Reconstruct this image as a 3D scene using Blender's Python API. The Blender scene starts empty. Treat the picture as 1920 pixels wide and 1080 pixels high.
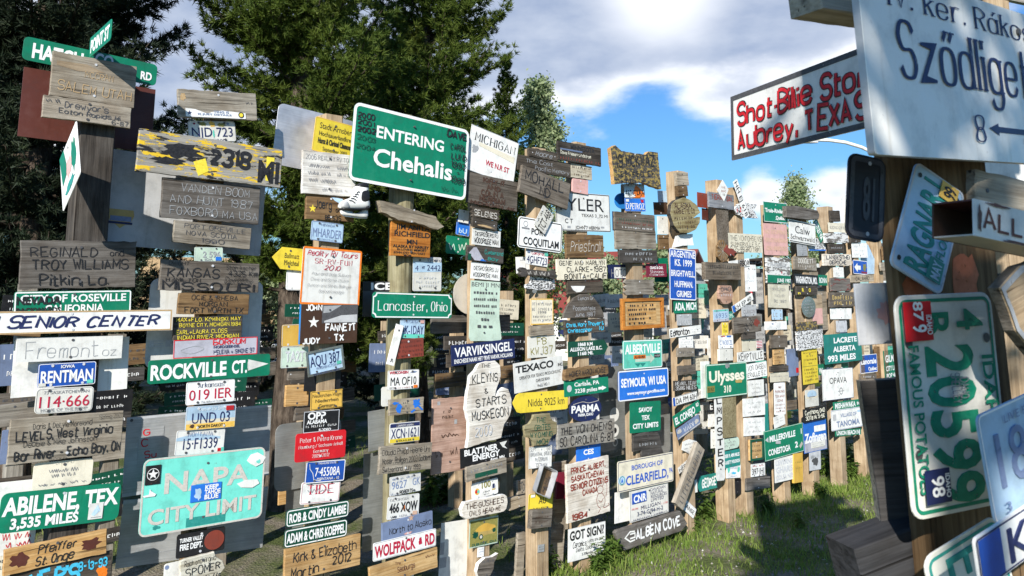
import bpy, bmesh, math, random
import numpy as np
from mathutils import Vector, Matrix
S = bpy.context.scene
COL = S.collection
R = math.radians
random.seed(7)
rng = np.random.default_rng(11)

# ---------------------------------------------------------------- camera
F, PX, PY = 1480.0, 960.0, 360.0        # focal length and principal point of the 1920x1080 photograph
EYE = 2.5
TH = math.atan(200.0 / F)
camd = bpy.data.cameras.new('camera')
cam = bpy.data.objects.new('camera', camd); COL.objects.link(cam)
cam.location = (0, 0, EYE); cam.rotation_euler = (math.pi / 2 + TH, 0, 0)
camd.sensor_width = 36.0; camd.lens = F / 1920 * 36.0
camd.shift_y = -180.0 / 1920
camd.clip_start = 0.05; camd.clip_end = 3000
camd.dof.use_dof = True; camd.dof.focus_distance = 7.5; camd.dof.aperture_fstop = 11.0
S.camera = cam
FW = Vector((0, math.cos(TH), math.sin(TH))); UP = Vector((0, -math.sin(TH), math.cos(TH))); O = Vector((0, 0, EYE))

def ray(x, y):
    return Vector(((x - PX) / F, 0, 0)) + UP * ((PY - y) / F) + FW
def hit(x, y, p0, n):
    d = ray(x, y)
    return O + d * ((p0 - O).dot(n) / d.dot(n))
def at(x, y, depth):
    return O + ray(x, y) * depth
def proj(p):
    q = p - O; z = q.dot(FW)
    return PX + F * q.x / z, PY - F * q.dot(UP) / z

# ---------------------------------------------------------------- light
SUN_EL = R(28.5)
SUN_H = Vector((-0.26, -0.966)).normalized()          # horizontal direction towards the sun
sund = bpy.data.lights.new('sun', 'SUN'); sund.energy = 5.0; sund.angle = R(0.5); sund.color = (1.0, 0.955, 0.88)
sun = bpy.data.objects.new('sun', sund); COL.objects.link(sun)
sv = Vector((SUN_H.x * math.cos(SUN_EL), SUN_H.y * math.cos(SUN_EL), math.sin(SUN_EL)))
sun.rotation_euler = sv.to_track_quat('Z', 'Y').to_euler(); sun.location = (-6, -12, 14)
S.view_settings.view_transform = 'Standard'; S.view_settings.look = 'None'; S.view_settings.gamma = 1.0
S.view_settings.exposure = 0.6
W = bpy.data.worlds.new('World'); S.world = W; W.use_nodes = True
nt = W.node_tree; nt.nodes.clear()
def wn(t, **k):
    n = nt.nodes.new(t)
    for a, b in k.items(): setattr(n, a, b)
    return n
def wl(a, b): nt.links.new(a, b)
sky = wn('ShaderNodeTexSky', sky_type='NISHITA', sun_disc=False, sun_elevation=SUN_EL, sun_rotation=math.atan2(SUN_H.x, SUN_H.y), air_density=1.3, dust_density=0.4, ozone_density=3.0)
tc = wn('ShaderNodeTexCoord')
def vmath(op, a, b=None):
    n = wn('ShaderNodeVectorMath', operation=op); wl(a, n.inputs[0])
    if b is not None:
        if isinstance(b, tuple): n.inputs[1].default_value = b
        else: wl(b, n.inputs[1])
    return n
def fmath(op, a, b=None, c=None):
    n = wn('ShaderNodeMath', operation=op)
    for i, v in enumerate((a, b, c)):
        if v is None: continue
        if isinstance(v, (int, float)): n.inputs[i].default_value = v
        else: wl(v, n.inputs[i])
    return n.outputs[0]
mp = wn('ShaderNodeMapping'); wl(tc.outputs['Generated'], mp.inputs[0]); mp.inputs['Scale'].default_value = (1, 1, 2.2)
nz = wn('ShaderNodeTexNoise'); wl(mp.outputs[0], nz.inputs['Vector']); nz.inputs['Scale'].default_value = 5.0; nz.inputs['Detail'].default_value = 9; nz.inputs['Roughness'].default_value = 0.56
nzb = wn('ShaderNodeTexNoise'); wl(mp.outputs[0], nzb.inputs['Vector']); nzb.inputs['Scale'].default_value = 16.0; nzb.inputs['Detail'].default_value = 6
# cloud banks: soft ellipses round given directions (px of the photograph turned into world directions), broken up by noise
CL = [(1240, -60, .22, .10, 1.25), (1085, 45, .13, .062, .95), (1440, 30, .12, .055, .9), (390, 70, .16, .14, 1.0), (640, 40, .26, .2, .8), (290, 215, .10, .06, .5), (1365, 185, .055, .035, .6),
      (1420, 365, .034, .032, .8), (1590, 345, .06, .034, .8), (1560, 430, .12, .035, .5), (940, 30, .13, .11, .8), (40, 60, .25, .2, .6), (1800, -200, .3, .15, .8)]
acc = None; bacc = None
for (cx, cy, rx, ry, g) in CL:
    d = ray(cx, cy).normalized()
    rt = Vector((0, 0, 1)).cross(d); rt = -rt.normalized(); up = rt.cross(d).normalized()
    df = vmath('SUBTRACT', tc.outputs['Generated'], tuple(d)).outputs[0]
    a = fmath('DIVIDE', vmath('DOT_PRODUCT', df, tuple(rt)).outputs['Value'], rx)
    b = fmath('DIVIDE', vmath('DOT_PRODUCT', df, tuple(up)).outputs['Value'], ry)
    r2 = fmath('ADD', fmath('MULTIPLY', a, a), fmath('MULTIPLY', b, b))
    e = fmath('MULTIPLY', fmath('POWER', 2.718, fmath('MULTIPLY', r2, -1.0)), g)
    acc = e if acc is None else fmath('ADD', acc, e)
dens = fmath('ADD', acc, fmath('MULTIPLY', fmath('SUBTRACT', nz.outputs['Fac'], 0.5), 1.35))
dens = fmath('ADD', dens, fmath('MULTIPLY', fmath('SUBTRACT', nzb.outputs['Fac'], 0.5), .45))
mask = wn('ShaderNodeMapRange', interpolation_type='SMOOTHSTEP'); wl(dens, mask.inputs['Value']); mask.inputs['From Min'].default_value = 0.36; mask.inputs['From Max'].default_value = 0.8
# bright thin rims and tops, greyer thick bellies
thick = wn('ShaderNodeMapRange', interpolation_type='SMOOTHSTEP'); wl(fmath('ADD', dens, fmath('MULTIPLY', fmath('SUBTRACT', nzb.outputs['Fac'], .5), .5)), thick.inputs['Value']); thick.inputs['From Min'].default_value = 0.65; thick.inputs['From Max'].default_value = 1.3
# the top of the big bank catches the sun
hd = ray(1240, -25).normalized()
tp = wn('ShaderNodeMapRange', interpolation_type='SMOOTHSTEP'); wl(vmath('DISTANCE', tc.outputs['Generated'], tuple(hd)).outputs['Value'], tp.inputs['Value'])
tp.inputs['From Min'].default_value = 0.02; tp.inputs['From Max'].default_value = 0.11; tp.inputs['To Min'].default_value = 1; tp.inputs['To Max'].default_value = 0
gm = fmath('MULTIPLY', thick.outputs[0], fmath('SUBTRACT', 1.0, tp.outputs[0]))
cc = wn('ShaderNodeMix', data_type='RGBA'); wl(gm, cc.inputs[0]); cc.inputs[6].default_value = (9.2, 9.4, 9.8, 1); bel = wn('ShaderNodeMix', data_type='RGBA'); wl(nzb.outputs['Fac'], bel.inputs[0]); bel.inputs[6].default_value = (1.6, 2.4, 4.2, 1); bel.inputs[7].default_value = (6.2, 6.7, 7.6, 1); wl(bel.outputs[2], cc.inputs[7])
skyb = wn('ShaderNodeMix', data_type='RGBA', blend_type='MULTIPLY'); skyb.inputs[0].default_value = 1; wl(sky.outputs[0], skyb.inputs[6]); skyb.inputs[7].default_value = (.44, .76, 1.14, 1)
mx = wn('ShaderNodeMix', data_type='RGBA'); wl(fmath('MULTIPLY', mask.outputs[0], .95), mx.inputs[0]); wl(skyb.outputs[2], mx.inputs[6]); wl(cc.outputs[2], mx.inputs[7])
bg = wn('ShaderNodeBackground'); bg.inputs[1].default_value = 0.084; wl(mx.outputs[2], bg.inputs[0])
wo = wn('ShaderNodeOutputWorld'); wl(bg.outputs[0], wo.inputs[0])

# ---------------------------------------------------------------- materials
MATS = {}
def nodes(name, rough=.6, spec=.4, metal=0.):
    m = bpy.data.materials.new(name); m.use_nodes = True; t = m.node_tree; b = t.nodes['Principled BSDF']
    b.inputs['Roughness'].default_value = rough; b.inputs['Metallic'].default_value = metal; b.inputs['Specular IOR Level'].default_value = spec
    return m, t, b
def N_(t, typ, **k):
    n = t.nodes.new(typ)
    for a, v in k.items(): setattr(n, a, v)
    return n
def coords(t, scale=(1, 1, 1), rnd=True):
    tc = N_(t, 'ShaderNodeTexCoord'); mp = N_(t, 'ShaderNodeMapping'); t.links.new(tc.outputs['Object'], mp.inputs[0]); mp.inputs['Scale'].default_value = scale
    if rnd:
        oi = N_(t, 'ShaderNodeObjectInfo'); c = N_(t, 'ShaderNodeCombineXYZ')
        mu = N_(t, 'ShaderNodeMath', operation='MULTIPLY'); t.links.new(oi.outputs['Random'], mu.inputs[0]); mu.inputs[1].default_value = 90
        for i in range(3): t.links.new(mu.outputs[0], c.inputs[i])
        t.links.new(c.outputs[0], mp.inputs['Location'])
    return mp.outputs[0]
def noise(t, vec, scale, detail=4, rough=.55):
    n = N_(t, 'ShaderNodeTexNoise'); t.links.new(vec, n.inputs['Vector']); n.inputs['Scale'].default_value = scale; n.inputs['Detail'].default_value = detail; n.inputs['Roughness'].default_value = rough
    return n.outputs['Fac']
def ramp(t, fac, stops):
    r = N_(t, 'ShaderNodeValToRGB'); t.links.new(fac, r.inputs[0]); e = r.color_ramp.elements
    while len(e) < len(stops): e.new(.5)
    for i, (p, c) in enumerate(stops): e[i].position = p; e[i].color = tuple(c) + ((1,) if len(c) == 3 else ())
    return r.outputs[0]
def mix(t, fac, a, b, mode='MIX'):
    m = N_(t, 'ShaderNodeMix', data_type='RGBA', blend_type=mode)
    for i, v in ((0, fac), (6, a), (7, b)):
        if isinstance(v, (int, float)): m.inputs[i].default_value = v
        elif isinstance(v, tuple): m.inputs[i].default_value = v + ((1,) if len(v) == 3 else ())
        else: t.links.new(v, m.inputs[i])
    return m.outputs[2]
def bump(t, b, h, dist=.004, st=.5):
    n = N_(t, 'ShaderNodeBump'); t.links.new(h, n.inputs['Height']); n.inputs['Strength'].default_value = st; n.inputs['Distance'].default_value = dist; t.links.new(n.outputs[0], b.inputs['Normal'])
PAINT = dict(green=(.004, .19, .105), dkgreen=(.006, .075, .045), bluegreen=(.02, .23, .2), mint=(.12, .56, .44), turq=(.17, .66, .56), blue=(.015, .085, .42), skyblue=(.02, .16, .62), navy=(.012, .02, .085),
    slate=(.16, .21, .34), white=(.78, .78, .76), cream=(.72, .67, .54), offwhite=(.66, .65, .6), yellow=(.78, .46, .012), ochre=(.68, .42, .08), lemon=(.75, .58, .05), red=(.55, .012, .02), maroon=(.22, .02, .045), black=(.014, .014, .016),
    grey=(.3, .31, .32), ltgrey=(.5, .51, .53), dkgrey=(.07, .07, .075), rust=(.10, .03, .022), brown=(.06, .03, .018), pink=(.62, .36, .33), lav=(.46, .46, .54), crimson=(.4, .01, .04), orange=(.72, .17, .01), beige=(.5, .47, .42),
    cyan=(.05, .42, .62), paleblue=(.42, .58, .74), tan=(.42, .29, .15), olive=(.22, .2, .05), brass=(.5, .36, .12), brownred=(.22, .045, .03), bluepaint=(.02, .2, .55), peach=(.55, .36, .26), enamel=(.84, .82, .76), plank=(.05, .052, .06), palegrn=(.5, .62, .52), pencil=(.2, .2, .21))
def tint(t, stops):
    oi = N_(t, 'ShaderNodeObjectInfo'); return ramp(t, oi.outputs['Random'], stops)
def paint(key):
    c = PAINT[key]; m, t, b = nodes('paint_' + key, .42, .35)
    v = coords(t); dirt = noise(t, v, 9, 6, .65); fine = noise(t, v, 160, 2)
    lum = sum(c) / 3
    dark = tuple(x * .72 + .012 for x in c); lite = tuple(min(.85, x * 1.06 + .015) for x in c)
    base = ramp(t, dirt, [(.3, dark), (.5, c), (.75, lite)])
    base = mix(t, .10, base, fine, 'OVERLAY')
    # thin run-off streaks
    v2 = coords(t, (38, 2.2, 1)); st = ramp(t, noise(t, v2, 1, 4, .6), [(.56, (1, 1, 1)), (.78, (.72, .68, .62))])
    base = mix(t, .65, base, st, 'MULTIPLY')
    rs = ramp(t, noise(t, coords(t), 26, 6, .72), [(.66, (0, 0, 0)), (.71, (1, 1, 1))])   # rust spots and chips
    base = mix(t, mix(t, 1.0, rs, tint(t, [(0, (0, 0, 0)), (.4, (.15, .15, .15)), (1, (.75, .75, .75))]), 'MULTIPLY'), base, (.13, .06, .03))
    base = mix(t, 1.0, base, tint(t, [(0, (.82, .82, .80)), (.4, (1, .99, .96)), (1, (1.04, 1.04, 1.04))]), 'MULTIPLY')
    t.links.new(base, b.inputs['Base Color'])
    bump(t, b, noise(t, v, 14, 2), .003, .35)
    return m
def ink(key):
    m, t, b = nodes('ink_' + key, .5, .3); c = PAINT[key]
    v = coords(t); f = noise(t, v, 55, 5, .7)
    t.links.new(ramp(t, f, [(.3, tuple(min(.85, x * 1.25 + .02) for x in c)), (.62, c)]), b.inputs['Base Color'])
    t.links.new(ramp(t, noise(t, coords(t), 70, 5, .7), [(.62, (1, 1, 1)), (.69, (.3, .3, .3))]), b.inputs['Alpha'])   # worn through in places
    return m
WOODS = dict(w_grey=((.255, .24, .21), (.375, .352, .31), (.09, .083, .073)), w_lt=((.33, .30, .25), (.47, .43, .36), (.14, .12, .10)), w_dark=((.055, .05, .045), (.105, .095, .085), (.018, .016, .015)), w_mid=((.125, .112, .098), (.2, .182, .162), (.038, .034, .03)),
    w_brown=((.15, .095, .05), (.24, .165, .09), (.05, .03, .017)), w_soot=((.04, .041, .045), (.06, .061, .066), (.018, .018, .02)), w_tan=((.385, .30, .205), (.46, .37, .265), (.25, .185, .12)), w_new=((.52, .32, .13), (.6, .41, .2), (.33, .17, .06)), w_orange=((.42, .16, .03), (.5, .22, .05), (.22, .07, .015)), w_moss=((.25, .225, .13), (.33, .30, .19), (.12, .105, .055)),  # near-black entry has the shade on two near boards put into its colour
    w_blue=((.2, .22, .25), (.3, .31, .33), (.08, .085, .1)), w_white=((.66, .65, .62), (.76, .75, .72), (.38, .36, .33)), w_cream=((.6, .56, .44), (.7, .67, .56), (.36, .31, .22)), w_pink=((.46, .29, .22), (.54, .36, .28), (.3, .17, .12)), w_slab=((.3, .24, .11), (.42, .36, .2), (.1, .07, .035)))
def wood(key, ax=0):
    a, l, d = WOODS[key]; m, t, b = nodes(('post_' if ax else 'board_') + key, .82, .2)
    sc = (1.6, 26, 26) if not ax else (26, 26, 1.3)
    v = coords(t, sc); g = noise(t, v, 1.6, 8, .68)
    sc2 = (3, 110, 60) if not ax else (110, 110, 3)
    g2 = noise(t, coords(t, sc2), 1.1, 4, .6)
    base = ramp(t, g, [(.28, d), (.42, a), (.58, l), (.74, a)])
    base = mix(t, .6, base, ramp(t, g2, [(.3, (.45, .43, .41)), (.55, (1, 1, 1))]), 'MULTIPLY')
    st = noise(t, coords(t), 5.5, 4, .6)                   # old stains with a shape of their own
    base = mix(t, .7, base, ramp(t, st, [(.36, (.62, .56, .5)), (.6, (1.05, 1.05, 1.05))]), 'MULTIPLY')
    sc3 = (1.2, 45, 45) if not ax else (45, 45, .9)
    cr = ramp(t, noise(t, coords(t, sc3), 1.0, 3, .5), [(.30, (.25, .23, .21)), (.34, (1, 1, 1))])   # open checks in the wood
    base = mix(t, 1.0, base, cr, 'MULTIPLY')
    base = mix(t, 1.0, base, tint(t, [(0, (.74, .72, .70)), (.25, (1.06, .99, .88)), (.5, (.9, .93, .97)), (.75, (1.12, 1.04, .92)), (1, (.84, .83, .83))]), 'MULTIPLY')
    t.links.new(base, b.inputs['Base Color'])
    h = mix(t, .5, g2, cr); bump(t, b, h, .006, .8)
    return m
def peel(key, under, over, thr, over2=None, sc=(5, 22, 5)):
    m, t, b = nodes('peeling_' + key, .75, .25)
    v = coords(t, sc); f = noise(t, v, 1.3, 7, .7)
    a, l, d = WOODS[under]
    g = ramp(t, noise(t, coords(t, (1.6, 30, 26)), 1.6, 8, .68), [(.3, d), (.45, a), (.65, l)])
    msk = ramp(t, f, [(thr, (0, 0, 0)), (thr + .025, (1, 1, 1))])
    base = mix(t, msk, g, over)
    if over2:
        f2 = noise(t, coords(t, (3, 16, 3)), 1.6, 5, .65)
        base = mix(t, ramp(t, f2, [(.56, (0, 0, 0)), (.58, (1, 1, 1))]), base, over2)
    t.links.new(base, b.inputs['Base Color']); bump(t, b, msk, .003, .5)
    return m
def metal(key, c, rough=.45, met=.75):
    m, t, b = nodes('metal_' + key, rough, .5, met); v = coords(t)
    f = noise(t, v, 6, 5, .6); f2 = noise(t, coords(t, (2, 60, 2)), 2, 3)
    base = ramp(t, f, [(.3, tuple(x * .7 for x in c)), (.6, c), (.8, tuple(min(.8, x * 1.15) for x in c))])
    base = mix(t, .3, base, f2, 'OVERLAY')
    t.links.new(base, b.inputs['Base Color'])
    r = N_(t, 'ShaderNodeMapRange'); t.links.new(f, r.inputs[0]); r.inputs[3].default_value = rough - .12; r.inputs[4].default_value = rough + .2; t.links.new(r.outputs[0], b.inputs['Roughness'])
    bump(t, b, noise(t, v, 4, 2), .01, .3)
    return m
def M(key):
    if key in MATS: return MATS[key]
    if key.startswith('i_'): m = ink(key[2:])
    elif key.startswith('p_'): m = wood(key.replace('p_', 'w_', 1), 1)
    elif key in WOODS: m = wood(key)
    elif key == 'peel_yellow': m = peel(key, 'w_grey', (.72, .48, .03), .53, (.02, .02, .022))
    elif key == 'peel_white': m = peel(key, 'w_mid', (.66, .66, .64), .47)
    elif key == 'peel_red': m = peel(key, 'w_mid', (.2, .04, .035), .55)
    elif key == 'speckle': m = peel(key, 'w_dark', (.7, .7, .69), .46, None, (26, 60, 20))
    elif key == 'burl': m = peel(key, 'w_dark', (.3, .22, .07), .5, None, (14, 22, 12))
    elif key == 'silver': m = metal(key, (.62, .63, .66), .42, .6)
    elif key == 'alum': m = metal(key, (.46, .47, .47), .5, .35)
    elif key == 'galv': m = metal(key, (.27, .28, .27), .55, .35)
    elif key == 'chrome': m = metal(key, (.75, .75, .76), .2, .95)
    elif key == 'darkmetal': m = metal(key, (.02, .022, .03), .5, .3)
    else: m = paint(key)
    if key == 'enamel':
        q = m.node_tree.nodes['Principled BSDF']; q.inputs['Roughness'].default_value = .16; q.inputs['Specular IOR Level'].default_value = .6
    MATS[key] = m; return m

# ---------------------------------------------------------------- lettering
GL = {'A': "022842 1434", 'B': "0208 ~082847462505 ~052544432202", 'C': "~4738180604123243", 'D': "0208 ~082846442202", 'E': "48080242 0535", 'F': "480802 0535", 'G': "~4738180604123243 434525", 'H': "0208 4842 0545", 'I': "0802", 'J': "~383533221203",
 'K': "0802 4804 1542", 'L': "080242", 'M': "0208244842", 'N': "02084248", 'O': "~183846443212040618", 'P': "0208 ~082847462505", 'Q': "~183846443212040618 2442", 'R': "0208 ~082847462505 2542", 'S': "~473818070615354443321203", 'T': "0848 2822", 'U': "~0805031232434548",
 'V': "082248", 'W': "0812263248", 'X': "0248 0842", 'Y': "082548 2522", 'Z': "08480242", '0': "~183846443212040618", '1': "172822", '2': "~071838474602 0242", '3': "~07183847463525 ~25354443321203", '4': "32380444", '5': "480805 ~0525354443321203",
 '6': "~473818060412324344351504", '7': "084822", '8': "~18384735150718 ~15354332120315", '9': "~031232444638180706153546",
 'a': "~4536160503123243 4642", 'b': "0802 ~0516364543321203", 'c': "~4536160503123243", 'd': "4842 ~4536160503123243", 'e': "0444 ~444536160503123243", 'f': "~3828171412 0626", 'g': "~4536160503123243 4642 ~4241301001", 'h': "0802 ~0516364542", 'i': "0602 0708",
 'j': "~16121000 1718", 'k': "0802 3604 1532", 'l': "0802", 'm': "0602 ~0516262522 ~2536464542", 'n': "0602 ~0516364542", 'o': "~163645433212030516", 'p': "0600 ~0516364543321203", 'q': "4640 ~4536160503123243", 'r': "0602 ~041636", 's': "~45361605143443321203",
 't': "~1813122232 0636", 'u': "~0603123243 4642", 'v': "062246", 'w': "0612243246", 'x': "0246 0642", 'y': "0622 4610", 'z': "06460242", '.': "0203", ',': "0301", '-': "0535", '&': "~420718281604031222 2244", "'": "0806", ':': "0203 0506", '/': "0248", '+': "0444 2226",
 '?': "~0718384746252423 2122", '=': "0444 0646", '~': "~04152435", '(': "~18061412", ')': "~08261412", '!': "0804 0302"}
GL['·'] = "0405"; GL['ő'] = GL['o'] + " 1728 3748"; GL['á'] = GL['a'] + " 2738"; GL['è'] = GL['e'] + " 1827"; GL['é'] = GL['e'] + " 2738"
def smooth(p, closed):
    out = []; n = len(p)
    for i in range(n - 1):
        p0 = p[i - 1] if i else (p[n - 2] if closed else p[0]); p1 = p[i]; p2 = p[i + 1]; p3 = p[i + 2] if i + 2 < n else (p[1] if closed else p[-1])
        for k in range(4):
            s = k / 4
            out.append(tuple(.5 * (2 * b + (c - a) * s + (2 * a - 5 * b + 4 * c - d) * s * s + (3 * b - a - 3 * c + d) * s ** 3) for a, b, c, d in zip(p0, p1, p2, p3)))
    out.append(p[-1]); return out
def strip(p, hw):
    """one flat ribbon along the points; hw: half widths"""
    vs = []; fs = []; n = len(p); closed = n > 3 and abs(p[0][0] - p[-1][0]) + abs(p[0][1] - p[-1][1]) < 1e-6
    for i in range(n):
        a = p[i - 1] if i else (p[-2] if closed else p[0]); b = p[i + 1] if i < n - 1 else (p[1] if closed else p[-1]); c = p[i]
        def nm(u, v):
            dx, dy = v[0] - u[0], v[1] - u[1]; l = math.hypot(dx, dy) or 1; return -dy / l, dx / l
        n1 = nm(a, c) if a != c else nm(c, b); n2 = nm(c, b) if b != c else n1
        mx, my = n1[0] + n2[0], n1[1] + n2[1]; l = math.hypot(mx, my) or 1; mx /= l; my /= l
        k = min(2.2, 1 / max(.3, mx * n1[0] + my * n1[1])) * hw[i]
        vs += [(c[0] + mx * k, c[1] + my * k), (c[0] - mx * k, c[1] - my * k)]
    for i in range(n - 1): fs.append((2 * i, 2 * i + 1, 2 * i + 3, 2 * i + 2))
    return vs, fs
RND = random.Random(3)
def stroke_text(s, style, jit=0., wt=.36, rk=1.):
    """2-d ribbons for a line of lettering, cap height 1. style s: one-weight brush, r: roman with serifs, c: slanted script"""
    x = 0.; parts = []; RND = random.Random(s)
    for ch in s:
        if ch == ' ': x += 3.; continue
        g = GL.get(ch) or GL.get(ch.upper()) or "0848420208"
        w = 0
        jx, jy, jr, js = (RND.uniform(-jit, jit) for _ in range(4))
        for st in g.split(' '):
            sm = st[0] == '~'; st = st.lstrip('~')
            p = [(float(st[i]), float(st[i + 1]) - 2) for i in range(0, len(st), 2)]
            w = max(w, max(q[0] for q in p))
            if ch == '.': p = [(0, 0), (0, .7)]
            raw = p
            if sm: p = smooth(p, p[0] == p[-1])
            def tf(q):
                qx, qy = q[0] * (1 + js * .5), q[1] * (1 + js * .5)
                qx, qy = qx - jr * qy * .5 + jx, qy + jr * qx * .4 + jy
                if style == 'c': qx += qy * .3
                return (x + qx, qy)
            if style == 'r':
                hw = []
                for i in range(len(p)):
                    a = p[max(0, i - 1)]; b = p[min(len(p) - 1, i + 1)]; dx, dy = b[0] - a[0], b[1] - a[1]; l = math.hypot(dx, dy) or 1
                    hw.append(rk * (.14 + (.44 - .14) * (abs(dy) / l) ** 1.5))
                parts.append(strip([tf(q) for q in p], hw))
                if not sm:
                    for e, f in ((p[0], p[1]), (p[-1], p[-2])):
                        if abs(e[0] - f[0]) < 1.6 * abs(e[1] - f[1]) and e[1] in (0., 4., 6., -2.) and ch not in '.,':
                            parts.append(strip([tf((e[0] - .85, e[1])), tf((e[0] + .85, e[1]))], [.11, .11]))
            else:
                parts.append(strip([tf(q) for q in p], [wt] * len(p)))
        x += w + (1.5 if style != 'r' else 2.0)
    return [([(a / 6, b / 6) for a, b in v], f) for v, f in parts]
_bf = {}
def font_text(s, wt, ext=0.):
    k = (s, wt, ext)
    if k in _bf: return _bf[k]
    cu = bpy.data.curves.new('t', 'FONT'); cu.body = s; cu.size = 1; cu.offset = wt; cu.resolution_u = 3; cu.extrude = ext
    ob = bpy.data.objects.new('t', cu); COL.objects.link(ob)
    bpy.context.view_layer.update()
    me = bpy.data.meshes.new_from_object(ob.evaluated_get(bpy.context.evaluated_depsgraph_get()))
    v = [tuple(q.co) for q in me.vertices]; f = [tuple(q.vertices) for q in me.polygons]
    bpy.data.objects.remove(ob); bpy.data.curves.remove(cu); bpy.data.meshes.remove(me)
    _bf[k] = (v, f); return v, f

# ---------------------------------------------------------------- mesh builder for one sign
class MB:
    def __init__(s): s.v = []; s.f = []; s.m = []; s.mats = []; s.z = .0012
    def mi(s, key):
        if key not in s.mats: s.mats.append(key)
        return s.mats.index(key)
    def add(s, vs, fs, key):
        o = len(s.v); s.v += [tuple(q) for q in vs]; s.f += [tuple(i + o for i in q) for q in fs]; s.m += [s.mi(key)] * len(fs)
    def flat(s, pts, key, fs=None, dz=None):
        z = s.z if dz is None else dz
        if fs is None: fs = [tuple(range(len(pts)))]; s.z += .0002
        s.add([(q[0], q[1], z) for q in pts], fs, key)
    def build(s, name, parent=None, mw=None):
        me = bpy.data.meshes.new(name); me.from_pydata(s.v, [], s.f)
        for k in s.mats: me.materials.append(M(k))
        me.polygons.foreach_set('material_index', s.m); me.update()
        o = bpy.data.objects.new(name, me); COL.objects.link(o)
        if parent: o.parent = parent
        if mw is not None: o.matrix_local = mw
        return o
def box(mb, key, x0, x1, y0, y1, z0, z1):
    v = [(x, y, z) for z in (z0, z1) for y in (y0, y1) for x in (x0, x1)]
    mb.add(v, [(0, 2, 3, 1), (4, 5, 7, 6), (0, 1, 5, 4), (2, 6, 7, 3), (0, 4, 6, 2), (1, 3, 7, 5)], key)
def rrect(w, h, r, n=4, notch=False):
    w /= 2; h /= 2; r = min(r, w * .98, h * .98); out = []
    if r <= 1e-5: return [(-w, -h), (w, -h), (w, h), (-w, h)]
    for cx, cy, a0 in ((w - r, -h + r, -90), (w - r, h - r, 0), (-w + r, h - r, 90), (-w + r, -h + r, 180)):
        for k in range(n + 1):
            a = R(a0 + 90 * k / n)
            if notch:
                sx, sy = (1 if cx > 0 else -1), (1 if cy > 0 else -1); a2 = R(a0 + 180 + 90 * (n - k) / n) if False else R(a0 + 270 - 90 * k / n)
                out.append((sx * w + r * math.cos(a2), sy * h + r * math.sin(a2)))
            else: out.append((cx + r * math.cos(a), cy + r * math.sin(a)))
    return out
def ell(cx, cy, rx, ry, n=24, a0=0, a1=360):
    return [(cx + rx * math.cos(R(a0 + (a1 - a0) * k / n)), cy + ry * math.sin(R(a0 + (a1 - a0) * k / n))) for k in range(n + (0 if a1 - a0 == 360 else 1))]
def rough_edges(p, amp, step=.035, rd=RND):
    out = []
    for i in range(len(p)):
        a, b = p[i], p[(i + 1) % len(p)]; l = math.hypot(b[0] - a[0], b[1] - a[1]); n = max(1, int(l / step))
        for k in range(n):
            s = k / n; j = amp if k else amp * .8
            out.append((a[0] + (b[0] - a[0]) * s + rd.uniform(-j, j), a[1] + (b[1] - a[1]) * s + rd.uniform(-j, j)))
    return out
def prism(mb, pts, T, key, edge=None, bev=.002):
    """board: bevelled front at z=0, back at -T"""
    n = len(pts); cx = sum(q[0] for q in pts) / n; cy = sum(q[1] for q in pts) / n
    def inset(q, d):
        l = math.hypot(q[0] - cx, q[1] - cy) or 1; return (q[0] - (q[0] - cx) / l * d, q[1] - (q[1] - cy) / l * d)
    bev = min(bev, T * .4)
    v = [inset(q, bev) + (0,) for q in pts] + [q + (-bev,) for q in pts] + [q + (-T,) for q in pts]
    sd = []; sd2 = []
    for i in range(n):
        j = (i + 1) % n; sd.append((i + n, j + n, j, i)); sd2.append((i + 2 * n, j + 2 * n, j + n, i + n))
    mb.add(v, [tuple(range(n)), tuple(reversed(range(2 * n, 3 * n)))] + sd + ([] if edge else sd2), key)
    if edge: mb.add(v, sd2, edge)
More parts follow.
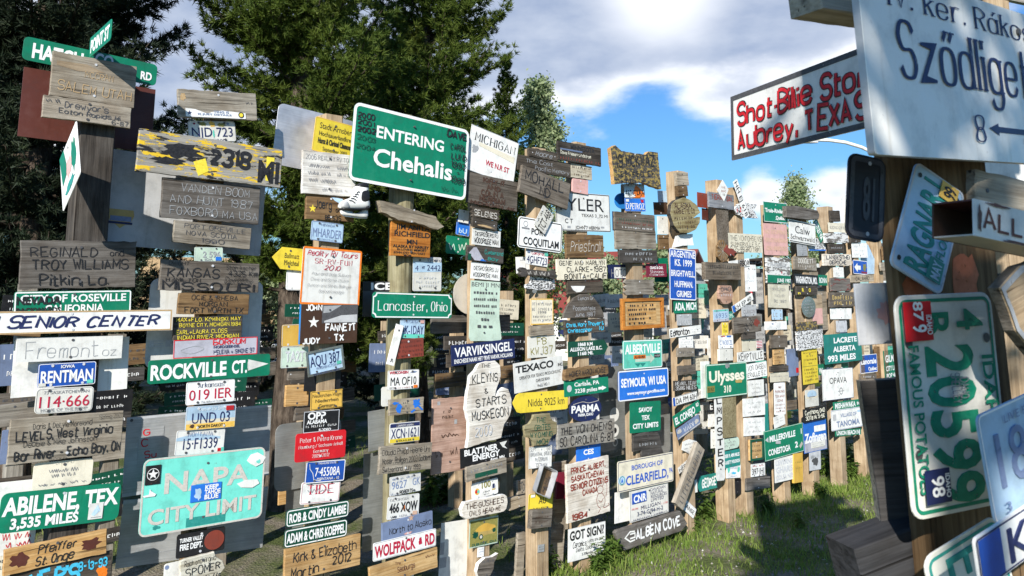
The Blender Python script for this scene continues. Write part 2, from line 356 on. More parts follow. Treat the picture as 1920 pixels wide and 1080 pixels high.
def put_line(mb, W, H, spec, dc, df, emb=0.):
    txt, _, a = spec.rpartition('@'); a = a.split(','); g = lambda i, d: (a[i] if len(a) > i and a[i] != '' else d)
    y, h, w, x = float(g(0, .5)), float(g(1, .3)), float(g(2, .8)), float(g(3, .5)); col = g(4, dc); fnt = g(5, df); rot = float(g(6, 0))
    ink_ = 'i_' + col
    if txt[0] == '#':                                 # worn row of marks nobody can read
        n = int(txt.strip('#')); parts = []
        xx = 0
        for i in range(n):
            if RND.random() < .14: xx += .5; continue
            ww = RND.uniform(.35, .55); hh = RND.uniform(.75, 1)
            bars = [(0, 0, ww, hh)] if txt[1] == '#' else [(0, 0, .14, hh)] + [(.141, q, RND.uniform(.25, .5), q + .15) for q in (0, hh / 2 - .07, hh - .15) if RND.random() < .45] + ([(.36, .16, .5, hh * .8)] if RND.random() < .25 else [])
            for (a0, b0, a1, b1) in bars: parts.append(([(xx + a0, b0), (xx + a1, b0), (xx + a1, b1), (xx + a0, b1)], [(0, 1, 2, 3)]))
            xx += .72
    elif txt[0] == '~' and txt[1:].isdigit():         # worn handwriting nobody can read
        n = int(txt[1:]); parts = []; p = []; xx = 0
        for i in range(n * 2):
            p.append((xx, (RND.uniform(.0, .2) if i % 2 else RND.uniform(.45, 1.)))); xx += RND.uniform(.12, .3)
            if RND.random() < .16 and len(p) > 3: parts.append(strip(smooth(p, False), [.045] * (len(p) * 4 - 3))); p = []; xx += .3
        if len(p) > 2: parts.append(strip(smooth(p, False), [.045] * (len(p) * 4 - 3)))
    elif fnt[0] in 'src':
        parts = stroke_text(txt, fnt[0], .22 if fnt[0] != 'r' else 0., {'s': .46, 'c': .3}.get(fnt[0], .3) * (float(fnt[1:]) if len(fnt) > 1 else 1), float(fnt[1:] or 1))
    else:
        v, f = font_text(txt, {'b': .022, 'B': .035, 'n': .0, 't': -.004}.get(fnt[0], .02)); parts = [([q[:2] for q in v], f)]
        xs = 0.72
        parts = [([(q[0], q[1] / xs) for q in v], f) for v, f in parts]
    if not parts: return
    x0 = min(q[0] for v, f in parts for q in v); x1 = max(q[0] for v, f in parts for q in v)
    sx = w * W / max(1e-6, x1 - x0); sy = h * H
    ca, sa = math.cos(R(rot)), math.sin(R(rot)); z0 = mb.z; kk = 0
    if rot:                                          # w and h are read along the turned line
        sx = w * (W * abs(ca) + H * abs(sa)) / max(1e-6, x1 - x0); sy = h * (H * abs(ca) + W * abs(sa))
    for v, f in parts:
        q = []
        for p in v:
            lx, ly = (p[0] - (x0 + x1) / 2) * sx, (p[1] - .5) * sy
            q.append(((x - .5) * W + lx * ca - ly * sa, (.5 - y) * H + lx * sa + ly * ca))
        if emb: emboss(mb, q, f, ink_, emb)
        else: mb.flat(q, ink_, f, z0 + (kk % 5) * .00016); kk += 1
    mb.z = max(mb.z, z0 + .0009)
def emboss(mb, q, f, key, h):
    z = .0003; n = len(q); cnt = {}
    for fc in f:
        for i in range(len(fc)):
            e = (fc[i], fc[(i + 1) % len(fc)])
            cnt[e] = cnt.get(e, 0) + 1
    side = [(a, b, b + n, a + n) for (a, b) in cnt if (b, a) not in cnt]
    mb.add([(p[0], p[1], z) for p in q] + [(p[0], p[1], h) for p in q], [tuple(i + n for i in fc) for fc in f] + side, key)
    mb.z = max(mb.z, h + .0003)
def art(mb, W, H, items):
    X = lambda u: (u - .5) * W; Y = lambda u: (.5 - u) * H
    for it in items:
        k, col = it[0], it[1]; key = col if col in MATS or col.startswith(('w_', 'peel', 'speckle')) else 'i_' + col
        if k == 'rect': x, y, w, h = it[2:6]; mb.flat([(X(x - w / 2), Y(y + h / 2)), (X(x + w / 2), Y(y + h / 2)), (X(x + w / 2), Y(y - h / 2)), (X(x - w / 2), Y(y - h / 2))], key)
        elif k == 'ell': x, y, rx, ry = it[2:6]; mb.flat(ell(X(x), Y(y), rx * W, ry * H), key)
        elif k == 'disc': x, y, r = it[2:5]; mb.flat(ell(X(x), Y(y), r * H, r * H), key)
        elif k == 'poly': mb.flat([(X(a), Y(b)) for a, b in it[2]], key)
        elif k == 'ring':
            x, y, r, t = it[2:6]; v, f = strip([(X(x) + r * H * math.cos(R(15 * i)), Y(y) + r * H * math.sin(R(15 * i))) for i in range(25)], [t * H / 2] * 25); mb.flat(v, key, f); mb.z += .0002
        elif k == 'line': t = it[2]; p = [(X(a), Y(b)) for a, b in it[3]]; v, f = strip(p, [t * H / 2] * len(p)); mb.flat(v, key, f); mb.z += .0002
        elif k == 'curve': t = it[2]; p = smooth([(X(a), Y(b)) for a, b in it[3]], it[3][0] == it[3][-1]); v, f = strip(p, [t * H / 2] * len(p)); mb.flat(v, key, f); mb.z += .0002
        elif k == 'star': x, y, r = it[2:5]; mb.flat([(X(x) + (r if i % 2 == 0 else r * .4) * H * math.sin(R(36 * i)), Y(y) + (r if i % 2 == 0 else r * .4) * H * math.cos(R(36 * i))) for i in range(10)], key)
        elif k == 'blob':
            x, y, rx, ry = it[2:6]; rd = random.Random(int(x * 991 + y * 77 + rx * 1000)); mb.flat([(X(x) + rx * W * rr * math.cos(R(20 * i)), Y(y) + ry * H * rr * math.sin(R(20 * i))) for i in range(18) for rr in (rd.uniform(.6, 1.1),)], key)
ARROWR = lambda x0, x1, y, h: [(x0, y - h * .28), (x1 - h * .35, y - h * .28), (x1 - h * .35, y - h / 2), (x1, y), (x1 - h * .35, y + h / 2), (x1 - h * .35, y + h * .28), (x0, y + h * .28)]

# ---------------------------------------------------------------- the front row: one vertical plane, posts and signs on it
ROW_A = R(41.5)
D = Vector((math.cos(ROW_A), math.sin(ROW_A), 0)); NRM = Vector((math.sin(ROW_A), -math.cos(ROW_A), 0)); P0 = Vector((-2.7, 4.75, 0))
GROUPS = {'license_plate': 'license plates nailed up around the sign posts', 'wooden_sign': 'wooden boards nailed up around the sign posts', 'metal_sign': 'painted metal signs put up around the sign posts', 'metal_sheet': 'plain metal sheets behind the signs'}
CATS = {'license_plate': 'license plate', 'wooden_sign': 'wooden sign', 'metal_sign': 'metal sign', 'metal_sheet': 'metal sheet', 'street_sign': 'street sign'}
COUNT = [0]
def tag(o, label, cat, group=None, kind=None):
    o['label'] = label; o['category'] = cat
    if group: o['group'] = group
    if kind: o['kind'] = kind
def frame_of(quad, p0, n):
    q = list(quad)
    tl = hit(q[0], q[1], p0, n); tr = hit(q[2], q[3], p0, n)
    u = (tr - tl); Wd = u.length; u.normalize(); v = n.cross(u).normalized()
    if len(q) == 5:
        bl = hit(q[0] + (q[0] - 1000) / (q[1] + 10590) * q[4], q[1] + q[4], p0, n)
    else: bl = hit(q[4], q[5], p0, n)
    Hd = (tl - bl).dot(v)
    c = tl + u * Wd / 2 - v * Hd / 2
    mw = Matrix((u, v, n)).transposed().to_4x4(); mw.translation = c
    return mw, Wd, Hd
THICK = {'w': .022, 'p': .022, 's': .02}
def sign(name, label, quad, mat, lines='', L=0, c='black', f='b', r=0., bd=None, bw=.06, bi=.03, T=None, shape=None, pts=None, rough=None, A=(), ex=(), pl=None, edge=None, cat=None, emb=None, notch=False, off=None, scr=True, grp=None):
    iswood = mat in WOODS or mat.startswith(('peel', 'speckle', 'burl'))
    T = T or (.024 if iswood else .0035)
    COUNT[0] += 1
    if pl:
        n = Vector((math.sin(R(pl[0])), -math.cos(R(pl[0])), 0)); p0 = at(pl[1], pl[2], pl[3])
        if len(pl) > 4: n = (n + Vector((0, 0, pl[4]))).normalized()
    else:
        n = NRM; o_ = (.006 + T + (COUNT[0] * 37 % 11) * .0006 + .03 * L) if off is None else off
        p0 = P0 + NRM * o_
    mw, Wd, Hd = frame_of(quad, p0, n)
    if name == 'license_plate' and r and not bd: bd, bw, bi = 'ltgrey', .018, .012
    mb = MB()
    if shape == 'ell': out = ell(0, 0, Wd / 2, Hd / 2, 32)
    elif shape == 'poly': out = [((a - .5) * Wd, (.5 - b) * Hd) for a, b in pts]
    elif shape == 'arrowL': k = min(.3, .45 * Hd / Wd); out = [((k - .5) * Wd, -Hd / 2), (Wd / 2, -Hd / 2), (Wd / 2, Hd / 2), ((k - .5) * Wd, Hd / 2), (-Wd / 2, 0)]
    elif shape == 'arrowR': k = min(.3, .4 * Hd / Wd); out = [(-Wd / 2, -Hd / 2), ((.5 - k) * Wd, -Hd / 2), (Wd / 2, 0), ((.5 - k) * Wd, Hd / 2), (-Wd / 2, Hd / 2)]
    else: out = rrect(Wd, Hd, r * Hd)
    if out and sum(out[i][0] * out[(i + 1) % len(out)][1] - out[(i + 1) % len(out)][0] * out[i][1] for i in range(len(out))) < 0: out = out[::-1]
    rg = rough if rough is not None else (.0022 if iswood else 0)
    if rg and shape != 'ell': out = rough_edges(out, rg)
    prism(mb, out, T, mat, edge, .003 if iswood else .001)
    if bd:
        def rim(d):
            if shape in ('poly', 'arrowL', 'arrowR', 'ell'): k = 1 - 2 * d / Hd; return [(a * (1 - 2 * d / Wd), b * k) for a, b in out]
            return rrect(Wd - 2 * d, Hd - 2 * d, (notch or max(.0, r * Hd - d) or .001), 4, bool(notch))
        a, b = rim(bi * Hd), rim((bi + bw) * Hd); n_ = len(a)
        mb.flat(a + b, 'i_' + bd, [(i, (i + 1) % n_, n_ + (i + 1) % n_, n_ + i) for i in range(n_)]); mb.z += .0003
    art(mb, Wd, Hd, A)
    e = (.0022 if emb is None else emb) if name == 'license_plate' else (emb or 0)
    if lines:
        for s in lines.split(';'): put_line(mb, Wd, Hd, s, c, f, e if (not s.startswith(('#', '~')) and float(s.rpartition('@')[2].split(',')[1] or .3) > .3) else 0)
    if scr:                                            # nail and screw heads
        k = min(.008, Hd * .06)
        for sx, sy in ([(0, .36), (0, -.36)] if Hd > .1 else [(-.38, 0), (.38, 0)]) if name != 'license_plate' else [(-.27, .4), (.27, .4), (-.27, -.4), (.27, -.4)]:
            q = ell(sx * Wd + RND.uniform(-.01, .01) * Wd, sy * Hd, k, k, 7); mb.add([(a, b, mb.z) for a, b in q] + [(a * 1, b * 1, .0002) for a, b in q], [tuple(range(7))] + [(i + 7, (i + 1) % 7 + 7, (i + 1) % 7, i) for i in range(7)], 'i_dkgrey' if COUNT[0] % 3 else 'i_ltgrey')
    o = mb.build(name, None, mw)
    tag(o, label, cat or CATS.get(name, name.replace('_', ' ')), grp or GROUPS.get(name))
    for e in ex:                                       # parts: name, x, y, w, h (fractions), material, lettering, options
        en, x, y, w, h, em, el = e[:7]; eo = e[7] if len(e) > 7 else {}
        b2 = MB(); w2, h2 = w * Wd, h * Hd; T2 = eo.get('T', .0012)
        if eo.get('shape') == 'ell': o2 = ell(0, 0, w2 / 2, h2 / 2, 24)
        elif 'pts' in eo: o2 = [((a - .5) * w2, (.5 - b) * h2) for a, b in eo['pts']]
        elif eo.get('frame'):
            t_ = eo['frame'] * Hd
            for (bx0, bx1, by0, by1) in ((-w2 / 2, w2 / 2, h2 / 2 - t_, h2 / 2), (-w2 / 2, w2 / 2, -h2 / 2, -h2 / 2 + t_), (-w2 / 2, -w2 / 2 + t_, -h2 / 2 + t_, h2 / 2 - t_), (w2 / 2 - t_, w2 / 2, -h2 / 2 + t_, h2 / 2 - t_)): box(b2, em, bx0, bx1, by0, by1, -T2, 0)
            b2.z = .0006; o2 = None
        else: o2 = rrect(w2, h2, eo.get('r', 0) * h2)
        if o2: prism(b2, o2, T2, em, None, .0003)
        art(b2, w2, h2, eo.get('A', ()))
        if el:
            for s in el.split(';'): put_line(b2, w2, h2, s, eo.get('c', 'black'), eo.get('f', 'b'))
        m2 = Matrix.Translation(((x - .5) * Wd, (.5 - y) * Hd, mb.z + T2 + .0004 + eo.get('dz', 0))) @ Matrix.Rotation(R(eo.get('rot', 0)), 4, 'Z')
        p = b2.build(en, o, m2)
        if 'label' in eo: p['label'] = eo['label']
    return o
def post(label, x, y, ytop, mat, w=.14, dep=.14, off=0., cap=0, name='sign_post', cat='post', grp='timber posts that carry the signs', zbot=None, rnd=False):
    p = hit(x, y, P0 + NRM * off, NRM); t = hit(x, ytop, P0 + NRM * off, NRM)
    mb = MB(); z1 = t.z
    if rnd:
        n = 14; rows = 12
        for k in range(rows + 1):
            rr = w / 2 * (1 + .04 * math.sin(k * 2.1))
            mb.v += [(rr * math.cos(2 * math.pi * i / n), rr * math.sin(2 * math.pi * i / n) - w / 2 + w / 2, (z1 + .3) * k / rows) for i in range(n)]
        fs = [(k * n + i, k * n + (i + 1) % n, (k + 1) * n + (i + 1) % n, (k + 1) * n + i) for k in range(rows) for i in range(n)] + [tuple(rows * n + i for i in range(n))]
        mb.f += fs; mb.m += [mb.mi(mat)] * len(fs)
    else:
        b = .006; h = z1 + .3; o2 = rrect(w, dep, b, 1)
        n = len(o2); rows = 10; rd = random.Random(int(x))
        for k in range(rows + 1): mb.v += [(q[0] + rd.uniform(-.0015, .0015), q[1], h * k / rows) for q in o2]
        fs = [(k * n + i, k * n + (i + 1) % n, (k + 1) * n + (i + 1) % n, (k + 1) * n + i) for k in range(rows) for i in range(n)] + [tuple(rows * n + i for i in range(n))]
        mb.f += fs; mb.m += [mb.mi(mat)] * len(fs)
    o = mb.build(name); c = p - NRM * dep / 2
    o.matrix_world = Matrix.Translation((c.x, c.y, -.3)) @ Matrix.Rotation(ROW_A, 4, 'Z')
    tag(o, label, cat, grp)
    return o
# ---------------------------------------------------------------- posts of the front row (pixel column, reference row, top row, material)
post('dark weathered square post under the rust brown panel at the left end', 176, 350, 110, 'p_dark', .2, .16)
post('post hidden behind the tall stack topped by a grey bumper sticker board', 398, 460, 200, 'p_brown', .12)
post('pale square post behind the white boards and the hanging skate', 620, 450, 214, 'p_tan', .15)
post('peeled round log post under the ENTERING sign', 763, 500, 214, 'p_moss', .2, .2, rnd=True)
post('tan square post behind the MICHIGAN sign and the white mitten board', 907, 700, 262, 'p_tan', .15, .15)
post('tan square post behind the COQUITLAM sign and the yellow arrow', 1016, 700, 278, 'p_tan', .15, .15)
post('tan square post behind the dark MINNESOTA board and the oval sign', 1095, 700, 268, 'p_tan', .15, .15)
post('tan square post behind the burl slab and the SEYMOUR sign', 1197, 550, 345, 'p_tan', .16, .15)
post('tall tan square post standing bare topped above the ARGENTINE sign', 1279, 350, 321, 'p_tan', .15, .17)
post('tan square post above the Ulysses sign with a diamond sign at its top', 1353, 400, 338, 'p_tan', .15, .17)
post('tan post behind the narrow HH plate and the KEMPTVILLE sign', 1386, 400, 352, 'p_tan', .15, .17)
post('tan post behind the green Trois-Rivieres sign', 1458, 500, 384, 'p_tan', .15, .17)
post('orange tan post behind the Calw sign and the silver oval', 1514, 550, 400, 'p_tan', .16, .17)
post('tan post behind the LA CRETE and OPAVA signs', 1560, 450, 388, 'p_tan', .15, .17)
post('tan post behind the small blue arrow sign', 1604, 450, 389, 'p_tan', .15, .17)
post('tan post half hidden by the near dark plate at the right end', 1650, 480, 452, 'p_tan', .15, .17)

post('tan post at the far right end of the row, behind the near post', 1694, 480, 440, 'p_tan', .15, .17)
# ---------------------------------------------------------------- first stack, at the left edge
K = 'license_plate'; WS = 'wooden_sign'; MS = 'metal_sign'; MP = 'metal_sheet'
sign(MP, 'rust brown square panel behind the topmost grey boards', (45, 125, 292, 168, 130), 'rust', off=-.2, scr=False)
sign('street_sign', 'green street blade reading HATCH at the very top of the left stack', (46, 67, 296, 122, 44), 'green', 'HATCH@.52,.62,.36,.245;CO@.3,.5,.14,.58;RD@.62,.36,.09,.915', L=-.8, c='white', f='B', r=.2, off=-.03)
sign(WS, 'broad pale grey plank carved SALEM UTAH', (100, 95, 257, 125, 83), 'w_lt', 'MCCRAN@.4,.14,.34,.55;SALEM UTAH@.74,.2,.88,.52', c='tan', f='s.6', L=1, A=(('poly', 'w_tan', [(.05, .2), (.4, .17), (.62, .3), (.3, .36), (.05, .3)]),))
sign(WS, 'narrow carved plank reading Eaton Rapids, below the SALEM UTAH plank', (82, 177, 247, 202, 41), 'w_lt', "Drewyor's@.3,.28,.5,.48;Eaton Rapids Mi@.62,.2,.7,.52;6-87@.84,.18,.2,.87;~4@.2,.22,.16,.1", c='dkgrey', f='s', L=1.2)
sign(MS, 'green and white sign edge-on on the side of the dark left post', (112, 300, 143, 225, 136), 'white', '', pl=(ROW_A * 57.29578 - 90, 128, 330, 4.55), c='green', r=.05, A=(('poly', 'green', [(0, 0), (.25, 0), (.4, .5), (.1, .6)]), ('blob', 'pink', .5, .5, .16, .2), ('blob', 'green', .75, .45, .14, .3), ('blob', 'teal' if 0 else 'bluegreen', .5, .82, .3, .1)), bd='white')
sign(MP, 'large pale panel with a shield decal behind the two left stacks', (205, 278, 500, 322, 180), 'ltgrey', '', off=-.17, scr=False, r=.02, ex=(('decal', .105, .72, .15, .2, 'brass', '', dict(pts=[(.05, .02), (.95, .02), (1, .3), (.9, .62), (.7, .78), (.5, 1), (.3, .78), (.1, .62), (0, .3)], A=(('rect', 'slate', .5, .5, .8, .26), ('rect', 'navy', .5, .72, .9, .12)))),))
sign(WS, 'wide dark carved plank reading Pitkin, La.', (40, 450, 256, 453, 93), 'w_mid', 'REGINALD@.24,.19,.58,.36;and@.25,.13,.13,.82;TROY WILLIAMS@.5,.19,.84,.51;Pitkin, La.@.82,.22,.6,.45', c='black', f='s.8', rough=.004)
sign(MS, 'green city sign CITY OF ROSEVILLE CALIFORNIA with black stencil over its left half', (27, 547, 247, 543.5, 50), 'green', 'CITY OF ROSEVILLE@.28,.3,.9;CALIFORNIA@.68,.3,.5,.5;NEVADA@.34,.3,.36,.2,black,B;BACKWARDS@.72,.2,.36,.2,black,B', c='white', bd='white', r=.1, bw=.05, bi=.02, L=1)
sign(MS, 'long white board with black italic lettering SENIOR CENTER', (-84, 585, 323, 580.5, 45), 'white', 'HIM SENIOR CENTER@.5,.46,.9,.49', c='navy', f='c2', edge='w_tan', T=.03, bd='w_tan' if 0 else 'tan', bw=.07, bi=0, L=1, cat='wooden sign')
sign(WS, 'white board with thin grey carved letters below SENIOR CENTER', (32, 634, 231, 629, 46), 'white', 'Fremont@.55,.62,.68,.42;oz@.68,.34,.14,.87', c='grey', f='s.35', L=.4, T=.02)
sign(MP, 'plain white metal panel behind the blue Iowa plate', (27, 640, 243, 631, 107), 'white', '', off=-.03, scr=False)
sign(K, 'blue Iowa plate reading RENTMAN', (72.5, 683, 181, 677, 45), 'blue', 'RENTMAN@.56,.52,.9;IOWA@.15,.14,.24', c='white', f='b', r=.1, bd='white', bw=.025, bi=.01, L=1, ex=(('sticker', .08, .88, .12, .14, 'offwhite', '', {}), ('sticker', .9, .86, .11, .15, 'mint', '', {})))
sign(K, 'off white Saskatchewan plate with dark red number 114 666', (68.5, 729, 177, 724, 48), 'offwhite', '114·666@.54,.46,.86;73 SASKATCHEWAN@.17,.13,.78,.52,pencil,n;HOME OF THE RCMP@.86,.12,.8,.5,pencil,n', c='crimson', f='n', r=.16, bd='pencil', bw=.012, bi=.035, L=1)
sign(WS, 'plain grey plank sticking out left behind the red numbered plate', (-40, 765, 92, 749, 43), 'w_grey', '', off=-.1, T=.04)
sign(WS, 'broad grey plank painted LEVELS, West Virginia', (20, 787, 232, 770, 86), 'w_grey', 'Doris & DeLyle Moreland@.2,.12,.52,.45,,s.6;LEVELS, West Virginia@.4,.2,.86,.48;Debbie & Mike Johnston@.58,.12,.64,.44,,s.6;Bar River - Echo Bay, ON@.82,.2,.94,.52;Spring 2007@.1,.09,.22,.88,,s.5;Ontario@.96,.07,.16,.42,,s.6', c='black', f='s1.1', L=.3)
sign(MS, 'small white rounded sign with faint handwriting above ABILENE', (64, 869, 176, 858, 52), 'cream', '~13@.34,.16,.5;~10@.52,.16,.4;~14@.82,.1,.8', c='pencil', r=.15)
sign(MP, 'white panel with red scribbles behind the ABILENE sign', (0, 905, 78, 897, 140), 'white', '~8@.75,.1,.7,.55,red;~7@.86,.1,.6,.6,red', off=-.08, scr=False)
sign(MS, 'big green distance sign ABILENE, TEX 3,535 MILES', (3.5, 926, 229, 904, 76), 'green', 'ABILENE, TEX@.34,.44,.96,.5;3,535 MILES@.78,.26,.55,.37', c='white', f='B', r=.16, L=1, ex=(('sticker', .79, .7, .125, .42, 'white', '', dict(A=(('poly', 'paleblue', [(.2, .7), (.6, .1), (.8, .5), (.4, .8)]), ('line', 'pencil', .03, [(.2, .88), (.9, .88)])))),))
sign(WS, 'orange wood plank with two carved maple leaves and St. Onge', (8, 1032, 201, 992, 49), 'w_new', 'Pfeiffer@.28,.32,.38,.5,black,c1.6;St. Onge@.72,.32,.38,.48,black,c1.6', c='black', L=.6, A=(('blob', 'rust', .15, .5, .1, .34), ('blob', 'rust', .83, .46, .11, .26)))
sign(WS, 'dark plank with bright blue painted letters at the bottom left corner', (20, 1074, 211, 1033, 62), 'w_dark', "IVER'S@.42,.5,.55,.4;8-13-93@.3,.24,.3,.8", c='cyan', f='s1.6', A=(('blob', 'orange', .9, .62, .07, .24),), L=.2)
# the blade that crosses HATCH at its clamp
_p = hit(168, 97, P0, NRM); _q = _p + NRM * .46 + Vector((0, 0, .05))
def blade():
    u = (_p - _q).normalized(); n = u.cross(Vector((0, 0, 1))).normalized(); n = n if n.dot(O - _p) > 0 else -n
    u = Vector((0, 0, 1)).cross(n); v = n.cross(u); mb = MB(); Wd, Hd = .48, .13
    prism(mb, rrect(Wd, Hd, .02), .003, 'green', None, .0005)
    put_line(mb, Wd, Hd, 'POINT ST@.5,.62,.86,.5', 'white', 'B')
    mw = Matrix((u, v, n)).transposed().to_4x4(); mw.translation = (_p + _q) / 2
    o = mb.build('street_sign', None, mw); tag(o, 'green street blade pointing at the viewer above the HATCH blade', 'street sign')
    b = MB(); box(b, 'alum', -.035, .035, -.02, .02, -.02, .02); k = b.build('clamp', o); k.matrix_world = Matrix.Translation(_p + Vector((0, 0, -.04)))
blade()

# ---------------------------------------------------------------- second stack
sign(WS, 'grey plank with a torn white bumper sticker at the top of the second stack', (333, 166, 480, 176, 53), 'w_grey', '~5@.38,.1,.1,.9', c='dkgrey', L=.5, ex=(('bumper_sticker', .46, .82, .76, .3, 'white', 'TING IS@.3,.26,.26,.58;IS JUST DETAILS@.62,.2,.56,.47', dict(c='slate', pts=[(0, 0), (.16, .1), (.36, .6), (.42, .35), (.6, .1), (1, .3), (1, 1), (0, 1)], A=(('star', 'navy', .06, .55, .3), ('disc', 'black', .92, .55, .36), ('disc', 'lemon', .92, .55, .24)))),), A=(('blob', 'tan', .06, .28, .04, .14),))
sign(K, 'floral North Carolina style plate NJD 723 under the top plank', (351.5, 226, 440, 227, 40), 'offwhite', 'NJD 723@.53,.46,.86;~9@.9,.12,.5', c='navy', f='n', r=.12, bd='grey', bw=.02, bi=.01, A=(('blob', 'ochre', .5, .16, .07, .16), ('blob', 'olive', .3, .16, .1, .1), ('blob', 'olive', .7, .18, .1, .1), ('blob', 'mint', .52, .62, .02, .22), ('blob', 'maroon', .13, .14, .03, .06), ('blob', 'slate', .84, .13, .03, .06)))
sign(WS, 'wide grey plank with flaking yellow paint and black figures 2318 MI', (262, 240, 530, 281, 80), 'peel_yellow', '2318@.42,.34,.3,.62,black,s2;MI@.62,.55,.16,.9,black,B', L=1, A=(('blob', 'black', .28, .4, .15, .2), ('blob', 'black', .2, .68, .12, .1), ('poly', 'lemon', [(.36, .62), (.44, .5), (.47, .8), (.4, .95)]), ('rect', 'lemon', .91, .55, .06, .62)))
sign(WS, 'dark plank carved FOXBORO MA USA', (306, 332, 489, 352, 75), 'w_mid', 'VANDEN BOOM@.2,.19,.7,.53;AND HUNT 1987@.5,.19,.84,.5;FOXBORO MA USA@.8,.19,.9,.53', c='w_grey' if 0 else 'grey', f='s.5', rough=.004)
sign(WS, 'grey plank carved NOVA SCOTIA under the FOXBORO plank', (328, 412, 472, 428, 42), 'w_grey', 'PORT GREVILLE@.2,.2,.8,.52;NOVA SCOTIA@.5,.2,.66,.48;1990@.8,.18,.3,.5', c='dkgrey', f='s.7')
sign(K, 'small pale plate 2 596 tucked between two grey planks', (365, 463, 418, 464, 27), 'palegrn', '2 596@.5,.42,.62,.6;IDA@.85,.16,.3,.5', c='grey', r=.1, L=.6, ex=(('sticker', .84, .8, .2, .26, 'skyblue', '', {}),))
sign(WS, 'dark plank lettered KANSAS and MISSOURI', (303, 486, 487, 495, 58), 'w_mid', 'DWIGHT@.1,.11,.2,.17,,s.7;KANSAS@.4,.28,.52,.32;HAMILTON@.64,.12,.34,.22,,s.7;MISSOURI@.84,.26,.94,.49;Stan Ascher@.16,.14,.32,.8,,s.7;4325 Km@.36,.18,.32,.82,,s.9;Dorothy@.6,.2,.3,.78,,c1', c='black', f='s.9', L=.4)
sign(WS, 'brown plank lettered FORT WORTH TX', (336, 549, 468, 552, 40), 'w_brown', 'OCIE & RHEBA@.2,.22,.66,.5;MORGAN@.5,.22,.4,.48;FORT WORTH TX@.8,.24,.84,.5', c='black', f='s.8', L=.3)
sign(WS, 'dark plank with cream lettering BOYNE CITY, MICHIGAN', (327, 595, 455, 592, 43), 'w_dark', 'MAX+FLO. KOMINSKI. MAY@.12,.16,.94;BOYNE CITY, MICHIGAN.1984@.36,.16,.9,.52;EARL+LAURA. CLOSS@.66,.17,.74,.4;INDIAN RIVER. MICHIGAN@.9,.16,.9', c='lemon', f='s.9')
sign(MS, 'pale grey sign with red rim reading BORKUM', (326, 638, 483, 631, 35), 'lav', 'BORKUM@.22,.28,.4,.65,red,s1.2;NORDSEEINSEL@.48,.15,.32,.62,navy;HELENA + SIMONE 97@.76,.22,.5,.71,navy,s1', bd='red', bw=.05, bi=0, A=(('curve', 'grey', .025, [(.08, .6), (.18, .42), (.26, .38), (.34, .5), (.32, .62), (.2, .78), (.08, .6)]),), L=.6)
sign('street_sign', 'green street sign ROCKVILLE CT with a white arrow', (278.5, 676, 507, 663, 45), 'green', 'ROCKVILLE@.52,.62,.6,.32;CT.@.5,.56,.13,.73', c='white', f='B', r=.12, L=1, A=(('poly', 'white', ARROWR(.8, .985, .46, .52)),))
sign(K, 'white Arkansas plate 019 IER with crimson number', (350, 717, 441, 710, 44), 'white', '019 IER@.57,.46,.88;Arkansas@.17,.2,.54,.5,navy,r;The Natural State@.9,.08,.44,.52,navy,c', c='crimson', f='n', r=.1, L=.6)
sign(K, 'blue to yellow North Dakota plate UND 03', (350, 763, 443, 757, 45), 'paleblue', 'UND 03@.5,.46,.76;NORTH DAKOTA@.86,.12,.56,.52,black,B;Discover the Spirit@.13,.12,.5,.5,white,c', c='navy', f='n', r=.08, L=1, A=(('rect', 'cream', .5, .68, .98, .2), ('rect', 'ochre', .5, .86, .98, .24), ('blob', 'brown', .13, .84, .06, .1)), ex=(('sticker', .87, .15, .16, .2, 'red', '', {}),))
sign(K, 'pale Montana plate 15 F1339 above the turquoise sign', (332, 808, 423, 803, 47), 'white', '15·F1339@.54,.46,.7;MONTANA@.17,.17,.52,.48,slate,r', c='navy', f='n', r=.08, L=.5, A=(('poly', 'paleblue', [(0, .3), (.4, .14), (.9, .32), (.9, .4), (0, .42)]),), ex=(('sticker', .9, .88, .07, .17, 'red', '', {}), ('sticker', .97, .86, .06, .18, 'mint', '', {})))
sign(MS, 'huge faded turquoise sign NAPA CITY LIMIT', (270, 862, 498, 837, 147), 'turq', 'NAPA@.34,.27,.7,.52;CITY LIMIT@.76,.2,.88,.5', c='beige', f='b', r=.09, bd='beige', bw=.025, bi=0, L=1.2, A=(('rect', 'bluegreen', .52, .905, .32, .12), ('blob', 'bluegreen', .13, .9, .03, .03)), ex=(
 ('sticker', .075, .21, .115, .25, 'black', '', dict(label='black compass rose sticker', A=(('ring', 'white', .5, .47, .3, .03), ('star', 'white', .5, .47, .28)))),
 ('sticker', .505, .53, .25, .23, 'skyblue', 'KEEP@.22,.26,.44,.68;TAHOE@.5,.26,.52,.71;BLUE@.78,.26,.46,.68', dict(c='white', f='B', label='blue KEEP TAHOE BLUE sticker', A=(('blob', 'paleblue', .24, .5, .13, .42),))),
 ('torn_sticker', .92, .17, .17, .2, 'white', '', dict(pts=[(.2, .1), (.55, 0), (1, .4), (.85, .8), (.5, 1), (.2, .75), (0, .5)], A=(('blob', 'turq', .62, .65, .13, .15),))),
 ('torn_sticker', .86, .5, .2, .12, 'white', '', dict(pts=[(0, .3), (.4, 0), (.9, .1), (1, .6), (.7, 1), (.2, .8)])),
 ('sticker', .06, .44, .1, .1, 'white', '', dict(pts=[(0, .8), (.45, .7), (.5, 0), (.62, .3), (1, .75), (.9, 1), (.1, 1)]))))
sign(MS, 'black sign TURNER VALLEY FIRE DEPT with a dark red disc', (332, 1003, 423, 986, 46), 'black', 'TURNER VALLEY@.28,.17,.48,.3;FIRE DEPT.@.56,.24,.46,.3', c='white', f='B', r=.1, L=.4, ex=(('reflector', .77, .5, .42, .82, 'brownred', '', dict(shape='ell')),))
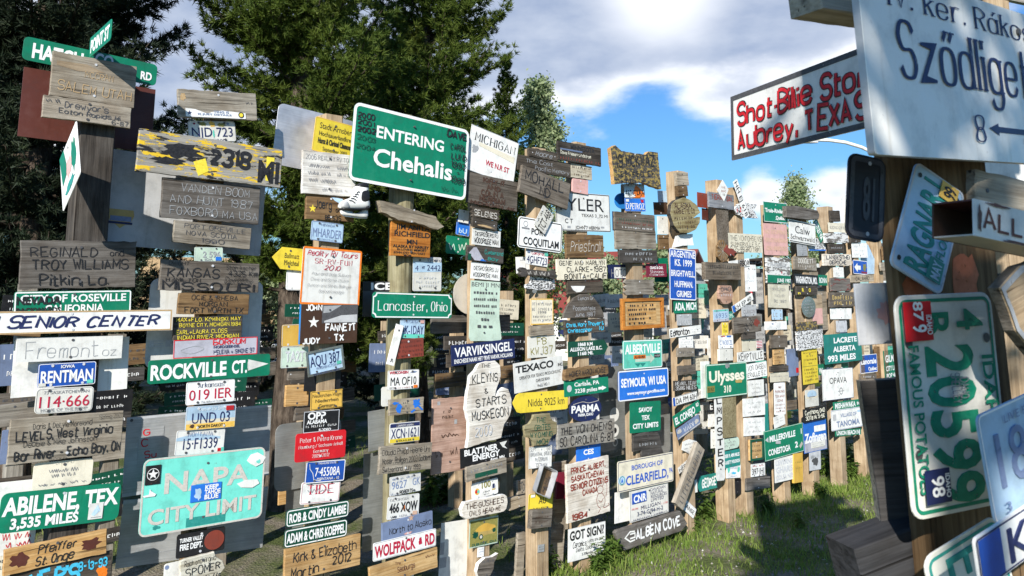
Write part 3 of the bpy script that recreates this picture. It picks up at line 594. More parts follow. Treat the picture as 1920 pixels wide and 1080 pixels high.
sign(WS, 'cream wavy edged board lettered Council Bluffs at the bottom edge', (338, 1051, 422, 1030, 72), 'w_cream', 'Ralph and Virginia@.14,.14,.7,.44,black,s.7;SPOMER@.38,.2,.78,.5;Council Bluffs@.66,.18,.82,.5;1987@.9,.16,.3,.72', c='black', f='s.8', shape='poly', pts=[(0, .03), (.1, 0), (.75, 0), (.8, .15), (.95, .3), (1, .5), (.88, .65), (.95, .85), (.85, 1), (0, 1)], rough=.002, L=1)
sign(MP, 'small white panel behind the wavy edged cream board', (308, 1058, 345, 1050, 60), 'white', '', off=-.01, scr=False, r=.1, A=(('disc', 'slate', .14, .12, .07),))
sign(MP, 'wide grey aluminium panel with folded edges behind the turquoise sign', (238, 783, 509, 758, 150), 'alum', '', off=-.2, scr=False, A=(('rect', 'ltgrey', .5, .02, 1, .03), ('rect', 'grey', .5, .075, 1, .012), ('rect', 'ltgrey', .5, .975, 1, .04), ('disc', 'dkgrey', .03, .04, .02)), ex=(('red_marks', .16, .4, .16, .5, 'alum', 'G@.12,.16,.3,.3;C@.4,.16,.3,.25;Su@.7,.16,.5,.5', dict(c='red', f='s', T=.0003)),))
sign(MP, 'lower grey aluminium panel with a bolt under the turquoise sign', (232, 938, 503, 912, 128), 'alum', '', off=-.21, scr=False, A=(('rect', 'ltgrey', .5, .03, 1, .05), ('rect', 'grey', .5, .84, 1, .015)), ex=(('bolt', .34, .43, .04, .09, 'chrome', '', dict(shape='ell', T=.012)),))
sign(MP, 'white rounded back panel behind the FORT WORTH plank', (283, 521, 494, 527, 172), 'white', 'F E@.08,.08,.2,.15;EE@.72,.07,.25,.15', c='ltgrey', off=-.1, scr=False, r=.1)

# ---------------------------------------------------------------- third stack
sign(MP, 'pale blank metal sheet with rounded corners left of the yellow sign', (523, 192, 668, 229, 116), 'silver', '', off=-.16, scr=False, r=.1)
sign(MS, 'yellow German sign reading Stadt Arnsberg', (592.5, 217.5, 668, 238, 65), 'lemon', 'Stadt Arnsberg@.22,.18,.84,.54;Hochsauerlandkreis@.45,.14,.84,.54;Horst & Christel Cimmouch@.66,.16,.86,.54,,B;September 2002@.88,.12,.6,.54', c='black', f='n', r=.05, bd='ochre', bw=.02, bi=0)
sign(WS, 'white painted board with faint pencilled names below the yellow sign', (568, 281, 667, 292, 81), 'w_white', '2006 REALITY RV TOUR@.14,.11,.9;~10@.34,.1,.4,.3;~10@.34,.1,.34,.8;~11@.5,.1,.42,.3;~10@.5,.1,.34,.8;~13@.67,.1,.5,.36;~13@.87,.1,.5,.6', c='pencil', f='s.6', L=.7)
sign(WS, 'dark brown board with a small yellow sun and black brush letters', (575, 362, 665, 371, 48), 'w_brown', 'Joerg@.36,.34,.34,.35;and@.55,.18,.16,.68;BB 535@.88,.16,.34,.55', c='black', f='s1.1', A=(('star', 'lemon', .13, .58, .17), ('poly', 'paleblue', [(.5, .05), (.75, .1), (.7, .3), (.58, .2)])))
sign(K, 'silver blue Nevada plate MHARDER below the brown sun board', (585, 413, 645, 421, 37), 'paleblue', 'MHARDER@.56,.46,.9;NEVADA@.15,.14,.44;#10@.88,.08,.5', c='slate', f='n', r=.1, bd='slate', bw=.03, bi=.01, L=.6)
sign(MS, 'small yellow arrow pointing left reading Melchtal', (512, 461, 577, 468, 42), 'lemon', 'Ballmatt@.36,.24,.42,.56;Melchtal@.68,.24,.42,.56', c='black', f='n', shape='arrowL', off=-.02)
sign(K, 'blank white plate behind the red framed white sign', (538, 504, 585, 506, 40), 'white', '', off=-.04, r=.12, bd='ltgrey', bw=.03, bi=.02)
sign(MS, 'white sign with an orange red rim and crimson lettering SR-RV-FUN 2010', (569, 461, 679, 471, 109), 'white', 'Reality RV Tours@.1,.09,.86,.5,crimson,c1.4;SR-RV-FUN@.24,.085,.64,.52,crimson,r;2010@.35,.075,.28,.5,crimson,c1.2;Paul and Dale Sullivan@.46,.05,.66,.49;Chris and Sonja Crutch@.56,.05,.64,.47;Duncan and Shirley Bellinger@.66,.05,.74,.47;Barbara Hodge@.76,.05,.42,.5', c='pencil', f='c.8', r=.04, bd='orange', bw=.035, bi=0, L=.8)
sign(WS, 'dark brown board with a white star, a landscape print and FANNETT TX', (565, 571, 671, 571, 75), 'brown', 'JOHN@.08,.13,.28,.22;JUDY@.92,.13,.3,.19;FANNETT@.6,.16,.54,.69;TX@.86,.15,.18,.67', c='white', f='s1.6', T=.025, edge='bluepaint', A=(('star', 'white', .22, .45, .16), ('rect', 'dkgrey', .68, .24, .64, .48), ('poly', 'ltgrey', [(.4, .42), (.7, .28), (.99, .26), (.99, .46), (.4, .46)]), ('poly', 'grey', [(.38, .04), (.7, .02), (.5, .2), (.38, .22)])), L=.3)
sign(K, 'blank tan plate left of the dark FANNETT board', (529, 609, 580, 607, 42), 'ochre', '', off=-.03, r=.1)
sign(K, 'pale grey back of an embossed plate with raised reversed letters', (528, 651, 579, 649, 40), 'palegrn', 'TA2T@.45,.5,.7', c='ltgrey', off=-.03, r=.06)
sign(K, 'tilted Washington plate AQU 387 in a chrome holder', (574, 663, 640, 649, 43), 'paleblue', 'AQU 387@.42,.5,.84;WASHINGTON@.76,.13,.6,.52,slate', c='navy', f='n', L=1.2, r=.05, ex=(('plate_frame', .5, .5, 1.05, 1.12, 'chrome', 'ENCUENTRO OLYMPIA@.95,.08,.7', dict(frame=.1, T=.004, c='navy')), ('sticker', .88, .7, .12, .14, 'mint', '', {})))
sign(MP, 'plain black sheet below the tilted chrome framed plate', (572, 690, 640, 688, 44), 'black', '', off=-.01)
sign(WS, 'short blank piece of tan wood left of the ochre German sign', (537, 723, 580, 721, 40), 'w_new', '', off=-.04)
sign(WS, 'short grey wood offcut below the blank tan wood', (554, 763, 582, 761, 26), 'w_mid', '', off=-.06)
sign(WS, 'short grey board under the pale embossed plate', (541, 691, 580, 690, 22), 'w_mid', '', off=-.06)
sign(K, 'ochre German sign reading Niederrhein Germany', (583, 735, 642.5, 729, 35), 'ochre', 'Neukirchen-Vluyn@.24,.2,.9;Niederrhein@.52,.2,.72;Germany@.8,.2,.52', c='black', f='n', bd='black', bw=.02, bi=.03, cat='metal sign')
sign(MS, 'black sign OPP ALABAMA RODEO with a white rim', (570, 772, 637, 767, 41), 'black', 'OPP@.22,.32,.5,.36;ALABAMA@.5,.18,.56,.37;#17@.7,.11,.86,.5;RODEO@.9,.12,.34,.6', c='white', f='B', bd='ltgrey', bw=.03, bi=.01, L=.4)
sign(MS, 'bright red sign reading Naumburg Germany 2009/2012', (555, 814, 649.5, 805, 54), 'red', 'Peter & Petra Krone@.25,.15,.84;Naumburg / Sachsen-Anhalt@.48,.11,.88;Germany@.67,.11,.3;2009/2012@.84,.11,.34', c='white', f='r', r=.1, L=.8)
sign(K, 'blue Montana plate 7 45508A with a white state outline', (575, 866, 648, 861, 41), 'blue', '7·45508A@.5,.42,.64,.56;MONTANA - 10@.83,.13,.56,.58;TREASURE STATE@.11,.09,.46,.52', c='white', f='n', r=.08, bd='white', bw=.04, bi=0, L=.5, A=(('line', 'white', .03, [(.08, .12), (.1, .35), (.18, .55), (.22, .85), (.38, .92), (.4, .8)]),))
sign(K, 'white plate with crimson letters TIDE', (566, 905, 639, 899, 42), 'white', 'TIDE@.36,.4,.68,.5,crimson,r;~8@.4,.2,.6,.45,grey', c='crimson', f='r', r=.1, bd='crimson', bw=.015, bi=.04)
sign('street_sign', 'dark green name blade with white rim, upper of the two above the new plank', (537, 957, 655, 937, 33), 'dkgreen', 'ROB & CINDY LAMBIE@.5,.5,.9', c='white', f='B', r=.22, bd='white', bw=.06, bi=.05, L=.5, cat='street sign')
sign('street_sign', 'dark green name blade with white rim, lower of the two above the new plank', (533.5, 994, 652, 972, 35), 'dkgreen', 'ADAM & CHRIS KOEPPEL@.5,.5,.92', c='white', f='B', r=.22, bd='white', bw=.06, bi=.05, L=.8, cat='street sign')
sign(WS, 'new yellow wood board with burnt letters and 2012', (535, 1031, 677, 1001, 62), 'w_new', 'Kirk & Elizabeth@.32,.28,.84,.52;Martin@.78,.28,.36,.26;2012@.66,.26,.26,.74', c='black', f='s1', L=.4)
sign(MP, 'grey metal sheet with rounded corners behind the red German sign', (517, 797, 640, 781, 128), 'galv', '', off=-.15, scr=False, r=.12)
sign(MP, 'grey metal sheet behind the blade pair at the foot of the third stack', (537, 920, 620, 905, 90), 'galv', '', off=-.17, scr=False)

# ---------------------------------------------------------------- fourth stack
sign(MS, 'large green sign ENTERING Chehalis with black marker writing', (665, 190, 880, 245, 148), 'green', 'ENTERING@.31,.155,.58,.48;Chehalis@.64,.23,.68,.52;2000@.15,.06,.14,.1,black,s1.6;2001@.24,.055,.14,.1,black,s1.2;2002@.33,.06,.15,.11,black,s1.6;2003@.44,.055,.15,.11,dkgreen,s1;2004@.55,.055,.15,.11,dkgreen,s1;DAVE@.11,.085,.19,.88,black,s1.5;CAROL@.28,.075,.15,.9,black,s1.1;LUND@.41,.075,.15,.91,black,s1.1;1992@.53,.08,.14,.91,black,s1.1;+@.63,.04,.03,.91,black,s1;1999@.74,.075,.14,.91,black,s1;~5@.88,.07,.16,.84,dkgreen', c='white', f='b', r=.09, bd='white', bw=.04, bi=0, L=2.2)
sign(WS, 'weathered driftwood slab under the ENTERING sign', (712, 374, 836, 404, 32), 'w_grey', '', shape='poly', pts=[(.0, .1), (.2, .0), (.5, .15), (.85, .2), (.93, .6), (1, .75), (.9, 1), (.6, .9), (.3, .95), (.05, .7)], rough=.006, T=.06, L=1.2)
sign(WS, 'orange stained board reading RICHFIELD MN', (734, 413, 808, 420, 66), 'w_orange', 'JIM·ANITA@.15,.15,.86,.54;RICHFIELD@.35,.15,.9,.53;MN@.57,.14,.26,.52;ALASKA BY HARLEY@.71,.08,.9;IN LOVING MEMORY@.8,.06,.74,.52;JOHN JOEY KEN GARY@.89,.06,.8,.46;MOM.@.97,.06,.2,.42', c='black', f='b', T=.02, L=.7)
sign(K, 'tall pale Wyoming plate 4 2442 with faint writing below', (774.5, 481, 828, 483, 65), 'offwhite', '4@.33,.16,.12,.13,navy,n;2442@.31,.17,.48,.72,navy,n;Wyoming@.08,.08,.5,.74,navy,r;HT@.31,.08,.1,.35,navy;#9@.6,.07,.6,.5,ltgrey;#10@.72,.07,.8,.5,ltgrey;#8@.83,.07,.6,.5,ltgrey', c='navy', r=.05, off=.004, A=(('poly', 'paleblue', [(0, .15), (1, .15), (1, .42), (0, .46)]),))
sign(MS, 'green sign Lancaster, Ohio with notched white rim', (699, 547, 848, 552, 49), 'green', 'Lancaster, Ohio@.52,.36,.88', c='white', f='r1', r=.14, bd='white', bw=.045, bi=.02, notch=.028, L=1.2)
sign(MS, 'dark sign with reversed white letters behind the Lancaster sign', (681, 528, 738, 528, 66), 'dkgrey', 'ICE@.13,.2,.7,.6,white,B;K@.62,.3,.2,.7,black,B', off=-.1, A=(('rect', 'black', .5, .14, .98, .26),))
sign(K, 'white and blue Virginia plate K-1DAY under the Lancaster sign', (751, 597, 797, 599, 37), 'paleblue', 'AK-1DAY@.56,.46,.9;VIRGINIA@.14,.14,.6,.42,slate,r', c='navy', f='n', r=.1, L=.4, A=(('rect', 'mint', .5, .88, .98, .2),), ex=(('sticker', .88, .13, .15, .16, 'pink', '', {}),))
sign(WS, 'rust brown board with rows of worn carved lines', (737, 638, 794, 633, 36), 'brownred', '#16@.14,.12,.8;#14@.38,.13,.84;#15@.62,.13,.9;#14@.86,.12,.86', c='rust', T=.015, L=.5)
sign(WS, 'narrow white strip hanging slanted left of the rust brown board', (744, 607, 757, 611, 733, 685), 'white', '~2@.9,.05,.5', T=.01, off=.05)
sign(K, 'white Wisconsin plate MA OF10', (727.5, 695, 786, 692, 37), 'white', 'MA OF10@.56,.44,.82;WISCONSIN@.12,.14,.6,.34,crimson,B;OCT@.9,.1,.14,.12;#18@.9,.07,.5,.45,maroon', c='black', f='n', r=.08, bd='grey', bw=.02, bi=0, L=.6, A=(('poly', 'slate', [(.7, .16), (.8, .06), (.94, .12), (.85, .18)]),), ex=(('sticker', .88, .88, .13, .15, 'orange', '', {}),))
sign(MP, 'blank white plate edge left of the post under the Wisconsin plate', (715.5, 726, 737, 724, 37), 'white', '', off=-.06, r=.12)
sign(WS, 'grey board with two blue painted state maps', (731, 750, 795, 744.5, 30), 'w_grey', '#4@.25,.12,.14,.45,dkgrey;+@.45,.1,.04,.46,dkgrey;#5@.6,.12,.2,.45,dkgrey', c='black', L=.5, A=(('blob', 'skyblue', .26, .62, .1, .34), ('blob', 'skyblue', .16, .24, .1, .1), ('blob', 'skyblue', .78, .34, .13, .3), ('poly', 'skyblue', [(.6, .85), (.72, .7), (.76, .78), (.64, .95)]), ('poly', 'skyblue', [(.86, .5), (.98, .8), (.94, .85), (.84, .62)])))
sign(K, 'Pennsylvania plate XCN 1621 with blue top and yellow foot', (731, 794.5, 788, 789, 38), 'white', 'XCN·1621@.52,.5,.9;PENNSYLVANIA@.14,.11,.56,.5,white;TRAILER@.9,.1,.44,.5,black', c='navy', f='n', r=.1, L=.5, A=(('rect', 'navy', .5, .13, .97, .18), ('rect', 'lemon', .5, .88, .97, .19)))
sign(WS, 'grey plank with burnt writing ending Switzerland, July 1993', (713, 838, 810.5, 829.5, 52), 'w_grey', 'Claudia Philipp Helene Urs@.22,.2,.92;Moser, Bolligen 2003 Galdern@.54,.2,.94,.52;Switzerland, July 1993@.85,.17,.72,.42', c='black', f='s.7', L=.6)
sign(K, 'white plate 9627 GK with marker writing along its foot', (731, 895.5, 789, 885, 36), 'white', '9627@.45,.42,.48,.3;GK@.42,.42,.24,.85;~10@.13,.14,.7,.4,slate;ROBERTS@.87,.16,.44,.52,black,s1.2;~4@.9,.14,.2,.12', c='slate', f='n', r=.05)
sign(K, 'white Georgia plate 466 XQW', (727.5, 932.5, 787, 924.5, 43), 'white', '466 XQW@.5,.42,.88;GEORGIA@.15,.11,.6,.36,pencil,r;~4@.9,.1,.2,.2;#5@.88,.1,.24,.5,pencil', c='black', f='b', r=.08, A=(('blob', 'orange', .52, .55, .04, .12),), ex=(('sticker', .86, .84, .14, .16, 'peach', '', {}),))
sign(WS, 'slate grey painted plank with yellow sun reading North to Alaska', (717, 982, 811, 958, 36), 'slate', 'North to Alaska@.52,.32,.84,.55', c='black', f='s.9', T=.02, L=.4, A=(('star', 'peach', .56, .08, .2), ('blob', 'pink', .5, .85, .1, .06)))
sign('street_sign', 'white street sign with crimson letters WOLFPACK RD', (700, 1019, 818, 990.5, 35), 'white', 'WOLFPACK@.5,.62,.64,.34;RD@.5,.62,.16,.89', c='crimson', f='B', r=.1, bd='pencil', bw=.02, bi=.03, L=1, A=(('blob', 'crimson', .735, .52, .03, .26),))
sign(WS, 'new yellow plank with fine burnt writing under the WOLFPACK RD sign', (693, 1065, 820, 1026, 40), 'w_new', 'The@.2,.14,.08,.4,rust,s.8;Seaburgs@.5,.26,.26,.52,rust,s.8;~5@.3,.12,.14,.88,rust;~6@.7,.12,.16,.14,rust', c='rust', L=.6)
sign(MP, 'plain grey sheet left of the blue maps board', (690, 772, 738, 764, 76), 'galv', '', off=-.15, scr=False)
sign(MP, 'tall grey sheet behind the two white plates at the foot of the log post', (682, 852, 738, 843, 185), 'galv', '', off=-.2, scr=False)
sign(MS, 'small pale sign lying at the very bottom under the yellow plank', (757, 1076, 776, 1070, 40), 'bluegreen', '', bd='white', bw=.15, bi=.02)

# ---------------------------------------------------------------- fifth stack
sign(MS, 'white sign with black roman letters MICHIGAN', (885, 232.5, 973, 269, 88), 'white', 'MICHIGAN@.22,.17,.86,.52;WE N.R ST@.7,.12,.5,.62,crimson,b', c='black', f='r', L=.9, bd='grey', bw=.01, bi=0, A=(('poly', 'cream', [(.2, .32), (.95, .36), (.95, .5), (.5, .44), (.2, .4)]), ('blob', 'grey', .13, .5, .07, .1)), scr=True)
sign(WS, 'grey board with raised block letters below the MICHIGAN sign', (879, 322, 972, 342, 58), 'w_mid', 'KIRK IT@.16,.15,.44,.5;AND@.37,.15,.28,.5;COLIN A@.57,.16,.46,.48;MERRIAM@.78,.16,.52,.48;MICHIGAN AK@.95,.1,.9,.5', c='brown', f='s1.8', emb=.008, L=.4)
sign(WS, 'small dark toothed board carved in capitals under the raised letter board', (884, 385, 938, 395, 20), 'w_dark', 'SELENES@.6,.5,.8', c='beige', f='s', shape='poly', pts=[(.02, 0), (1, 0), (.96, .2), (1, .4), (.96, .6), (1, .8), (.96, 1), (.02, 1), (.06, .8), (0, .6), (.06, .4), (0, .2)], rough=.001)
sign(WS, 'small dark plank with a pale smear above the first white two-line plate', (887, 406, 933, 416, 18), 'w_dark', '', A=(('blob', 'tan', .5, .75, .42, .12),))
sign(MS, 'white painted plate with uneven black handlettering, upper of two alike', (886, 427, 939, 434.5, 31), 'white', 'DESROSIERS RJ@.32,.22,.82;WOODRIDGE MAN@.72,.28,.84', c='black', f='s1.1')
sign(WS, 'dark painted board with a lavender mountain and green letters', (877, 459, 945, 467, 29), 'w_dark', 'Cumberland@.34,.24,.52,.72;Bay@.74,.2,.3,.7', c='bluegreen', f='s1.2', A=(('poly', 'lav', [(.04, .5), (.16, .12), (.24, .1), (.36, .55), (.48, .95), (.2, .95)]), ('rect', 'dkgreen', .06, .75, .08, .4), ('poly', 'skyblue', [(.34, .95), (.4, .8), (.52, .95)])))
sign(MS, 'white painted plate with neat black handlettering, lower of two alike', (884, 491, 938.5, 497, 31), 'white', 'DESROSIERS JJ@.34,.22,.84;WOODRIDGE MAN.@.74,.22,.88', c='black', f='s.9')
sign(MS, 'tall pale green grey sheet with punched rows, BEMIDJI MN', (883, 525.5, 938, 529, 114), 'palegrn', 'BEMI JI MN@.06,.075,.94;##12@.195,.045,.8;##12@.305,.045,.78;##12@.415,.045,.76;##10@.525,.045,.62;##5@.64,.045,.26;##4@.755,.045,.5', c='dkgrey', f='n', shape='poly', pts=[(0, 0), (1, 0), (1, .6), (1.1, .95), (1.06, 1), (.06, 1), (0, .94)], L=.3)
sign(MS, 'navy enamel sign VARVIKSINGEL', (845.5, 648, 964.5, 634.5, 39), 'navy', 'VARVIKSINGEL@.36,.46,.9;ENSCHEDE NAAR HET ERVE VARVIK HOLLAND@.8,.2,.92', c='white', f='b', L=1)
sign(WS, 'big white board cut like a mitten reading MUSKEGON', (873, 681, 961, 673, 160), 'w_white', 'THE@.05,.045,.2,.42;KLEYNS@.2,.1,.54,.4,,,-0;&@.36,.06,.08,.42;STARTS@.49,.09,.66,.52;MUSKEGON@.64,.1,.78,.5;2000@.83,.1,.36,.35,ltgrey', c='black', f='s.8', shape='poly', pts=[(.28, .02), (.44, .0), (.62, .0), (.72, .06), (.74, .18), (.7, .26), (.62, .38), (.61, .46), (.7, .38), (.8, .34), (.9, .37), (.97, .5), (.97, .6), (.92, .7), (.8, .8), (.73, .95), (.4, .97), (.02, 1), (.06, .88), (.06, .7), (.0, .55), (.02, .4), (.07, .28), (.09, .16), (.2, .1)], T=.035, edge='white', L=.6, rough=.003)
sign(MS, 'black sign with slanted white letters ENERGY and a white burst', (862.5, 842, 954, 822.5, 38), 'black', 'BLATTNER@.26,.3,.68,.42;ENERGY@.6,.3,.56,.52;Avon, MN@.86,.16,.3,.74', c='white', f='B', L=.7, A=(('poly', 'white', [(.8, .1), (.96, .08), (.9, .3), (.96, .5), (.86, .36)]),))
sign(WS, 'grey plank with a green painted patch below the ENERGY sign', (874.5, 876, 949.5, 858, 29), 'w_grey', '#12@.34,.2,.8;#8@.72,.18,.5,.48,dkgreen', c='pencil', L=1, A=(('rect', 'dkgreen', .48, .72, .56, .3),))
sign(K, 'white anniversary plate with olive number 100 and two round crests', (884, 907.5, 933.5, 895, 31), 'white', '100@.24,.4,.34,.54,olive,b;#7@.68,.1,.26,.54,dkgrey;#5@.82,.07,.2,.54,dkgrey', c='olive', r=.12, emb=0, A=(('disc', 'ochre', .2, .56, .2), ('disc', 'red', .17, .55, .11), ('disc', 'mint', .24, .57, .1), ('disc', 'ltgrey', .82, .5, .18), ('rect', 'navy', .82, .45, .08, .28), ('rect', 'brass', .82, .66, .14, .08)))
sign(WS, 'thick white rounded plaque with worn routed letters', (865.5, 943, 952.5, 926, 33), 'w_white', 'THE·GUSHEES@.3,.3,.82;OWLS HEAD ME@.72,.26,.68', c='brown', f='s1', shape='poly', pts=[(.06, 0), (.93, 0), (.98, .15), (1, .5), (.97, .85), (.92, 1), (.1, 1), (.03, .8), (0, .4)], T=.04, edge='white', L=1.2)
sign(MS, 'green and yellow picture board of an old car reading DUBUQUE, IOWA', (881, 976, 934.5, 966, 53), 'palegrn', 'DUBUQUE, IOWA@.9,.08,.86,.52', c='dkgreen', f='s1.4', A=(('rect', 'olive', .5, .5, .96, .9), ('blob', 'ochre', .55, .4, .36, .24), ('blob', 'olive', .15, .2, .14, .12), ('blob', 'dkgreen', .2, .55, .12, .14), ('rect', 'brass', .6, .55, .6, .14), ('disc', 'dkgreen', .4, .66, .1), ('disc', 'beige', .4, .66, .06), ('disc', 'dkgreen', .85, .5, .08)))
sign(MS, 'tiny white sticker plate low on the post under the car picture', (896, 1027, 908, 1025, 18), 'white', '#4@.2,.14,.7;#4@.45,.14,.7;#3@.7,.14,.4', c='slate', scr=False)
sign(WS, 'grey weathered slab cut round with a small tail near the ground', (897, 1046, 934, 1042, 40), 'w_mid', '#6@.2,.14,.6', c='dkgrey', shape='poly', pts=[(.35, .05), (.7, .05), (1, -.12), (.92, .12), (.84, .3), (.84, .6), (.7, .9), (.4, 1.05), (.12, .95), (0, .65), (.05, .3)], T=.04, edge='white')
sign(K, 'small blue plate edge left of the small dark plank', (857, 409, 882, 414, 31), 'skyblue', 'bU@.7,.3,.6', c='paleblue', off=-.1, r=.1)
sign(MS, 'green sign end with white scrawl behind the dark mountain board', (837, 441, 882, 446, 34), 'green', '~6@.5,.6,.8', c='palegrn', off=-.12, r=.12)
sign(MP, 'blank white plate corner above the small blue plate', (861, 392, 880, 396, 24), 'white', '', off=-.08)
sign(MP, 'round tan back of a sign beside the tall punched sheet', (850, 511, 920, 513, 80), 'beige', '', off=-.16, scr=False, shape='ell')
sign(WS, 'plain grey brown plank running behind the punched sheet', (810, 592, 957, 590, 34), 'w_mid', '', off=-.2)
sign(WS, 'large pinkish plywood sheet with faint pencil marks', (811, 749, 878, 743, 142), 'w_pink', '#3@.18,.04,.2,.4,brown;#6@.25,.04,.3,.42,brown;~5@.5,.06,.5,.5,brown;~4@.74,.1,.2,.2,brown;~4@.72,.1,.2,.6,brown', c='brown', off=-.08, A=(('rect', 'grey', .17, .06, .08, .05), ('rect', 'grey', .65, .33, .08, .06)), T=.012)
sign(MP, 'tall bright white sheet at the foot of the MICHIGAN post', (828, 981, 880, 973, 115), 'white', '', off=-.12, scr=False, A=(('rect', 'grey', .07, .42, .14, .2), ('rect', 'grey', .12, .65, .24, .17)))
# ---------------------------------------------------------------- sixth stack
sign(WS, 'dark jagged strip of wood at the top of the sixth stack', (992, 276, 1047, 287, 17), 'w_dark', 'Moore@.5,.5,.6', c='grey', f='c1', rough=.006, L=.5)
sign(WS, 'long dark plank carved Pacific behind the tilted MOHALL plank', (971, 289, 1070, 306, 29), 'w_dark', 'The Cast@.3,.24,.5,.4;Pacific Memory@.7,.24,.66,.64', c='grey', f='s.6', L=.2)
sign(WS, 'tilted dark plank carved MOHALL ND', (980, 309, 1070, 345, 972, 359), 'w_mid', 'MOHALL@.3,.34,.8,.47;ND@.68,.3,.22,.5', c='black', f='s.9', L=1.6, T=.03)
sign(K, 'white plate TCT-468 turned on edge over the COQUITLAM sign', (1001, 420, 1019, 384, 1021, 441), 'offwhite', 'TCT-468@.54,.52,.9;~5@.14,.12,.5', c='black', f='n', L=1.5, r=.06)
sign(MS, 'white sign with black rim reading COQUITLAM', (972.5, 404.5, 1055, 419, 59), 'white', 'PORT@.42,.2,.34,.46;COQUITLAM@.75,.24,.8,.52', c='black', f='b', r=.12, bd='black', bw=.03, bi=.035, L=.7, A=(('ring', 'pencil', .16, .22, .09, .02), ('rect', 'pencil', .16, .36, .17, .05)))
sign(K, 'California plate 4GHF723 under the COQUITLAM sign', (987, 467, 1028, 474, 28), 'white', '4GHF723@.62,.5,.9;California@.17,.18,.6,.54,crimson,c1.4', c='navy', f='n', r=.08, ex=(('sticker', .9, .14, .16, .22, 'mint', '', {}), ('sticker', .1, .12, .12, .2, 'slate', '', {})))
sign(MP, 'small white board edge left of the California plate', (967, 482, 992, 481, 31), 'white', '', off=-.08, A=(('line', 'ltgrey', .06, [(.3, .2), (.7, .2), (.7, .9)]),))
sign(WS, 'dark carved wood cut like a bone with round ends', (975, 500, 1044, 506, 19), 'w_dark', '~9@.5,.4,.6', c='beige', shape='poly', pts=[(.06, .02), (.14, .1), (.18, .2), (.8, .2), (.86, .1), (.94, .02), (1, .3), (.96, .5), (1, .75), (.92, 1), (.84, .9), (.8, .8), (.18, .8), (.14, .92), (.06, 1), (0, .72), (.04, .5), (0, .3)], L=.9, T=.04)
sign(WS, 'grey board cut like a camper with white raised lettering', (986, 517, 1041, 517, 28), 'speckle', '#10@.3,.2,.7,.55,dkgrey;#12@.7,.3,.8,.55,dkgrey', c='dkgrey', shape='poly', pts=[(.2, 0), (.98, 0), (1, .95), (.3, 1), (.3, .9), (0, .85), (0, .6), (.15, .5)], ex=(('wheel', .27, 1.05, .15, .28, 'galv', '', dict(shape='ell')),))
sign(MS, 'cream sheet with a yellow rim and worn print, 1998', (994.5, 560, 1037, 560, 49), 'cream', '#11@.2,.12,.84;#12@.4,.12,.88;1998@.52,.1,.36;#12@.68,.08,.8;#11@.82,.08,.76', c='pencil', f='n', bd='ochre', bw=.04, bi=0)
sign(WS, 'short weathered grey block above the FB KW plate', (994, 612, 1039, 608, 19), 'w_grey', '')
sign(MS, 'off white board lettered FB KW.137', (989, 631, 1041, 628, 41), 'offwhite', 'FB@.25,.3,.36;KW.137@.68,.34,.8', c='olive', f='s.8')
sign(MS, 'white board of an oil well with bold black heading and WELL NO. 1', (962, 682, 1054.5, 666, 57), 'white', 'TEXACO@.22,.24,.76,.42;INC.@.3,.1,.1,.94;OPERATOR FOR TEXACO PRODUCING INC@.52,.11,.84,.52,,n;CARLOE BEAN@.7,.1,.28,.56,,n;WELL NO. 1@.88,.1,.24,.56,,n', c='black', f='B', L=.3)
sign(MS, 'yellow arrow sign Nidda 9025 km', (961, 738, 1065, 731, 38), 'lemon', 'Nidda 9025 km@.52,.4,.66,.6', c='black', f='n', shape='poly', pts=[(.0, .48), (.06, .1), (.12, 0), (.97, 0), (1, .06), (1, .94), (.97, 1), (.14, 1), (.08, .94)], L=1)
sign(WS, 'greenish wooden plaque with cut in corners reading WYOMING MICH.', (984, 777, 1045, 774, 61), 'w_moss', 'THE@.2,.15,.3,.5;GRITES@.43,.15,.5,.55;WYOMING@.65,.15,.7,.52;MICH@.88,.14,.36,.55', c='dkgreen', f='s.9', shape='poly', pts=[(.27, .02), (.77, 0), (.8, .14), (.88, .25), (1, .3), (1, .66), (.88, .72), (.8, .82), (.76, .98), (.3, 1), (.27, .86), (.18, .74), (.04, .7), (.0, .36), (.14, .3), (.24, .16)], L=.5)
sign(MS, 'white plate lettered SEPT 1987 under the cut corner plaque', (992.5, 838, 1035.5, 834, 42), 'white', 'SEPT@.14,.15,.26,.16;1987@.13,.15,.22,.84;BRUNNTHAL GREIECK@.36,.15,.94,.52;PUTZBRUNN@.6,.15,.54,.52;7270 KM@.86,.15,.5,.52', c='pencil', f='s.8', bd='black', bw=.02, bi=0)
sign(K, 'yellow plate AU half covered by the tin pan', (992, 927, 1038, 922, 32), 'lemon', 'AU@.42,.42,.3,.55;#10@.86,.1,.6', c='black', f='n', r=.1, bd='black', bw=.03, bi=.02, ex=(('sticker', .15, .12, .16, .16, 'white', '', {}),))
sign(WS, 'thick grey wood block nailed under the yellow AU plate', (998, 957, 1036, 954, 35), 'w_mid', '#7@.4,.14,.6;#7@.65,.14,.6', c='brown', T=.05)
sign(MS, 'tiny metal plate near the ground under the thick grey block', (1009, 1022, 1021, 1020, 14), 'alum', '#4@.3,.15,.7;#4@.6,.15,.7', c='dkgrey', scr=False)
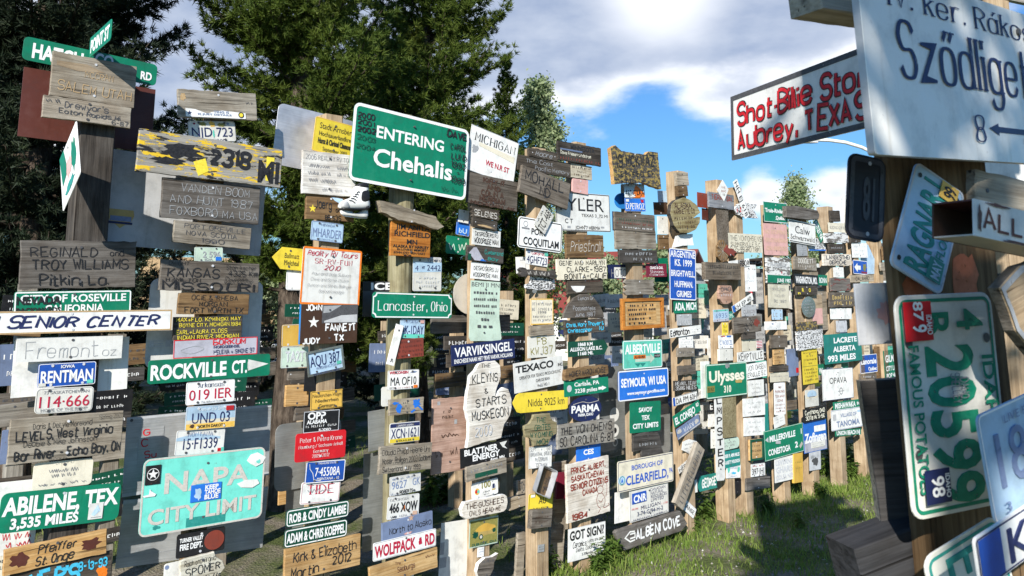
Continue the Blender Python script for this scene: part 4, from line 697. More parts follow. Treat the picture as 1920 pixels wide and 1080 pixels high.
# a loaf tin nailed up at a slant
def pan():
    n = NRM; p0 = P0 + n * .1
    mw, Wd, Hd = frame_of((1004, 924, 1020, 871, 1030, 942), p0, n)
    mb = MB(); d = .06; o_ = rrect(Wd, Hd, .02); i_ = rrect(Wd - .014, Hd - .014, .016); b_ = rrect(Wd - .03, Hd - .03, .014); n_ = len(o_)
    v = [q + (0,) for q in o_] + [q + (0,) for q in i_] + [q + (-d,) for q in b_] + [q + (-d - .002,) for q in rrect(Wd - .024, Hd - .024, .016)]
    ring = lambda a, b: [(a + i, a + (i + 1) % n_, b + (i + 1) % n_, b + i) for i in range(n_)]
    mb.add(v, ring(0, n_), 'alum'); mb.add(v, ring(n_, 2 * n_), 'silver'); mb.add(v, [tuple(range(2 * n_, 3 * n_))], 'w_brown'); mb.add(v, ring(3 * n_, 0), 'silver')
    mb.z = -d + .004
    for s in ('~8@.3,.14,.7,.5,black', 'DUE TWO@.7,.12,.5,.4,black,s', 'BEWARE@.84,.12,.5,.5,black,s'): put_line(mb, Wd, Hd, s, 'black', 's')
    o = mb.build('baking_tin', None, mw); tag(o, 'tin loaf pan nailed slanting over the yellow AU plate', 'baking tin')
pan()
for q, lb in (((1037, 868, 1068, 864, 130), 'upper grey painted plank leaning behind the tin pan'), ((1036, 962, 1062, 960, 120), 'grey painted plank standing left of the GOT SIGN board'), ((972, 1000, 986, 998, 85), 'slim grey plank left of the post under the yellow arrow')):
    sign(WS, lb, q, 'w_lt', '', off=-.22, scr=False, T=.03, cat='plank')
sign(WS, 'dull red board behind the PRINCE ALBERT sign', (1046, 886, 1075, 884, 50), 'maroon', '', off=-.12, T=.02, scr=False)
sign(WS, 'grey board with a number behind the post beside the tin pan', (971, 902, 987, 899, 26), 'w_lt', '70@.5,.5,.6', c='dkgrey', f='s', off=-.2)
sign(WS, 'weathered rail end left of the yellow AU plate', (955, 936, 990, 925, 22), 'w_lt', '', off=-.22, T=.05)

# ---------------------------------------------------------------- seventh stack
sign(WS, 'dark plank lettered MINNESOTA with cream and red lines below', (1046, 263, 1127, 278, 36), 'w_dark', 'MINNESOTA@.22,.26,.56,.56,black,B;Dave Friesen-Lindstrom@.58,.16,.7,.4,cream,s1;#16@.86,.14,.9,.5,brownred', c='black', f='b', L=1, A=(('rect', 'slate', .3, .4, .5, .08),))
sign(WS, 'small cream board with tiny carved lines under the MINNESOTA plank', (1070, 306, 1110, 312.5, 26), 'w_cream', '#11@.22,.16,.86;#5@.5,.14,.4;#9@.76,.14,.7', c='brown')
sign(WS, 'pinkish brick coloured board under the small cream board', (1074, 333, 1103, 338.5, 27), 'pink', '#6@.35,.12,.5;#6@.65,.12,.5', c='peach', T=.02)
sign(MS, 'large off white sign TYLER TEXAS', (1041, 358, 1142.5, 366, 74), 'white', 'TYLER@.3,.34,.88,.44;TEXAS 3_72 MI@.58,.08,.5,.7,,n;C T@.74,.12,.14,.22,,n;JOHN 7 HERMA@.9,.09,.46,.56,,n', c='black', f='n', r=.03, bd='black', bw=.02, bi=.01, A=(('rect', 'grey', .22, .9, .06, .06), ('rect', 'grey', .84, .88, .07, .04)))
sign(WS, 'square brown board with white cursive carving under the TYLER sign', (1061, 439, 1131, 441, 44), 'w_brown', 'Priestnall@.5,.44,.84,.52', c='beige', f='c.7', L=.5)
sign(WS, 'cream board with black hand lettering ending BONITA CALIF', (1044, 486, 1137, 486, 39), 'cream', 'GENE AND MARILYN@.18,.22,.92;CLARKE~1987@.5,.24,.8,.58;BONITA-CALIF@.84,.24,.86,.56', c='black', f='s1', T=.02, L=.6)
sign(WS, 'dark plank with a white half moon below BONITA CALIF', (1064, 524, 1130, 522, 27), 'w_dark', '#8@.16,.12,.4,.72', c='rust', A=(('poly', 'white', [(.08, .46), (.48, .5), (.44, .74), (.36, .9), (.24, .92), (.14, .74)]),))
sign(WS, 'arched grey board with faint carving 1987', (1056, 551, 1132, 551, 46), 'w_mid', 'Lemon Gr.@.18,.14,.4,.55;Postmistress@.6,.16,.55,.5;June 1987@.86,.16,.5,.52', c='ltgrey', f='s.5', shape='poly', pts=[(.0, 1), (.02, .8), (.1, .5), (.25, .18), (.42, .02), (.6, 0), (.76, .16), (.9, .5), (.98, .8), (1, 1)], L=.4)
sign(WS, 'dark plank with bright blue lettering in two lines', (1059, 602, 1134, 597, 26), 'w_dark', 'Chris, Mary Thayer &@.32,.26,.94;Christopher@.74,.26,.6,.36;NJ@.7,.28,.12,.9', c='cyan', f='s1.6')
sign(MS, 'dark green arrow sign ALLISON LAKE B.C.', (1065, 641, 1140, 636, 29), 'dkgreen', '1868 KM@.22,.22,.36,.42;ALLISON LAKE B.C.@.52,.24,.8,.44;1168 MI.@.82,.22,.38,.42', c='white', f='B', shape='arrowR', L=.5)
sign(WS, 'irregular brown strip with burnt letters under the ALLISON LAKE arrow', (1060, 694, 1141, 683, 19), 'w_brown', 'HOMER MARION MCKEE@.5,.5,.84', c='black', f='s1.2', rough=.008, T=.04, L=.6)
sign(MS, 'bright green sign Carlisle, PA 3238 miles with an arrow', (1057.5, 715, 1140.5, 706, 30), 'green', 'Carlisle, PA@.28,.26,.56,.5;3238 miles@.7,.26,.5,.48', c='white', f='b', r=.05, L=1, A=(('disc', 'ltgrey', .11, .5, .22), ('poly', 'white', ARROWR(.76, .95, .7, .3))))
sign(MS, 'oval navy sign PARMA IDAHO', (1067, 745, 1128, 740, 49), 'navy', 'PARMA@.48,.28,.86;PARMA, IDAHO@.72,.11,.46', c='white', f='B', shape='ell', L=.3, A=(('curve', 'beige', .02, [(.12, .3), (.4, .22), (.6, .28), (.9, .22)]),))
sign(WS, 'grey board with black letters SO. CAROLINA 6-87', (1046, 797, 1152.5, 784.5, 46), 'w_grey', "THE VON OHEN'S@.28,.3,.9;SO. CAROLINA 6-87@.74,.32,.94", c='black', f='s1', L=.8)
sign(MS, 'small bright blue sign lettered CES', (1080.5, 838, 1126, 831, 30), 'skyblue', 'CES@.42,.32,.42', c='white', f='B')
sign(WS, 'tall white board lettered PRINCE ALBERT, SASKATCHEWAN with an animal drawing', (1062, 872, 1141, 854, 111), 'w_white', 'PRINCE ALBERT,@.13,.085,.82;SASKATCHEWAN@.27,.085,.78,.48;SENIOR CITIZENS@.41,.09,.9,.52;CANADA@.54,.085,.36,.52;1984@.92,.085,.36,.26', c='brownred', f='s1.7', L=.8, A=tuple(('curve', 'brownred', .011, p) for p in ([(.72, .62), (.7, .55), (.75, .5), (.82, .52), (.84, .58), (.8, .63), (.72, .62)], [(.82, .52), (.88, .46), (.93, .5), (.93, .62), (.9, .72)], [(.72, .63), (.68, .72), (.7, .84), (.76, .9), (.7, .97)], [(.8, .63), (.86, .7), (.88, .8), (.84, .9), (.97, .88), (.95, .84)], [(.72, .74), (.78, .79), (.84, .73)])))
sign(MS, 'white sign with big black letters GOT SIGN?', (1065.5, 993, 1135, 977, 62), 'white', 'GOT SIGN?@.22,.28,.92;Ceramics@.52,.16,.36,.3,,c1.4;1-(970) 874-3838@.5,.09,.42,.72,,n;Delta, Colorado@.68,.11,.6,.5,,c1;3,308 miles@.84,.08,.3,.5,,n', c='black', f='B', L=.3, bd='ltgrey', bw=.01, bi=0)

# ---------------------------------------------------------------- eighth stack
sign(WS, 'thick flaked slab with curled orange edges on top of the eighth stack', (1145, 278, 1233, 280, 78), 'burl', "19 MCKWAZ@.3,.26,.84;#9@.62,.16,.7;#6@.84,.16,.5,.4", c='black', f='s1.2', shape='poly', pts=[(.0, .0), (.1, -.08), (.22, .06), (.55, .12), (.72, .14), (.8, .06), (1, .08), (1, 1.02), (.85, .96), (.6, .84), (.3, .84), (.02, .86)], T=.05, edge='w_new', rough=.004, L=1.2)
sign(K, 'blue and orange Utah arch plate at the top of the eighth stack', (1169.5, 345, 1207.5, 345, 26), 'paleblue', '460·CYAA@.64,.44,.92', c='black', f='n', r=.08, A=(('poly', 'orange', [(.4, 1), (.5, .3), (.58, .06), (.75, .3), (.98, .7), (.98, 1)]), ('rect', 'white', .25, .85, .5, .2)), L=.3)
sign(K, 'blue plate under the orange arch plate', (1171, 371, 1209.5, 372.5, 25), 'skyblue', 'D.PETROZ@.6,.5,.9', c='offwhite', f='n', r=.08, ex=(('sticker', .12, .18, .14, .2, 'white', '', {}), ('sticker', .84, .2, .12, .2, 'red', '', {})))
sign(WS, 'grey plank with faded green, red and white lines of lettering', (1152.5, 396, 1227.5, 404, 34), 'w_mid', '#20@.4,.1,.9,.5,dkgreen;#20@.6,.1,.9,.5,brownred;#20@.82,.1,.76,.55,white', c='white', L=.3)
sign(WS, 'bare ridged grey plank in the middle of the eighth stack', (1154, 430, 1229, 432, 37), 'w_grey', '', L=.2, rough=.004)
sign(WS, 'dark grey plank with faint capitals under the bare ridged plank', (1161, 468, 1232, 469, 25), 'w_dark', '#9@.3,.22,.7;#8@.7,.22,.5,.6', c='grey')
sign(MP, 'blue sheet edge left of the three grey planks', (1148, 396, 1170, 398, 36), 'navy', '', off=-.06)
sign(MP, 'blue oval edge behind the Utah arch plate', (1151, 362, 1180, 362, 30), 'bluepaint', '', off=-.08, shape='ell', scr=False)
sign(MS, 'dark blue framed white sign with letters HOTO', (1139, 496, 1190, 496, 27), 'navy', 'HOTO@.58,.6,.56,.4', c='pencil', f='n', off=-.1, A=(('rect', 'white', .58, .57, .7, .75),))
sign(MS, 'small maroon sign with white lettering', (1211, 494.5, 1249.5, 494.5, 25), 'maroon', 'CRAIG & GAIL@.3,.2,.64;Stevens@.6,.24,.64,.5,,r;#13@.84,.1,.7', c='white', f='B', r=.05, off=.0)
sign(MP, 'green sheet edge behind the small maroon sign', (1226, 484, 1252, 484, 45), 'green', '', off=-.1, scr=False)
sign(WS, 'small grey slat left of the maroon sign', (1189, 497, 1213, 497, 9), 'w_mid', '', off=-.02)
sign(WS, 'grey plank with zigzag sawn ends', (1170, 524, 1228, 524, 29), 'w_grey', '', shape='poly', pts=[(.06, 0), (1, .02), (.94, .18), (.99, .32), (.93, .5), (.98, .66), (.93, .82), (.98, 1), (.06, 1), (.0, .84), (.08, .7), (0, .5), (.08, .35), (.0, .2)], L=.6)
sign(WS, 'varnished orange brown board with a raised frame and dark punched lines', (1165, 560, 1242.5, 558, 59), 'w_orange', '', L=.6, A=(('rect', 'w_new', .5, .5, .84, .76),), ex=(('frame', .5, .5, 1, 1, 'w_orange', '', dict(frame=.1, T=.012)), ('punched_lines', .47, .5, .7, .66, 'w_new', '##14@.1,.11,.8;##16@.3,.11,.94;##9@.52,.11,.58,.34;##12@.74,.11,.74,.42;##9@.95,.11,.56,.32', dict(c='black', T=.0005))))
sign(MS, 'faded mint sign ALBERTVILLE with a pale arrow', (1167.5, 639, 1241, 636, 55), 'mint', 'ALBERTVILLE@.3,.32,.9,.5', c='white', f='B', r=.08, bd='white', bw=.03, bi=.01, L=.5, A=(('poly', 'palegrn', ARROWR(.3, .8, .66, .34)),), ex=(('sticker', .41, .58, .3, .13, 'orange', 'ALABAMA@.5,.7,.9', {}), ('sticker', .86, .57, .16, .13, 'black', '#5@.5,.5,.8', dict(c='white')), ('sticker', .42, .86, .28, .12, 'bluegreen', '', dict(pts=[(0, 0), (.3, 1), (.5, 0), (.7, 1), (1, 0)]))))
sign(MS, 'bright blue sign SEYMOUR, WI USA with a white rim', (1159, 696.5, 1252.5, 689, 57), 'skyblue', 'SEYMOUR, WI USA@.4,.28,.9;www.seymour.govoffice.com@.76,.11,.76,.54', c='white', f='B', r=.08, bd='white', bw=.04, bi=.0, L=1)
sign(MS, 'green sign SAVOY TEX CITY LIMITS', (1181, 755, 1239, 751, 58), 'green', 'SAVOY@.26,.15,.44;TEX@.52,.15,.26;CITY LIMITS@.78,.16,.82', c='white', f='B', r=.06, L=.5)
sign(WS, 'dark irregular plank between the SAVOY and CLEARFIELD signs', (1188, 813, 1242, 808, 48), 'w_dark', '#8@.45,.14,.6', c='grey', shape='poly', pts=[(0, .08), (.4, 0), (.85, .05), (.95, .4), (1, .95), (.3, 1), (.28, .7), (0, .7)], rough=.005)
sign(MS, 'cream sign with blue rim BOROUGH OF CLEARFIELD', (1157.5, 866, 1262, 847, 59), 'cream', 'BOROUGH OF@.28,.16,.56,.52;CLEARFIELD,@.66,.3,.76,.52;PA@.6,.16,.06,.95', c='blue', f='b', r=.08, bd='navy', bw=.02, bi=.03, L=1, ex=(('sticker', .07, .62, .13, .3, 'paleblue', '', dict(shape='ell', A=(('ring', 'bluegreen', .5, .5, .42, .08), ('poly', 'skyblue', [(.5, .25), (.65, .7), (.35, .7)])))),))
sign(MS, 'pale sign with a blue lettered block at its top left, reading MILLIGAN', (1180, 920, 1252.5, 902, 61), 'offwhite', 'CANADIAN@.14,.1,.4,.72;NATURAL@.25,.1,.34,.7;RESOURCES@.36,.1,.42,.74;LIMITED@.47,.1,.34,.7;MILLIGAN@.62,.12,.5,.52;#8@.6,.06,.16,.12,red;#6@.66,.06,.16,.88,red;3-74-G/94-H-2@.78,.13,.66,.5;#20@.93,.05,.86', c='navy', f='n', r=.03, bd='pencil', bw=.015, bi=.02, L=.3, A=(('rect', 'blue', .24, .29, .36, .34),), ex=(('emblem', .24, .29, .33, .28, 'blue', 'CNR@.5,.8,.96', dict(c='white', f='B', T=.0004)),))
sign(MP, 'blank white sheet left of the MILLIGAN sign', (1153, 924, 1186, 918, 58), 'white', '', off=-.06, scr=False)
sign(WS, 'tilted grey plank ALBENI COVE with a white arrow', (1154, 996, 1279, 957, 41), 'w_mid', 'ALBENI COVE@.46,.44,.68,.62', c='white', f='s1.5', T=.04, L=1.4, shape='poly', pts=[(0, .1), (.03, 0), (.97, 0), (1.08, .75), (.98, 1), (.12, 1.02), (.05, .6)], A=(('line', 'white', .07, [(.27, .28), (.2, .24), (.13, .46), (.2, .7), (.27, .68)]), ('line', 'white', .07, [(.2, .36), (.27, .36), (.27, .56), (.2, .56)])))
sign(MP, 'grey galvanised back panel with round white stickers behind the Carlisle sign', (1122, 690, 1250, 676, 160), 'galv', '', off=-.25, scr=False, r=.06, A=(('disc', 'white', .2, .58, .085), ('disc', 'white', .2, .77, .075), ('disc', 'black', .2, .77, .035), ('ring', 'white', .2, .91, .04, .015)))
sign(MP, 'second grey galvanised panel behind the SAVOY sign', (1205, 762, 1256, 756, 95), 'galv', '', off=-.2, scr=False, r=.1)

# ---------------------------------------------------------------- ninth stack
sign(WS, 'dark block of wood near the bare post top', (1271, 349, 1289, 349, 19), 'w_brown', '', T=.05)
sign(WS, 'grey block of wood capping the bare post', (1268, 323, 1290, 323, 25), 'w_lt', '', T=.04)
sign(WS, 'round yellowish slab with a notch carved ALASKA', (1255, 374, 1311, 372, 66), 'w_slab', 'ALASKA@.2,.14,.56,.42;MARINETTE CO@.36,.13,.7,.45;#8@.55,.08,.6,.4;#9@.68,.08,.6;#7@.8,.08,.5', c='brown', f='s1.2', shape='poly', pts=[(.2, .03), (.5, -.05), (.72, .05), (.9, .2), (1, .42), (.72, .58), (.98, .55), (.94, .72), (.8, .9), (.55, 1), (.25, .97), (.08, .75), (.0, .4), (.06, .15)], T=.05, edge='p_dark', L=.8)
sign(MP, 'crumpled white sheet above the ARGENTINE sign', (1258, 441, 1299, 438, 24), 'white', '', shape='poly', pts=[(.2, .1), (.5, 0), (1, .02), (.97, .4), (1, .95), (.5, .9), (0, 1), (.12, .5)], L=.3)
sign(MS, 'tall blue sign ARGENTINE KS 1999', (1255, 464.5, 1304, 470, 97), 'blue', 'ARGENTINE@.1,.13,.94;KS. 1999@.27,.13,.66,.52;BRIGHTWELL,@.48,.12,.9;HUFFMAN.@.69,.12,.7,.52;GRIMES@.88,.12,.56,.52', c='white', f='b', r=.04, bd='white', bw=.02, bi=0, L=.5)
sign(MS, 'narrow green sign reading ADA MICH', (1263, 564, 1306.5, 562.5, 24), 'green', 'ADA, MICH@.46,.58,.92', c='white', f='B')
sign(K, 'grey plate 1 AKA75 under the ADA MICH sign', (1269, 589.5, 1297, 589, 21), 'ltgrey', '1·AKA75@.7,.44,.9;#5@.22,.12,.5', c='grey', f='n')
sign(MS, 'narrow white strip sign reading Edmonton', (1255, 617, 1314, 609, 17), 'white', 'Edmonton@.5,.62,.6,.32;#7@.4,.14,.3,.8,ltgrey;#6@.66,.14,.3,.78,ltgrey', c='black', f='s1.5', L=.6)
sign(MS, 'small white sheet with grey print under the Edmonton strip', (1273, 631, 1299.5, 630, 23), 'white', '#8@.25,.1,.8;#8@.45,.1,.8;#8@.65,.1,.8;#8@.85,.1,.8', c='ltgrey')
sign(WS, 'worn grey rounded plank in the middle of the ninth stack', (1271, 652.5, 1302.5, 652, 17), 'w_grey', '#7@.5,.3,.6', c='dkgrey')
sign(WS, 'greyish bark plank above the dark lettered HENRY board', (1272, 687, 1304.5, 684, 17), 'w_mid', '#6@.5,.25,.5', c='dkgrey', rough=.006)
sign(WS, 'dark board lettered HENRY, TENN 3586 MILES', (1264.5, 714.5, 1306.5, 712, 19), 'w_dark', 'HENRY, TENN@.28,.34,.92;3586 MILES@.74,.34,.92', c='white', f='r', T=.02)
sign(K, 'long European plate DA PM 60H', (1261, 746, 1307, 733, 17), 'white', 'DA PM 60H@.5,.66,.84,.54', c='black', f='n', r=.1, bd='black', bw=.03, bi=.02, A=(('rect', 'blue', .05, .5, .08, .9),), L=.5)
sign('street_sign', 'slanted green street blade EL CONEJO', (1261, 781, 1310.5, 749, 24), 'green', 'EL CONEJO@.54,.58,.74,.42;RD@.3,.3,.1,.9', c='white', f='B', r=.1, L=.6)
sign(MS, 'slate blue tile WADI under the green EL CONEJO blade', (1267.5, 806, 1309.5, 776, 22), 'slate', 'WADI@.52,.4,.44,.5,white,r', c='white', A=(('blob', 'beige', .12, .35, .1, .22), ('blob', 'beige', .86, .5, .1, .26), ('rect', 'beige', .5, .9, .96, .1)))
sign(MS, 'crumpled printed white sheet under the WADI tile', (1277, 826, 1306, 817, 36), 'white', '~6@.3,.1,.6;~6@.5,.1,.7;~5@.7,.1,.5', c='pencil', shape='poly', pts=[(.1, .1), (.5, .05), (1, .3), (.95, .6), (.6, .95), (.3, .7), (0, .5)])
sign(K, 'slanted white strip plate HER-W', (1271, 878, 1297, 855, 13), 'white', 'HER=W@.5,.66,.9', c='black', f='n', bd='black', bw=.03, bi=0)
sign(WS, 'long grey plank fixed steeply slanting across the ninth stack', (1266, 943, 1308, 829, 1281, 956), 'w_lt', '#13@.5,.5,.86', c='dkgrey', L=1.2, T=.05)
sign(K, 'small plate hung diamond wise above the end of the ALBENI COVE plank', (1285, 935, 1306, 955, 1280, 954), 'white', 'SANSE@.5,.4,.8', c='black', f='n', r=.08)
sign(MP, 'white sheet corner behind the steeply slanting plank', (1290, 904, 1307, 899, 24), 'white', '', off=-.03)
sign(MS, 'small blue green arrow sign GEORGE', (1308, 894, 1345, 886, 29), 'bluegreen', 'GEORGE@.5,.5,.72,.56', c='white', f='s1.6', shape='poly', pts=[(0, .3), (.12, 0), (1, 0), (1, 1), (.1, 1), (0, .7)], off=-.1)
sign(MP, 'dark square sheet left of the bare post', (1225, 379, 1250, 379, 24), 'brown', '', off=-.12)
sign(MP, 'pale blue sheet left of the bare post', (1233, 357, 1250, 358, 22), 'paleblue', '', off=-.14)
sign(MP, 'white sheet left of the round carved slab', (1232, 405, 1252, 406, 34), 'white', '', off=-.12)
sign(MP, 'brown sheet left of the crumpled white sheet', (1235, 440, 1253, 440, 28), 'w_brown', '', off=-.12)

# ---------------------------------------------------------------- tenth stack
sign(MP, 'red brown sheet sticking out left at the top of the diamond sign post', (1307, 360, 1326, 363, 28), 'brownred', '', off=-.1)
sign(MP, 'dull brown sheet under the red brown sheet', (1316, 390, 1328, 392, 22), 'rust', '', off=-.12)
sign(WS, 'grey blue plank with red letters below the diamond sign', (1329, 359, 1376, 366, 29), 'w_blue', 'TIERRA SIN@.3,.3,.8', c='brownred', f='s1.2')
sign(MS, 'small white diamond sign with red marks', (1343, 336, 1365, 338, 41), 'white', '#4@.35,.1,.3,.55,brownred;#4@.52,.1,.36,.55,brownred;#3@.68,.1,.2,.55', c='black', shape='poly', pts=[(.55, 0), (1, .44), (.55, 1), (0, .5)], L=.8, scr=False)
sign(K, 'narrow white plate HH EJ 618 hanging nearly upright', (1382, 335, 1405, 404, 1373, 338), 'white', 'HH EJ 618@.5,.64,.92', c='black', f='n', L=1, r=.08)
sign(WS, 'weathered flaking board cut like a fish behind the HH plate', (1376, 378, 1420, 380, 30), 'speckle', '#3@.5,.3,.2,.2,red', c='black', shape='poly', pts=[(0, .5), (.15, .15), (.4, 0), (.75, .1), (1, .12), (.82, .5), (1, 1.02), (.6, .98), (.3, .95), (.1, .8)])
sign(WS, 'dark upright plank below the grey blue plank', (1342, 393, 1365, 394, 68), 'p_mid', '', scr=False, cat='plank')
sign(WS, 'wooden spade shape with pale ray lines beside a red leaf', (1342, 449, 1366, 450, 43), 'w_brown', '', shape='poly', pts=[(.1, .3), (.35, .02), (.6, 0), (.9, .25), (1, .6), (.75, .95), (.4, 1), (.05, .75)], A=tuple(('line', 'beige', .012, [(.5, .5), (.5 + .42 * math.cos(R(a)), .5 - .46 * math.sin(R(a)))]) for a in range(0, 360, 30)), L=.4)
sign(WS, 'red brown maple leaf cut from wood', (1356, 459, 1381, 459, 22), 'brownred', '', shape='poly', pts=[(0, .5), (.3, .0), (.4, .3), (.7, .35), (1, .7), (.8, .72), (.8, 1), (.55, .8), (.5, 1), (.3, .8)], T=.015, L=.8)
sign(MS, 'cream sign SUMMERVILLE S.C. with thin black letters, upper of two', (1365, 436.5, 1428.5, 440, 36), 'cream', "THE VON OHSEN'S@.25,.26,.92,.52;SUMMERVILLE S.C.@.56,.2,.88,.5;6-25-95(3RD TRIP)@.84,.24,.88,.48", c='black', f='s.6')
sign(WS, 'dark grey carved slab under the wooden spade shape', (1322, 491, 1388.5, 494, 33), 'w_mid', '#16@.25,.2,.86;#12@.6,.2,.6', c='black', L=.5, T=.05)
sign(MS, 'small white sign end with letters RBOR', (1366, 490, 1404.5, 484, 15), 'white', 'ARBOR@.55,.62,.56,.7', c='black', f='s1.4', off=.0)
sign(MS, 'white sheet with faint grey drawing right of the dark carved slab', (1388, 496, 1417, 496.5, 51), 'white', '#4@.16,.06,.4,.75,pencil;#7@.5,.05,.6,.5,ltgrey;~6@.6,.08,.7,.5,ltgrey', c='pencil', off=-.01)
sign(WS, 'pinkish stone like board cut like the state of Ohio', (1347, 535, 1374, 535, 36), 'w_pink', 'OHIO@.2,.2,.7,.5,dkgrey;#6@.5,.14,.7', c='ltgrey', f='s1', shape='poly', pts=[(.12, 0), (.9, .02), (.96, .3), (1, .55), (.85, .9), (.6, 1), (.3, .98), (.05, .7), (0, .4)], T=.03, L=.4)
sign(K, 'tilted European plate KH EP 40', (1372, 575, 1410, 549, 14), 'white', 'KH EP 40@.56,.62,.8', c='black', f='n', A=(('rect', 'skyblue', .07, .5, .12, .96),), L=.6)
sign(K, 'white and purple plate 6935 on the bare post side', (1337, 581, 1366, 579, 23), 'paleblue', '6935@.5,.4,.74', c='slate', f='n', r=.06, A=(('poly', 'lav', [(0, 1), (0, .85), (.3, .72), (.6, .82), (1, .75), (1, 1)]), ('rect', 'mint', .5, .1, .9, .1)))
sign(K, 'dark green small plate tucked behind the 6935 plate', (1362, 585, 1376, 583, 16), 'bluegreen', '595@.5,.5,.7', c='palegrn', f='n', off=.0)
sign(K, 'yellow plate turned upright under the purple plate', (1354, 605, 1365, 605, 24), 'lemon', '#4@.3,.2,.6;#4@.65,.2,.6', c='brown')
sign(K, 'white Texas style plate with a small flag corner', (1347, 629, 1374.5, 628, 25), 'white', 'C W301ZL@.55,.38,.86;#8@.88,.08,.8', c='slate', f='n', r=.06, A=(('rect', 'skyblue', .7, .1, .3, .12), ('rect', 'red', .3, .08, .3, .06)))
sign(MP, 'pale grey folded tin below the small flag plate', (1349, 655, 1374, 654, 22), 'offwhite', '', T=.03)
sign(MS, 'green sign Ulysses 310 with a white rim', (1323, 684, 1399.5, 678, 65), 'green', 'Ulysses@.36,.32,.86;310@.76,.2,.18,.5', c='cream', f='B', r=.06, bd='palegrn', bw=.03, bi=.01, L=1.4, ex=(('worn_sticker', .1, .72, .18, .18, 'olive', '#5@.5,.6,.8', dict(c='black')), ('worn_sticker', .78, .57, .18, .1, 'brass', '', dict(pts=[(0, .2), (.5, 0), (1, .2), (.9, 1), (.1, .9)])), ('bracket', .51, .07, .1, .12, 'grey', '', {})))
sign(MP, 'white sheet edge left of the Ulysses sign', (1313.5, 678, 1330, 677, 69), 'white', '', off=.02, scr=False)
sign(MS, 'upright white strip with black letters stacked MPSTER', (1339, 744, 1355.5, 742, 160), 'white', ';'.join('%s@%.3f,.075,.62' % (ch, .05 + .123 * i) for i, ch in enumerate('LMPSTER')), c='black', f='s1.2', L=1, shape='poly', pts=[(0, 0), (1, 0), (1, .97), (.85, 1), (.1, .99), (0, .96)])
sign(WS, 'mossy upright stub of wood under the Ulysses sign', (1354, 745, 1380, 743, 77), 'p_moss', '', T=.02, scr=False, L=.4, cat='plank')
sign(MS, 'pale rounded plate with worn black writing under the mossy stub', (1347, 826, 1386, 818, 21), 'palegrn', '~7@.35,.2,.6;~6@.65,.2,.5', c='pencil', r=.45, L=.5)
sign(MS, 'green sign HAUSER 4890 MILES', (1351, 848, 1387.5, 841, 32), 'bluegreen', 'HAUSER FL 4890 MILES@.3,.2,.92;FRAN & BETTY WILKINSON@.68,.2,.92', c='white', f='B')
sign(K, 'white Florida style plate LARGO with teal leaves', (1362.5, 872, 1389, 871, 25), 'white', 'LARGO@.22,.16,.5;#5@.85,.1,.4', c='slate', f='n', A=(('blob', 'mint', .15, .35, .1, .25), ('blob', 'mint', .85, .35, .1, .25), ('blob', 'cyan', .5, .62, .2, .1)))
sign(MP, 'dark metal bracket near the ground under the LARGO plate', (1376, 900, 1390, 898, 27), 'darkmetal', '', off=-.05)
sign(K, 'small black plate with a white E behind the MPSTER strip', (1330, 752, 1342, 751, 20), 'black', 'E@.5,.6,.4,.3', c='white', off=-.03)
sign(MP, 'upper white card left of the MPSTER strip', (1328, 777, 1341, 776, 24), 'white', '', off=-.05)
sign(MP, 'lower white card left of the MPSTER strip', (1333, 805, 1343, 804, 36), 'white', '', off=-.05)

# ---------------------------------------------------------------- eleventh stack
sign(K, 'grey plate with small letters CLARION', (1390, 572.5, 1417.5, 571, 21), 'ltgrey', 'CLARION@.58,.34,.8', c='pencil', f='n', L=.4)
sign(WS, 'dark board with a faded red maple leaf', (1375, 596, 1426.5, 592.5, 30), 'w_mid', '~5@.55,.3,.4,.5,black,,35', c='black', L=.5, A=(('blob', 'brownred', .82, .4, .12, .3),))
sign(WS, 'short dark plank under the maple leaf board', (1392, 623, 1417, 622, 14), 'w_dark', '', L=.2)
sign(MS, 'small cream card with faint lines under the short dark plank', (1391, 637, 1418, 636, 22), 'cream', '#9@.4,.08,.7;#8@.6,.08,.6', c='beige')
sign(MS, 'small pink striped flag plate', (1418, 639, 1429, 638, 14), 'white', '', A=tuple(('rect', 'crimson', .5, .1 + .2 * i, .96, .09) for i in range(5)), scr=False)
sign(MS, 'plain white sign lettered KEMPTVILLE', (1382, 661, 1431.5, 656, 20), 'white', 'KEMPTVILLE@.5,.62,.92', c='black', f='s.9', L=.5)
sign(MS, 'white sign SUMMERVILLE S.C. with thin black letters, lower of two', (1383, 686, 1437, 677, 29), 'white', 'VON OHSEN@.3,.28,.62,.64;SUMMERVILLE S.C.@.74,.28,.92', c='black', f='s.7', L=.2)
for i, (q, lb) in enumerate((((1402, 714, 1432, 711, 30), 'topmost'), ((1392.5, 748, 1434, 744.5, 34), 'middle'), ((1394.5, 784, 1434, 782, 34), 'lowest'))):
    sign(MS, 'white card with faint grey handwriting, %s of three under SUMMERVILLE' % lb, q, 'white', '~9@.25,.14,.6;~9@.5,.14,.5;~8@.76,.14,.6', c='grey', scr=False)
sign(WS, 'small tan board in a dark green frame', (1406, 825, 1429.5, 822, 39), 'w_new', '#6@.32,.1,.6;#7@.55,.1,.7;#4@.75,.06,.3', c='black', L=.3, ex=(('frame', .5, .5, 1.02, 1.02, 'dkgreen', '', dict(frame=.1, T=.01)),))
